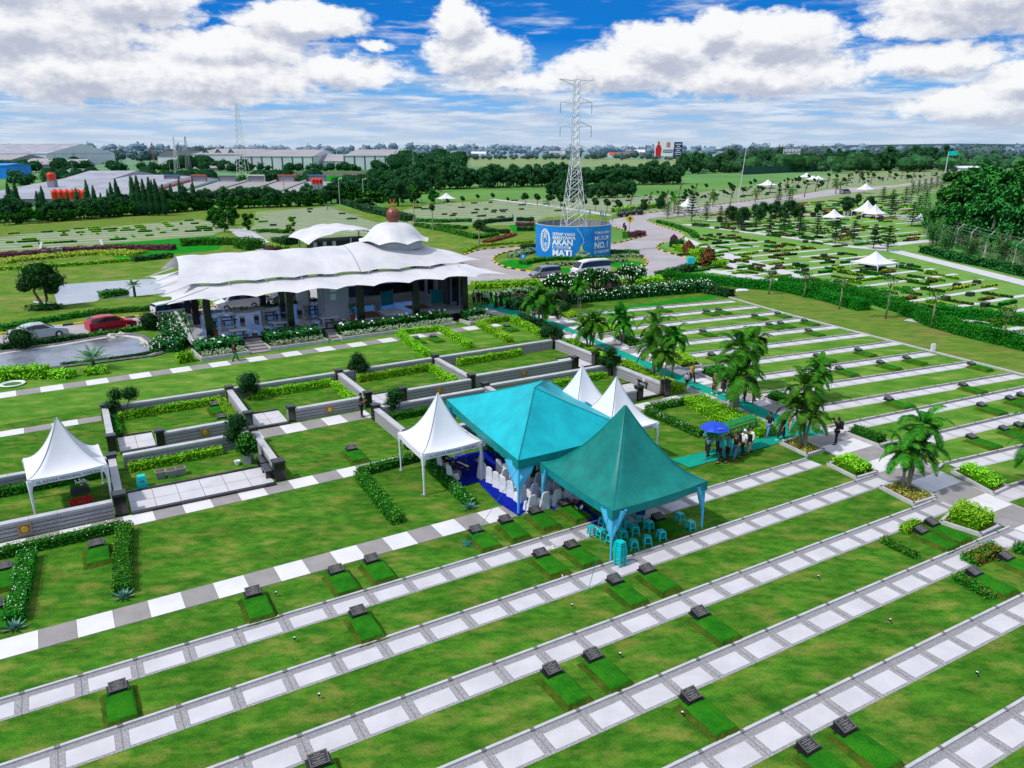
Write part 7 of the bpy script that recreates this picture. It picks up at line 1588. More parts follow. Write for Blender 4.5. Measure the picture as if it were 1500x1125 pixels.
for px, py, top, lb in ((634, 338, 305, 'staked young palm on the slope behind the dome'), (702, 362, 330, 'staked sapling on the slope beside the road'), (607, 330, 288, 'thin tall sapling just right of the copper ball')):
    g_ = G(px, py); h_ = ZAT(top, g_[1]); o = thing('staked_tree', lb, 'tree', (*g_, 0)); b = MB(); b.tube([(0, 0, 0), (0, 0, h_)], [.14, .08], 6); b.build('trunk', 'bark_palm', o); b = MB(); b.foliage((0, 0, h_+.2), (.7, .7, .9), 90, .4, 0, True, 1); b.build('crown', ['leaf_dark', 'leaf_core'], o)
    for k in range(3): a = k*2.1; t = MB(); t.tube([(1.4*math.cos(a), 1.4*math.sin(a), 0), (0, 0, h_*.35)], .05, 4); t.build('stake', 'bark_palm', o)
# big spreading tree and bare pole trees near the belt
put(broad('wide flat-crowned tree with a pale trunk before the belt', 'leaf_far', 'leaf_core_far', 16), gz(583, 302), 0, (1.6, 1.2, 1.15)); put(broad('wide low mid green tree behind the dome', 'leaf_mid', 'leaf_core', 14), gz(545, 305), 0, (1.7, 1.0, .75))
# leaning concrete fence posts, mesh and creepers
fn = thing('perimeter_fence', 'leaning concrete-post fence with barbed wire in front of the thicket', 'fence', gz(1430, 375)); fo = G(1430, 375); FPs = PX((1356, 348), (1377, 356), (1398, 363), (1418, 369), (1441, 377), (1464, 385), (1483, 391), (1505, 398), (1530, 404)); ph = 4.2
tops = []
for i, p in enumerate(FPs):
    q = (p[0]-fo[0], p[1]-fo[1]); b = MB(); b.tube([(q[0], q[1], 0), (q[0]+.15, q[1], ph*.8), (q[0]+.9, q[1]-.2, ph)], [.13, .12, .10], 5); b.build('post', 'kerb', fn); tops.append(q)
b = MB()
for z, dx in ((.8, 0), (1.6, .05), (2.4, .1), (3.3, .15), (3.7, .5), (4.15, .85)): b.tube([(q[0]+dx, q[1], z) for q in tops], .03, 4)
b.build('wires', 'metal_grey', fn)
b = MB()
for q0, q1 in zip(tops[:-1], tops[1:]):
    for k in range(9): f = k/9; x, y = q0[0]+(q1[0]-q0[0])*f, q0[1]+(q1[1]-q0[1])*f; b.tube([(x, y, 0), (x+random.uniform(-.2, .2), y, ph*.8*random.uniform(.7, 1))], .045, 4)
b.build('stakes', 'bark', fn)
b = MB()
for k in range(1500): f = random.random(); p = along(tops, f); z = ph*.85*(1-random.random()**2*.9) if math.sin(f*23)+math.sin(f*9+1) > .2 else random.random()*.9; b.leaf((p[0]+random.gauss(0, .15), p[1]-.15, z), .38, (0, -1, .4))
b.build('creeper', 'leaf_jungle', fn)
# long green sheet fence and poles
gf = thing('sheet_fence', 'long dark green sheet-metal fence before the distant belt', 'fence', gz(1140, 254)); A_, B_ = G(1088, 256), G(1215, 250); c = gf.location; b = MB(); n = 30
for k in range(n): x0, y0, x1, y1 = A_[0]+(B_[0]-A_[0])*k/n-c[0], A_[1]+(B_[1]-A_[1])*k/n-c[1], A_[0]+(B_[0]-A_[0])*(k+1)/n-c[0], A_[1]+(B_[1]-A_[1])*(k+1)/n-c[1]; b.face([(x0, y0, 0), (x1, y1, 0), (x1, y1, 5.2+.4*(k > 12)), (x0, y0, 5.2+.4*(k > 12))])
mat('fence_green', (.01, .07, .05), (.015, .09, .06), scale=.2, rough=.7); b.build('sheets', 'fence_green', gf)
for k in range(0, n+1, 3): p = MB(); x0, y0 = A_[0]+(B_[0]-A_[0])*k/n-c[0], A_[1]+(B_[1]-A_[1])*k/n-c[1]; p.tube([(x0, y0+.3, 0), (x0, y0+.3, 5.8)], .18, 4); p.build('post', 'metal_grey', gf)
def pole(px, base, top, r, lb, m='metal_white', lean=0):
    g_ = G(px, base); h_ = ZAT(top, g_[1]); o = thing('lamp_post', lb, 'pole', (*g_, 0)); b = MB(); b.tube([(0, 0, 0), (lean, 0, h_)], [r, r*.6], 6); b.build('pole', m, o); return o, h_, g_
o, h_, _ = pole(1081, 297, 217, .16, 'tall pale flood-light mast between the far tents', lean=1.2)
b = MB(); b.box((1.2, 0, h_), (.7, .3, .25)); b.build('lamp_head', 'metal_white', o)
o, h_, _ = pole(1384, 257, 222, .35, 'pole with a teal flag at the end of the upper road'); b = MB(); b.ring([[(x, .2*math.sin(x), z) for x in (0, 2, 4, 6)] for z in (h_-2.5, h_+.3)], 0, False, False); b.build('flag', 'stool_plastic', o)
for px, base, top in ((498, 300, 262), (533, 300, 263), (606, 258, 222)):
    o, h_, _ = pole(px, base, top, .12, {498: 'grey street pole behind the treeline, left one', 533: 'grey street pole behind the treeline, right one', 606: 'street lamp in front of the long white factory'}[px]); b = MB(); b.tube([(0, 0, h_), (1.2, 0, h_+.3)], .06, 4); b.build('lamp_head', 'metal_white', o)

# ================================================================ BILLBOARDS
def board(px0, px1, ytop, ybot, base, lb, face):
    g_ = G((px0+px1)/2, base); D = g_[1]; x0, x1 = XAT(px0, ytop, D), XAT(px1, ytop, D); z0, z1 = ZAT(ybot, D), ZAT(ytop, D); o = thing('billboard', lb, 'billboard', (*g_, 0)); cx = g_[0]
    b = MB(); b.box(((x0+x1)/2-cx, .3, (z0+z1)/2), (x1-x0, .5, z1-z0)); b.build('panel', face, o)
    for s_ in (.25, .75) if px1-px0 > 20 else (.5,): p = MB(); x = x0+(x1-x0)*s_-cx; p.tube([(x, .6, 0), (x, .6, z0+1)], .45, 8); p.build('post', 'metal_grey', o)
    return o, x0-cx, x1-cx, z0, z1
o, x0, x1, z0, z1 = board(960, 987, 203, 229, 250, 'wide white billboard with a person in red', 'ink_white'); w_, h_ = x1-x0, z1-z0
def flat(parent, pts, m, name, y=-.0):
    b = MB(); b.ring([[(x, y-.02, z) for x, z in pts], [(x, y-.10, z) for x, z in pts]], 0, True, True); return b.build(name, m, parent)
fx = x0+w_*.2
flat(o, [(fx-w_*.14, z0+.1), (fx+w_*.13, z0+.1), (fx+w_*.17, z0+h_*.45), (fx+w_*.08, z0+h_*.66), (fx-w_*.07, z0+h_*.66), (fx-w_*.16, z0+h_*.42)], 'ink_red', 'figure_print'); flat(o, [(fx+w_*.05*math.cos(a), z0+h_*.76+h_*.09*math.sin(a)) for a in [2*PI*k/12 for k in range(12)]], 'terracotta', 'head_print')
flat(o, [(x0+w_*.46, z0+h_*.22), (x0+w_*.96, z0+h_*.22), (x0+w_*.96, z0+h_*.38), (x0+w_*.46, z0+h_*.38)], 'ink_navy', 'caption_bar')
for k in range(9): i, j = k % 3, k//3; xx, zz = x0+w_*(.63+i*.07), z0+h_*(.52+j*.1); flat(o, [(xx, zz), (xx+w_*.05, zz), (xx+w_*.05, zz+h_*.07), (xx, zz+h_*.07)], 'ink_red', 'logo_print')
for k in range(7): xx = x0+w_*(.49+k*.065); flat(o, [(xx, z0+h_*.27), (xx+w_*.045, z0+h_*.27), (xx+w_*.045, z0+h_*.33), (xx, z0+h_*.33)], 'ink_white', 'caption_print', -.09)
o, x0, x1, z0, z1 = board(988, 1000, 208, 229, 250, 'narrow navy billboard beside the white one', 'ink_navy'); w_, h_ = x1-x0, z1-z0
for k, (a, c) in enumerate(((.1, .9), (.15, .85), (.25, .75), (.1, .9), (.3, .7), (.15, .85))): flat(o, [(x0+w_*a, z0+h_*(.12+k*.14)), (x0+w_*c, z0+h_*(.12+k*.14)), (x0+w_*c, z0+h_*(.17+k*.14)), (x0+w_*a, z0+h_*(.17+k*.14))], 'ink_white', 'caption_print')
o, x0, x1, z0, z1 = board(1148, 1173, 218, 231, 246, 'pale grid-framed building sign above the distant belt', 'wall_white'); w_, h_ = x1-x0, z1-z0
for k in range(5): flat(o, [(x0+w_*(.04+k*.195), z0+h_*.1), (x0+w_*(.07+k*.195), z0+h_*.1), (x0+w_*(.07+k*.195), z0+h_*.95), (x0+w_*(.04+k*.195), z0+h_*.95)], 'wall_grey', 'mullion')
for k in range(2): flat(o, [(x0, z0+h_*(.33+k*.3)), (x1, z0+h_*(.33+k*.3)), (x1, z0+h_*(.38+k*.3)), (x0, z0+h_*(.38+k*.3))], 'wall_grey', 'mullion', -.1)

# ================================================================ FACTORIES AND SHEDS
def shed(px0, px1, base, eave, ridge, depth, lb, wallm='wall_white', roofm='roof_grey', bays=0, name='factory', rise_back=True, group=None, hip=0):
    """long building square to the view line: front wall, roof rising away to the ridge"""
    D = G(400, base)[1]; x0, x1 = XAT(px0, base, D), XAT(px1, base, D); ze = ZAT(eave, D); D2 = D+depth; zr = ZAT(ridge, D2); cx = (x0+x1)/2; o = thing(name, lb, 'building', (cx, D), 0, group); hw_ = (x1-x0)/2
    b = MB(); b.box((0, depth, ze/2), (2*hw_, depth*2, ze)); b.build('wall', wallm, o)
    b = MB(); e_ = .5; h0 = hip*hw_
    b.face([(-hw_-e_, -e_, ze-.05), (hw_+e_, -e_, ze-.05), (hw_+e_-h0, depth, zr), (-hw_-e_+h0, depth, zr)]); b.face([(hw_+e_, 2*depth+e_, ze-.05), (-hw_-e_, 2*depth+e_, ze-.05), (-hw_-e_+h0, depth, zr), (hw_+e_-h0, depth, zr)])
    b.face([(-hw_-e_, -e_, ze-.05), (-hw_-e_+h0, depth, zr), (-hw_-e_, 2*depth+e_, ze-.05)], 1 if not hip else 0); b.face([(hw_+e_, -e_, ze-.05), (hw_+e_, 2*depth+e_, ze-.05), (hw_+e_-h0, depth, zr)], 1 if not hip else 0); b.build('roof', [roofm, wallm], o)
    for k in range(bays+1 if bays else 0): p = MB(); p.box((-hw_+2*hw_*k/bays, -.15, ze/2), (max(.8, hw_*.018), .3, ze)); p.build('pilaster', 'wall_dark', o)
    return o, hw_, ze, zr
shed(355, 459, 249, 229, 219, 45, 'long white factory hall with dark pilasters, left wing', bays=7); shed(505, 595, 249, 228, 219, 45, 'long white factory hall with dark pilasters, right wing', bays=6, hip=.12)
shed(455, 507, 248, 236, 226, 22, 'low white link building between the factory wings', bays=3); 
o, hw_, ze, zr = shed(283, 360, 247, 226, 218, 60, 'saw-tooth factory hall behind the radio masts')
D = G(400, 246)[1]
for i, (a, pk, c) in enumerate(((295, 303, 313), (313, 321, 332), (332, 340, 350))):
    o = thing('factory_gable', ['left white gable of the saw-tooth factory', 'middle white gable of the saw-tooth factory', 'right white gable of the saw-tooth factory'][i], 'building', (XAT(pk, 240, D-8), D-8)); X0 = o.location.x; xa, xb, xc = (XAT(q, 240, D-8)-X0 for q in (a, pk, c)); zt, zl = ZAT(220, D-8), ZAT(231, D-8)
    b = MB(); b.ring([[(xa, y, 0), (xc, y, 0), (xc, y, zl), (xb, y, zt), (xa, y, zl)] for y in (0, 6)]); b.build('wall', 'wall_white', o); b = MB(); b.tube([(xa, -.5, zl+.5), (xb, -.5, zt+.6), (xc, -.5, zl+.5)], .8, 4); b.build('verge', 'wall_dark', o)
o, hw_, ze, zr = shed(232, 285, 240, 229, 221, 25, 'white house with dark upper floor left of the saw-tooth factory', bays=0, roofm='wall_dark'); shed(296, 345, 251, 246, 240, 14, 'low dark-roofed house before the factory', wallm='wall_grey', roofm='roof_grey', hip=.3); shed(310, 347, 247, 243, 237, 14, 'low white-roofed shed before the factory', roofm='roof_pale')
shed(-60, 70, 243, 225, 210.5, 70, 'huge pale hangar roof at the far left', roofm='roof_pale'); shed(-60, 18, 246, 234, 226, 30, 'brown-grey shed at the far left edge', 'wall_grey', 'roof_grey'); shed(-40, 12, 262, 242, 239, 12, 'bright blue container shed at the left edge', 'banner_blue', 'banner_blue')
for i, (a, c, bs_, e_, r_) in enumerate(((36, 62, 252, 243, 236), (62, 82, 252, 241, 234), (80, 98, 251, 243, 235), (96, 122, 252, 242, 233), (70, 92, 247, 238, 232), (40, 66, 246, 237, 232), (98, 118, 247, 239, 233), (94, 128, 258, 252, 247))):
    shed(a, c, bs_, e_, r_, 9, ['small grey workers house, far left of the cluster', 'small grey house with a white verge', 'small grey house in the middle of the cluster', 'small grey house beside the street lamp', 'upper grey house of the second row', 'upper grey house at the left of the second row', 'upper grey house at the right of the second row', 'low slate-coloured shed below the house cluster'][i], 'wall_grey' if i % 2 else 'wall_white', 'roof_grey' if i != 7 else 'wall_grey', name='house')
shed(-60, 115, 301, 291, 256, 75, 'broad pale flat-roofed workshop at the left', 'wall_grey', 'roof_pale'); shed(85, 178, 300, 288, 258, 55, 'pale stepped workshop roof behind the conifers', 'wall_white', 'roof_pale')
shed(90, 160, 286, 264, 250, 24, 'pale grey clerestory block above the workshop', 'roof_pale', 'roof_pale')
for i, (a, c, m_) in enumerate(((162, 207, 'sheet_blue'), (207.5, 252, 'sheet_red'), (252.5, 302, 'sheet_green'), (302.5, 352, 'sheet_cream'), (352.5, 402, 'sheet_red'), (402.5, 456, 'sheet_blue'))):
    if 'sheet_green' not in M: mat('sheet_green', (.10, .30, .24), rough=.6); mat('sheet_blue', (.05, .12, .26), rough=.6); mat('sheet_red', (.36, .06, .05), rough=.6); mat('sheet_cream', (.5, .5, .42), rough=.6)
    lb = ['blue-gabled shed, leftmost of the shed row', 'red-gabled shed in the row', 'green-gabled shed in the row', 'white-gabled shed in the row', 'orange-gabled shed in the row', 'blue-gabled shed, rightmost of the shed row'][i]
    o, hw_, ze, zr = shed(a, c, 298, 286-(i > 2)*2, 266, 40, lb, 'wall_grey', 'roof_grey', name='shed')
    b = MB(); x = -hw_*.35; 
    b.tube([(-hw_, 0, ze+.3), (-hw_*.98, 40, zr+.3)], .45, 4); b.build('verge', m_ if i in (1, 2, 3) else 'sheet_cream', o)
    zt = zr+2.2; b = MB(); b.box((-hw_*.3, 41, (zr+zt)/2), (hw_*1.1, .8, zt-zr)); b.build('gable_panel', 'roof_grey', o); b = MB(); b.tube([(-hw_*.85, 40.4, zr-1), (-hw_*.85, 40.4, zt), (hw_*.25, 40.4, zt), (hw_*.25, 40.4, zr-1)], .3, 4); b.build('gable_frame', m_, o)
def tank(px, py_, base_d, lb, r=1.25, h_=2.6):
    D = base_d; x = XAT(px, py_, D); z = ZAT(py_, D); o = thing('water_tank', lb, 'tank', (x, D, z), 0, 'red water tanks on the roofs'); b = MB(); b.lathe((0, 0, 0), [(r*.98, 0), (r, .1), (r*.97, h_*.3), (r, h_*.33), (r*.97, h_*.6), (r, h_*.63), (r, h_*.85), (r*.5, h_*.98), (.01, h_)], 18); b.build('body', 'tank_red', o, smooth=True); b = MB(); b.lathe((0, 0, h_*.95), [(r*.3, 0), (r*.3, .25), (.01, .27)], 12); b.build('lid', 'tank_red', o)
    b = MB(); b.box((0, 0, -z/2), (r*1.7, r*1.7, z)); b.build('stand', 'wall_grey', o)
for k in range(6): tank(82+k*8.6, 292, 215, 'red water tank on the platform by the conifers, %s from the left' % ['first', 'second', 'third', 'fourth', 'fifth', 'last'][k], 1.0)
tank(76, 264, 275, 'single red tank high on the workshop roof', 1.4); 
for k in range(3): tank(459.5+k*5, 269, 262, ['left orange-red tank of the three beyond the shed row', 'middle orange-red tank of the three beyond the shed row', 'right orange-red tank of the three beyond the shed row'][k], .75, 1.7)
# masts
def mast(px, base, top, w0, lb, m='metal_white', n=14):
    g_ = G(px, base); h_ = ZAT(top, g_[1]); o = thing('radio_mast', lb, 'mast', (*g_, 0)); b = MB()
    for a in range(4): c, s_ = ((-1, -1), (1, -1), (1, 1), (-1, 1))[a]; b.tube([(c*w0, s_*w0, 0), (c*w0*.15, s_*w0*.15, h_)], .14, 3)
    b.build('corner_legs', m, o); b = MB()
    for k in range(n):
        z0, z1 = h_*k/n, h_*(k+1)/n; q0, q1 = w0*(1-.85*k/n), w0*(1-.85*(k+1)/n); b.tube([(-q0, -q0, z0), (q1, -q1, z1)], .1, 3); b.tube([(q0, -q0, z0), (-q1, -q1, z1)], .1, 3)
    b.build('bracing', m, o)
mast(357, 262, 153, 3.0, 'thin lattice power pylon above the shed row'); mast(260, 252, 200, 1.6, 'white lattice mast left of the factory'); mast(277, 252, 200, 1.8, 'grey lattice chimney mast by the factory', 'metal_grey'); mast(266, 250, 208, .8, 'thin mast between the two factory masts', 'metal_grey', 8); mast(227, 244, 208, 1.0, 'small red mast beyond the left woods', 'copper', 8)
for px, base, top, lb in ((418, 298, 254, 'dark utility pole before the rightmost shed'), (110, 270, 228, 'street lamp by the grey house cluster'), (252, 272, 238, 'concrete pole pair before the factory')): pole(px, base, top, .14, lb, 'metal_grey')
for px0, px1, base, eave, ridge, lb, m_ in ((805, 828, 231, 226, 221, 'white-blue hall on the horizon left of the pylon', 'roof_pale'), (893, 925, 230, 227, 223, 'red-roofed houses on the horizon', 'terracotta'), (930, 945, 228, 223, 219, 'white house with a green dome on the horizon', 'wall_white'), (690, 712, 228, 225, 222, 'white houses on the left horizon', 'wall_white'), (1252, 1262, 222, 218, 216, 'white cottage in the right woods', 'wall_white'), (1405, 1442, 251, 246, 243, 'white sheds at the end of the upper road', 'wall_white'), (1010, 1024, 248, 244, 243, 'white van-like hut in the belt', 'wall_white')):
    shed(px0, px1, base, eave, ridge, 10, lb, 'wall_white', m_, name='house')
wl = thing('boundary_wall', 'long grey wall in front of the white factory', 'wall', (0, G(400, 257)[1])); Dw = wl.location.y; b = MB(); xa, xb = XAT(380, 257, Dw), XAT(668, 257, Dw); b.box(((xa+xb)/2, 0, 1.4), (xb-xa, .5, 2.8)); b.build('wall_body', 'medallion_frame', wl)
# ---------------------------------------------------------------- distant woods
def wood(x0, x1, D, hgt, dep, n, m, lb, leafsz, cm=None, per=34, gaps=.0):
    b = MB()
    for k in range(n):
        f = (k+random.random())/n
        if gaps and math.sin(f*41+D)+math.sin(f*17+D*.3) < -1+gaps*2-1: continue
        x = x0+(x1-x0)*f; d = D+random.uniform(0, dep); h_ = hgt*random.uniform(.55, 1.15)*(1+.25*math.sin(f*23+D)); r = h_*random.uniform(.45, .7)
        b.foliage((x, d, h_*.55), (r*1.2, r, h_*.52), per, leafsz*random.uniform(.7, 1.2), 0, True, 1)
    return b.build('distant_wood', [m, cm or m], label=lb, cat='wood', kind='stuff')
wood(-260, -60, 330, 7, 90, 70, 'leaf_far', 'woods between the sheds and the left factories', 1.3, 'leaf_core_far', 50)
wood(-560, -190, 560, 9, 90, 100, 'leaf_far', 'dark trees in front of the left horizon', 2, 'leaf_core_far')
wood(-170, -60, 590, 7, 20, 26, 'leaf_far', 'garden trees before the white factory', 1.6, 'leaf_core_far', gaps=.2)
wood(-82, -38, 560, 13, 70, 34, 'leaf_belt', 'big dark tree group right of the white factory', 1.6, 'leaf_core_far', 120)
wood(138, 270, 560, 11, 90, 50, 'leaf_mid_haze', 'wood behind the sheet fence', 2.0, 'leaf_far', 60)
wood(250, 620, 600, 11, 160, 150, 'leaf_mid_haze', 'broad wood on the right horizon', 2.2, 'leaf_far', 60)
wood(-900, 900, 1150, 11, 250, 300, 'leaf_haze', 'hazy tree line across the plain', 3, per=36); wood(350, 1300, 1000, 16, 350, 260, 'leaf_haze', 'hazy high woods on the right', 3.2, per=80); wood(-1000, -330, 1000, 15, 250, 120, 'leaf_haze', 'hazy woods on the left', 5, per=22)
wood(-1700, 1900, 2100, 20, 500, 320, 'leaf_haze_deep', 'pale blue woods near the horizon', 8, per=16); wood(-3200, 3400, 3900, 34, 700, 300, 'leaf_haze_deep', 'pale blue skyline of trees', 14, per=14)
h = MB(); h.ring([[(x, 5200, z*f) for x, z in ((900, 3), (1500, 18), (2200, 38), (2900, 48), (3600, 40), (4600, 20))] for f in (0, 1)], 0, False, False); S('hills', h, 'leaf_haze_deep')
# ================================================================ PEOPLE
mat('skin', (.36, .17, .09), rough=.6); mat('hair_black', (.01, .008, .008), rough=.6); mat('shoe_dark', (.02, .02, .02), rough=.5); mat('shoe_white', (.7, .7, .72), rough=.5)
for nm, c in (('cloth_black', (.018, .018, .022)), ('cloth_white', (.72, .73, .76)), ('cloth_teal', (.02, .42, .44)), ('cloth_yellow', (.42, .27, .04)), ('cloth_jeans', (.10, .22, .42)), ('cloth_khaki', (.42, .35, .22)), ('cloth_pink', (.50, .38, .46)), ('cloth_brown', (.06, .035, .025)), ('cloth_rose', (.35, .12, .10)), ('cloth_grey', (.20, .20, .22)), ('cloth_orange', (.50, .20, .09)), ('cloth_cream', (.66, .60, .58))):
    mat(nm, c, tuple(x*1.25 for x in c), scale=9, rough=.85, bump=.4, bscale=14)
def skin_mesh(name, V, Ed, Rd, mats, root=0, sub=1):
    me = bpy.data.meshes.new(name); me.from_pydata(V, Ed, []); o = bpy.data.objects.new(name, me); C.objects.link(o)
    sk = o.modifiers.new('s', 'SKIN'); sk.use_smooth_shade = True
    for i, r in enumerate(Rd): me.skin_vertices[0].data[i].radius = (r, r) if not isinstance(r, tuple) else r
    me.skin_vertices[0].data[root].use_root = True
    ss_ = o.modifiers.new('u', 'SUBSURF'); ss_.levels = sub; ss_.render_levels = sub
    dg = bpy.context.evaluated_depsgraph_get(); dg.update(); out = bpy.data.meshes.new_from_object(o.evaluated_get(dg)); bpy.data.objects.remove(o); out.name = name; out.materials.clear(); out.materials.append(M[mats]); return out
POSE = {}
def pose(key, legs, arms, lean=0, hip=.92, hands=True):
    """legs: two (knee, ankle) offsets; arms: two (elbow, wrist) positions; all in metres, facing +Y"""
    if key in POSE: return POSE[key]
    V, Ed, Rd = [], [], []
    def add(p, r, par=None): V.append(p); Rd.append(r); i = len(V)-1; (Ed.append((par, i)) if par is not None else None); return i
    pel = add((0, 0, hip), (.135, .11)); wa = add((0, lean*.3, hip+.17), (.125, .095), pel); chs = add((0, lean*.7, hip+.36), (.155, .11), wa); nk = add((0, lean, hip+.55), .052, chs); h0 = add((0, lean+.015, hip+.60), .062, nk); h1 = add((0, lean+.03, hip+.68), (.078, .095), h0); h2 = add((0, lean+.02, hip+.76), (.06, .07), h1)
    # nose and chin
    no = add((0, lean+.125, hip+.665), .014, h1)
    L = dict(hip=[], knee=[], ank=[], toe=[], sh=[], el=[], wr=[])
    for s_, (kn, an) in zip((-1, 1), legs):
        a = add((s_*.09, 0, hip-.06), .088, pel); k = add((s_*.10+kn[0], kn[1], kn[2]), .058, a); n = add((s_*.10+an[0], an[1], an[2]), .038, k); t = add((s_*.11+an[0], an[1]+.13, max(.03, an[2]-.05)), .034, n)
        L['hip'].append(V[a]); L['knee'].append(V[k]); L['ank'].append(V[n]); L['toe'].append(V[t])
    fing = []
    for s_, (el_, wr) in zip((-1, 1), arms):
        a = add((s_*.175, lean*.85, hip+.46), .058, chs); e_ = add((s_*el_[0], el_[1], el_[2]), .040, a); w_ = add((s_*wr[0], wr[1], wr[2]), .027, e_); d = (Vector(V[w_])-Vector(V[e_])).normalized(); pm = Vector(V[w_])+d*.07; p_ = add(tuple(pm), (.034, .018), w_)
        L['sh'].append(V[a]); L['el'].append(V[e_]); L['wr'].append(V[w_]); fing.append((pm, d, s_))
    body = skin_mesh('person', V, Ed, Rd, 'skin', pel)
    # five separate tapering fingers on each hand, slightly curled, added to the same mesh
    f = MB()
    for pm, d, s_ in fing:
        side = d.cross(Vector((0, 0, 1)));  side = side.normalized() if side.length > .2 else Vector((0, 1, 0)); cu = d.cross(side).normalized()*(.3 if s_ > 0 else .3)
        for k, (o_, l) in enumerate(((-.027, .066), (-.009, .078), (.009, .074), (.027, .058))): b0 = pm+side*o_+d*.015; f.tube([b0, b0+d*l*.5+cu*.012, b0+d*l*.85+cu*.03, b0+d*l+cu*.05], [.009, .0085, .0075, .005], 5)
        b0 = pm-d*.03+side*-.03; f.tube([b0, b0+d*.03-side*.025, b0+d*.055-side*.03+cu*.02], [.011, .010, .006], 5)
    fm = f.mesh('f', 'skin', True); import bmesh; bm = bmesh.new(); bm.from_mesh(body); bm.from_mesh(fm); bm.to_mesh(body); bm.free(); bpy.data.meshes.remove(fm)
    for p in body.polygons: p.use_smooth = True
    def part(name, pts, edges, rad): return skin_mesh(name, pts, edges, rad, 'cloth_black', 0)
    sh = part('shirt', [(0, 0, hip-.02), (0, lean*.3, hip+.17), (0, lean*.7, hip+.36), (0, lean*.9, hip+.50)]+[x for i in (0, 1) for x in (L['sh'][i], tuple(Vector(L['sh'][i]).lerp(Vector(L['el'][i]), .85)))], [(0, 1), (1, 2), (2, 3), (2, 4), (4, 5), (2, 6), (6, 7)], [(.165, .135), (.150, .12), (.178, .132), (.075, .075), .078, .060, .078, .060])
    ls = part('shirt', [(0, 0, hip-.02), (0, lean*.3, hip+.17), (0, lean*.7, hip+.36), (0, lean*.9, hip+.50)]+[x for i in (0, 1) for x in (L['sh'][i], L['el'][i], tuple(Vector(L['el'][i]).lerp(Vector(L['wr'][i]), .9)))], [(0, 1), (1, 2), (2, 3), (2, 4), (4, 5), (5, 6), (2, 7), (7, 8), (8, 9)], [(.165, .135), (.150, .12), (.178, .132), (.075, .075), .078, .058, .042, .078, .058, .042])
    tr = part('trousers', [(0, 0, hip+.02)]+[x for i in (0, 1) for x in (L['hip'][i], L['knee'][i], tuple(Vector(L['ank'][i])+Vector((0, 0, .03))))], [(0, 1), (1, 2), (2, 3), (0, 4), (4, 5), (5, 6)], [(.155, .130), .108, .080, .062, .108, .080, .062])
    so_ = MB()
    for n, t in zip(L['ank'], L['toe']):
        d = Vector((t[0]-n[0], t[1]-n[1], 0)).normalized(); b = Vector((n[0], n[1], 0)); z = max(0, n[2]-.09); sd_ = Vector((-d.y, d.x, 0)); rings = []
        for q, w_, hh in ((-.07, .03, .05), (-.05, .045, .09), (.03, .048, .10), (.12, .05, .065), (.19, .04, .045), (.21, .02, .03)): c = b+d*q; rings.append([(c.x+sd_.x*w_*a, c.y+sd_.y*w_*a, z+h_) for a, h_ in ((-1, 0), (1, 0), (1, hh*.7), (.5, hh), (-.5, hh), (-1, hh*.7))])
        so_.ring(rings)
    hr = MB(); c = (0, lean+.012, hip+.712); hr.ring([[(c[0]+.096*math.cos(2*PI*k/14)*math.sin(ph), c[1]-.012+(.112 if math.sin(2*PI*k/14) < .3 else .085)*math.sin(2*PI*k/14)*math.sin(ph), c[2]+.105*math.cos(ph)-(.05*math.sin(ph)**3 if math.sin(2*PI*k/14) < .2 else -.03*math.sin(ph)**3)) for k in range(14)] for ph in (R(8), R(30), R(55), R(78), R(98))], 0, True, True)
    sc_ = MB(); sc_.ring([[(c[0]+rx*math.cos(2*PI*k/16), c[1]-.02+oy+ry*math.sin(2*PI*k/16), c[2]+z) for k in range(16)] for rx, ry, z, oy in ((.02, .02, .125, 0), (.07, .08, .11, 0), (.105, .115, .05, 0), (.11, .108, -.02, -.012), (.10, .095, -.09, -.02), (.11, .10, -.15, -.01), (.18, .14, -.24, 0), (.21, .16, -.36, 0))], 0, True, False)
    ey = MB()
    for s_ in (-1, 1): ey.blob((s_*.032, lean+.112, hip+.690), (.010, .008, .007)); ey.box((s_*.032, lean+.112, hip+.712), (.03, .01, .006))
    ey.box((0, lean+.113, hip+.618), (.042, .01, .008))
    rb_ = MB(); rb_.ring([[(rx*math.cos(2*PI*k/20)*(1+.04*(k % 2)), lean*(z/1.4)+oy+ry*math.sin(2*PI*k/20)*(1+.04*(k % 2)), z) for k in range(20)] for rx, ry, z, oy in ((.27, .27, .03, .0), (.25, .24, .4, .0), (.20, .19, .8, 0), (.17, .145, hip+.15, 0), (.20, .145, hip+.38, 0), (.17, .11, hip+.49, 0), (.06, .06, hip+.54, 0))], 0, True, False)
    sk_ = MB(); sk_.ring([[(rx*math.cos(2*PI*k/18), ry*math.sin(2*PI*k/18), z) for k in range(18)] for rx, ry, z in ((.24, .22, .45), (.2, .18, .75), (.165, .14, hip+.05))], 0, True, False)
    POSE[key] = dict(body=body, shirt=sh, long=ls, trousers=tr, shoes=so_.mesh('shoes', 'shoe_dark'), hair=hr.mesh('hair', 'hair_black', True), scarf=sc_.mesh('headscarf', 'cloth_black', True), eyes=ey.mesh('face_details', 'hair_black'), robe=rb_.mesh('robe', 'cloth_black', True), skirt=sk_.mesh('tunic', 'cloth_black', True), H=hip+.83)
    return POSE[key]
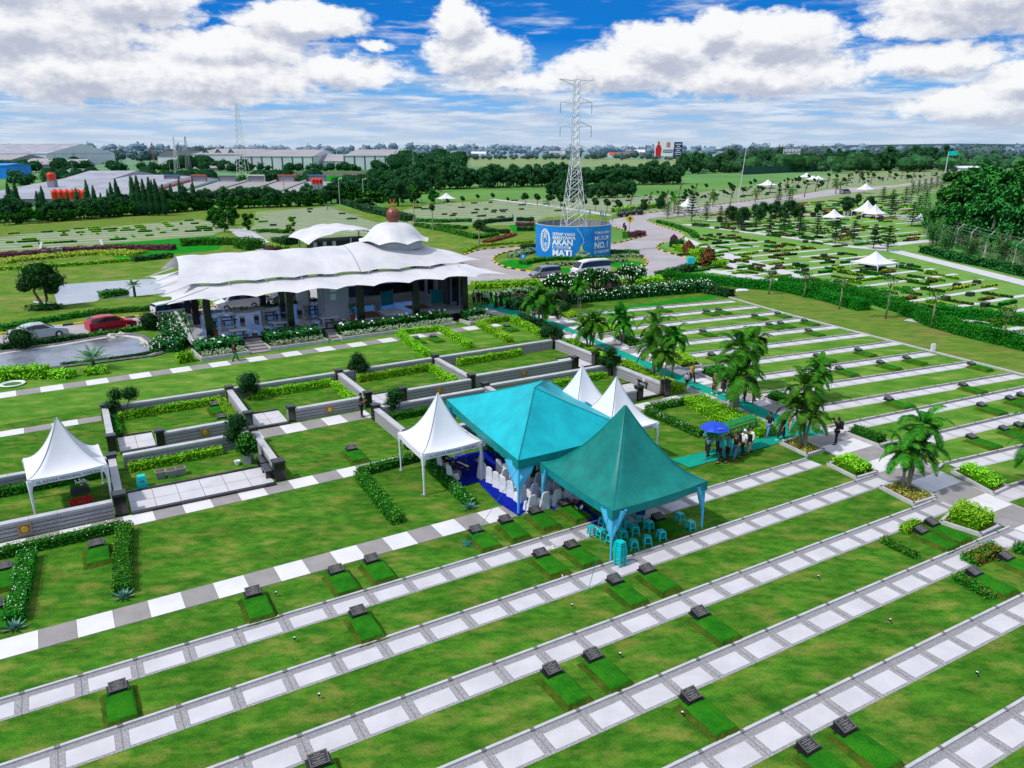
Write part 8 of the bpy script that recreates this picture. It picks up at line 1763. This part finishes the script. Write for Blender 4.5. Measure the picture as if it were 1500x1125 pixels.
def person(px, key, head, lab, height=1.7, top='cloth_black', low='cloth_black', style='shirt', hair='hair', shoes='shoe_dark', hc=None, z=0, group=None, loc=None):
    P = POSE[key]; g_ = loc or G(px[0], px[1], z)
    o = bpy.data.objects.new('person', P['body']); C.objects.link(o); o.location = (g_[0], g_[1], z); o.rotation_euler = (0, 0, head); s_ = height/1.75; o.scale = (s_, s_, s_); tag(o, lab, 'person', group)
    def ch(k, nm, m):
        c = bpy.data.objects.new(nm, P[k]); C.objects.link(c); c.parent = o; c.material_slots[0].link = 'OBJECT'; c.material_slots[0].material = M[m]; return c
    if style == 'robe': ch('robe', 'robe', top); ch('long', 'sleeves', top)
    else:
        ch('long' if style == 'long' else 'shirt', 'shirt', top); ch('trousers', 'trousers', low)
        if style == 'tunic': ch('skirt', 'tunic', top)
    ch('shoes', 'shoes', shoes); ch('scarf' if hair == 'scarf' else 'hair', 'headscarf' if hair == 'scarf' else 'hair' if hair == 'hair' else 'cap', hc or 'hair_black'); ch('eyes', 'face_details', 'hair_black'); return o
dn = [((.26, .0, 1.12), (.27, .06, .87)), ((.26, .0, 1.12), (.27, .06, .87))]
pose('stand', [((0, .01, .5), (0, 0, .09)), ((.02, .02, .5), (.03, .02, .09))], dn)
pose('walk', [((0, .16, .52), (0, .24, .10)), ((0, .02, .50), (0, -.26, .14))], [((.24, -.12, 1.13), (.25, -.08, .88)), ((.24, .10, 1.13), (.23, .24, .92))])
pose('walk2', [((0, .05, .51), (0, -.20, .13)), ((0, .15, .52), (0, .22, .10))], [((.24, .10, 1.13), (.23, .22, .90)), ((.24, -.12, 1.13), (.25, -.1, .88))])
pose('carry', [((0, .14, .52), (0, .20, .10)), ((0, .02, .50), (0, -.22, .13))], [((.24, .0, 1.12), (.25, .1, .88)), ((.30, .12, 1.36), (.22, .12, 1.58))])
pose('hold', [((0, .02, .5), (0, 0, .09)), ((0, .02, .5), (0, .03, .09))], [((.24, .05, 1.12), (.12, .26, 1.18)), ((.24, .05, 1.12), (.12, .26, 1.18))])
pose('photo', [((-.02, .03, .5), (-.05, .05, .09)), ((.02, .0, .5), (.05, -.05, .09))], [((.24, .14, 1.25), (.08, .22, 1.53)), ((.24, .14, 1.25), (.08, .22, 1.53))])
pose('sit', [((0, .40, .50), (0, .42, .09)), ((0, .40, .50), (0, .42, .09))], [((.25, .10, .82), (.18, .34, .74)), ((.25, .10, .82), (.18, .34, .74))], hip=.56)
DNW = R(-150); LFT = R(120); RGT = R(-60)
person((345, 529), 'walk', RGT, 'man in dark brown walking with a green bag on the path before the pavilion', 1.66, 'cloth_brown', 'cloth_black', 'long')
person((530, 611), 'hold', R(-95), 'man all in black standing beside the stone wall', 1.72, 'cloth_black', 'cloth_black')
person((1013, 563), 'walk', DNW, 'tall man in a yellow batik shirt and black trousers walking on the carpet', 1.74, 'cloth_yellow', 'cloth_black', 'long')
person((1005, 568), 'walk2', DNW, 'small boy in a pale shirt and dark shorts beside the man in yellow', 1.2, 'cloth_white', 'cloth_black', shoes='shoe_white')
person((1046, 578), 'walk', R(-170), 'woman with a rose headscarf, black tunic and orange trousers', 1.6, 'cloth_black', 'cloth_orange', 'tunic', 'scarf', 'shoe_white', 'cloth_rose')
person((1059, 577), 'walk2', DNW, 'woman in black with a white headscarf and white shoes', 1.6, 'cloth_black', 'cloth_black', 'tunic', 'scarf', 'shoe_white', 'cloth_white')
person((1070, 595), 'walk', DNW, 'woman in a long cream robe beside the tallest palm', 1.62, 'cloth_cream', hair='scarf', hc='cloth_cream', style='robe')
person((1077, 593), 'walk', DNW, 'person in black directly right of the cream robe', 1.66); person((1089, 589), 'walk2', DNW, 'person in black behind the palm trunk, middle of three', 1.7, 'cloth_black', 'cloth_black', 'long'); person((1104, 590), 'walk', LFT, 'person in black striding at the right of the palm crown', 1.7, 'cloth_black', 'cloth_brown', 'long')
person((1125, 641), 'walk', LFT, 'man in a black T-shirt and blue jeans following the coffin', 1.72, 'cloth_black', 'cloth_jeans'); person((1144, 645), 'walk2', LFT, 'woman in black with a patterned wrap and white sneakers following the coffin', 1.64, 'cloth_black', 'cloth_black', 'tunic', 'scarf', 'shoe_white', 'cloth_black')
person((1156, 632), 'walk', R(140), 'man in a white shirt and white cap half hidden by the palm', 1.7, 'cloth_white', 'cloth_khaki', 'long', 'cap', hc='cloth_white')
ph_ = person((1224, 651), 'photo', R(75), 'photographer all in black raising a camera at the crossing', 1.74, 'cloth_black', 'cloth_black', 'long')
def prop(name, lab, cat, mb, mats, loc, rz=0): o = mb.build(name, mats, label=lab, cat=cat); o.location = loc; o.rotation_euler = (0, 0, rz); return o
b = MB(); b.box((0, 0, 0), (.15, .10, .10)); b.tube([(0, .05, 0), (0, .17, 0)], [.04, .045], 10); b.box((0, 0, .065), (.06, .06, .04)); g_ = G(1224, 651); prop('camera_body', 'black camera held by the photographer at the crossing', 'camera', b, 'rubber', (g_[0]-.27, g_[1]+.07, 1.60), R(75))
b = MB(); b.box((0, 0, 0), (.32, .2, .45), taper=.85); b.tube([(.1, .1, .1), (.55, .1, .38)], .02, 5); prop('backpack', 'black equipment pack with a tripod leg on the photographer', 'bag', b, 'rubber', (g_[0]+.20, g_[1]-.05, 1.25), R(75))
g_ = G(345, 529); b = MB(); b.ring([[(.13*x, .06*y, z) for x, y in ((-1, -1), (1, -1), (1, 1), (-1, 1))] for z in (0, .26, .3)]); b.tube([(-.06, 0, .3), (0, 0, .42), (.06, 0, .3)], .01, 4); prop('carrier_bag', 'green bag in the hand of the man before the pavilion', 'bag', b, 'green_cloth', (g_[0]+.18, g_[1]-.3, .5))
# coffin on shoulders
p0, p1 = G(1043, 640, 1.50), G(1101, 622, 1.50); cd, cl_ = unit(p0, p1); cc = ((p0[0]+p1[0])/2, (p0[1]+p1[1])/2); ca = math.atan2(cd.y, cd.x); cf = thing('coffin', 'coffin under a green cloth with gold script carried on shoulders', 'coffin', (*cc, 1.50), ca); L2 = cl_/2
b = MB(); prof = [(-.42, 0), (-.40, .30), (-.30, .52), (0, .62), (.30, .52), (.40, .30), (.42, 0)]
b.ring([[(x, y*(1+.03*math.sin(x*7)), z) for y, z in prof] for x in [-L2+2*L2*i/10 for i in range(11)]], 0, False, False)
for x in (-L2, L2): b.face([(x, y, z) for y, z in prof])
b.build('green_cloth', 'green_cloth', cf); b = MB(); b.box((0, 0, -.04), (cl_+1.0, .09, .08)); b.box((0, .3, -.04), (cl_+1.0, .07, .08)); b.box((0, -.3, -.04), (cl_+1.0, .07, .08)); b.build('bier', 'bark', cf)
b = MB()
for k in range(26): x = -L2+.2+(cl_-.4)*k/26; b.box((x, -.405, .16+.05*math.sin(k*2.3)), (.05, .02, .05+.08*abs(math.sin(k*1.7)))); b.box((x, -.36, .42), (.03, .02, .04))
b.build('gold_script', 'banner_yellow', cf)
def on_coffin(s_, side): return (cc[0]+cd.x*s_-cd.y*side, cc[1]+cd.y*s_+cd.x*side)
CB = [(-1.35, -.42, 'front bearer in a teal shirt and cap at the near side', 'cloth_teal', 'cloth_black', 'long', 'cap', 'cloth_teal'), (-1.45, .42, 'front bearer in teal at the far side under the umbrella', 'cloth_teal', 'cloth_black', 'long', 'hair', None), (-.95, -.60, 'second bearer in teal on the near side', 'cloth_teal', 'cloth_black', 'long', 'hair', None),
      (-.35, -.62, 'bearer in a black T-shirt and blue jeans', 'cloth_black', 'cloth_jeans', 'shirt', 'hair', None), (.35, -.62, 'bearer in a white shirt with a white cap and backpack', 'cloth_white', 'cloth_black', 'shirt', 'cap', 'cloth_white'), (1.1, -.52, 'bearer in a white long-sleeved shirt and khaki trousers', 'cloth_white', 'cloth_khaki', 'long', 'hair', None),
      (-.5, .5, 'bearer in dark clothes at the far side of the coffin, middle', 'cloth_black', 'cloth_black', 'shirt', 'hair', None), (.5, .5, 'bearer in a pale shirt at the far side of the coffin', 'cloth_white', 'cloth_black', 'shirt', 'hair', None), (1.4, .4, 'rear bearer in black at the far side of the coffin', 'cloth_black', 'cloth_black', 'long', 'hair', None)]
for s_, sd2, lb, t_, l_, sty, hr_, hc in CB: person((0, 0), 'carry', LFT+random.uniform(-.15, .15), lb, random.uniform(1.66, 1.74), t_, l_, sty, hr_, hc=hc, loc=on_coffin(s_, sd2))
person((1036, 664), 'hold', LFT, 'man in teal holding the blue umbrella ahead of the coffin', 1.68, 'cloth_teal', 'cloth_black', 'long')
q = on_coffin(.42, -.80); b = MB(); b.box((0, 0, 0), (.32, .18, .42), taper=.85); prop('backpack', 'black backpack worn by the bearer in a white cap', 'bag', b, 'rubber', (q[0]+.1, q[1]-.0, 1.2), ca)
ug = G(1048, 621, 2.35); um = thing('umbrella', 'open blue umbrella with a small white emblem over the coffin bearers', 'umbrella', (*ug, 0)); b = MB(); n = 16
b.ring([[(r*math.cos(2*PI*k/n)*(1-.04*(k % 2)), r*math.sin(2*PI*k/n)*(1-.04*(k % 2)), z-(.0 if k % 2 else .03*(r > .3))) for k in range(n)] for r, z in ((.82, 2.12), (.62, 2.28), (.35, 2.40), (.04, 2.46))], 0, True, False); b.build('canopy', 'umbrella_blue', um)
b = MB(); b.tube([(0, 0, 1.15), (0, 0, 2.55)], .012, 6); b.build('shaft', 'metal_grey', um); b = MB(); b.tube([(0, 0, 1.15), (.0, 0, 1.05), (.05, 0, 1.02)], .018, 6); b.build('handle', 'rubber', um)
b = MB(); b.ring([[(.12+.13*math.cos(a), -.60-.06*math.sin(a)-.02, 2.275+.05*math.sin(a)+e_) for a in [2*PI*k/12 for k in range(12)]] for e_ in (.0, .02)]); b.build('emblem', 'ink_white', um)
person((782, 471), 'stand', R(160), 'man in a white shirt and black trousers under the palm beside the carpet', 1.72, 'cloth_white', 'cloth_black', 'long', 'cap', hc='cloth_white')
person((818, 466), 'sit', R(150), 'seated woman in black with a red scarf at the first grave row', 1.6, 'cloth_black', 'cloth_black', 'tunic', 'scarf', hc='cloth_rose'); stone_bench(819, 463, TH, 'low bench under the seated woman with a red scarf', .8)
for px, t_, sty, hr_, hc, lb in (((694, 446), 'cloth_grey', 'shirt', 'hair', None, 'man in grey at the corner of the pavilion'), ((699, 442), 'cloth_white', 'shirt', 'hair', None, 'man in white behind the group by the pavilion corner'), ((701, 446), 'cloth_black', 'long', 'hair', None, 'man in black second from the pavilion corner'), ((706, 447), 'cloth_brown', 'long', 'hair', None, 'man in dark brown in the group by the pavilion'), ((710, 447), 'cloth_pink', 'long', 'hair', None, 'person in pale pink at the left of the pair'),
                                 ((714, 448), 'cloth_pink', 'long', 'hair', None, 'person in pale pink at the right of the pair'), ((719, 446), 'cloth_black', 'long', 'hair', None, 'man in black right of the pink pair'), ((727, 451), 'cloth_black', 'robe', 'scarf', 'cloth_black', 'left woman in a long black robe on the carpet'), ((734, 449), 'cloth_black', 'robe', 'scarf', 'cloth_black', 'right woman in a long black robe on the carpet')):
    person(px, 'walk' if px[0] % 2 else 'walk2', DNW+random.uniform(-.3, .3), lb, 1.66, t_, 'cloth_black', sty, hr_, hc=hc)
g_ = G(664, 704); person((0, 0), 'sit', TH-PI/2+.2, 'keyboard player in a black jacket and grey trousers seated under the white tent', 1.7, 'cloth_black', 'cloth_grey', 'long', loc=g_); g_ = G(650, 688); person((0, 0), 'sit', TH-PI/2+.2, 'second seated musician in black behind the keyboard player', 1.66, 'cloth_black', 'cloth_black', 'long', loc=g_)
person((705, 700), 'hold', R(100), 'woman in a white headscarf and pale robe standing by the tent leg', 1.58, 'cloth_cream', style='robe', hair='scarf', hc='cloth_white')
kb = thing('keyboard', 'electronic keyboard on a crossed stand under the white tent', 'keyboard', gz(680, 700), TH-PI/2+.2); b = MB(); b.box((0, .0, .78), (1.0, .32, .1)); b.build('body', 'rubber', kb); b = MB(); b.box((0, -.07, .835), (.92, .14, .012)); b.build('keys', 'ink_white', kb)
for s_ in (-1, 1): b = MB(); b.tube([(-.4*s_, 0, .0), (.4*s_, 0, .74)], .018, 5); b.build('stand', 'rubber', kb)
ms_ = thing('music_stand', 'music stand with white sheets beside the keyboard', 'stand', gz(672, 692), 0); b = MB(); b.tube([(0, 0, 0), (0, 0, 1.05)], .012, 5)
for k in range(3): b.tube([(0, 0, .2), (.28*math.cos(k*2.1), .28*math.sin(k*2.1), 0)], .01, 4)
b.build('stand', 'rubber', ms_); b = MB(); b.box((0, 0, 1.12), (.42, .03, .3), rx=-.6); b.build('sheet', 'ink_white', ms_)
mc = thing('microphone_stand', 'microphone stand with a white tripod base under the white tent', 'stand', gz(683, 686)); b = MB(); b.tube([(0, 0, 0), (0, 0, 1.5), (.3, -.2, 1.65)], .014, 5); b.build('pole', 'metal_grey', mc)
b = MB()
for k in range(4): b.tube([(0, 0, .12), (.4*math.cos(k*1.57+.3), .4*math.sin(k*1.57+.3), .02)], .018, 4)
b.build('base', 'ink_white', mc)
person((394, 449), 'sit', R(200), 'person in a white shirt seated at a table in the pavilion', 1.6, 'cloth_white', 'cloth_black', z=FL)
for px, lb in (((883, 321), 'worker in teal at the road bend, nearest the drum'), ((887, 320), 'second worker in teal at the road bend'), ((880, 317), 'worker in teal behind the pair at the road bend'), ((897, 326), 'worker in teal apart on the road'), ((864, 316), 'worker in teal left of the road group'), ((903, 319), 'worker in teal beside the buggy')): person(px, 'stand', R(180)+px[0], lb, 1.7, 'cloth_teal', 'cloth_jeans', group='workers in teal at the road bend')
for px, lb in (((480, 308), 'tiny teal figure by the wire frame in the pale lawn'), ((618, 300), 'tiny teal figure left of the far white tent'), ((751, 323), 'tiny teal figure working among the pale graves'), ((943, 294), 'tiny teal figure beyond the tied palms')): person(px, 'stand', 1, lb, 1.8, 'cloth_teal', 'cloth_teal')
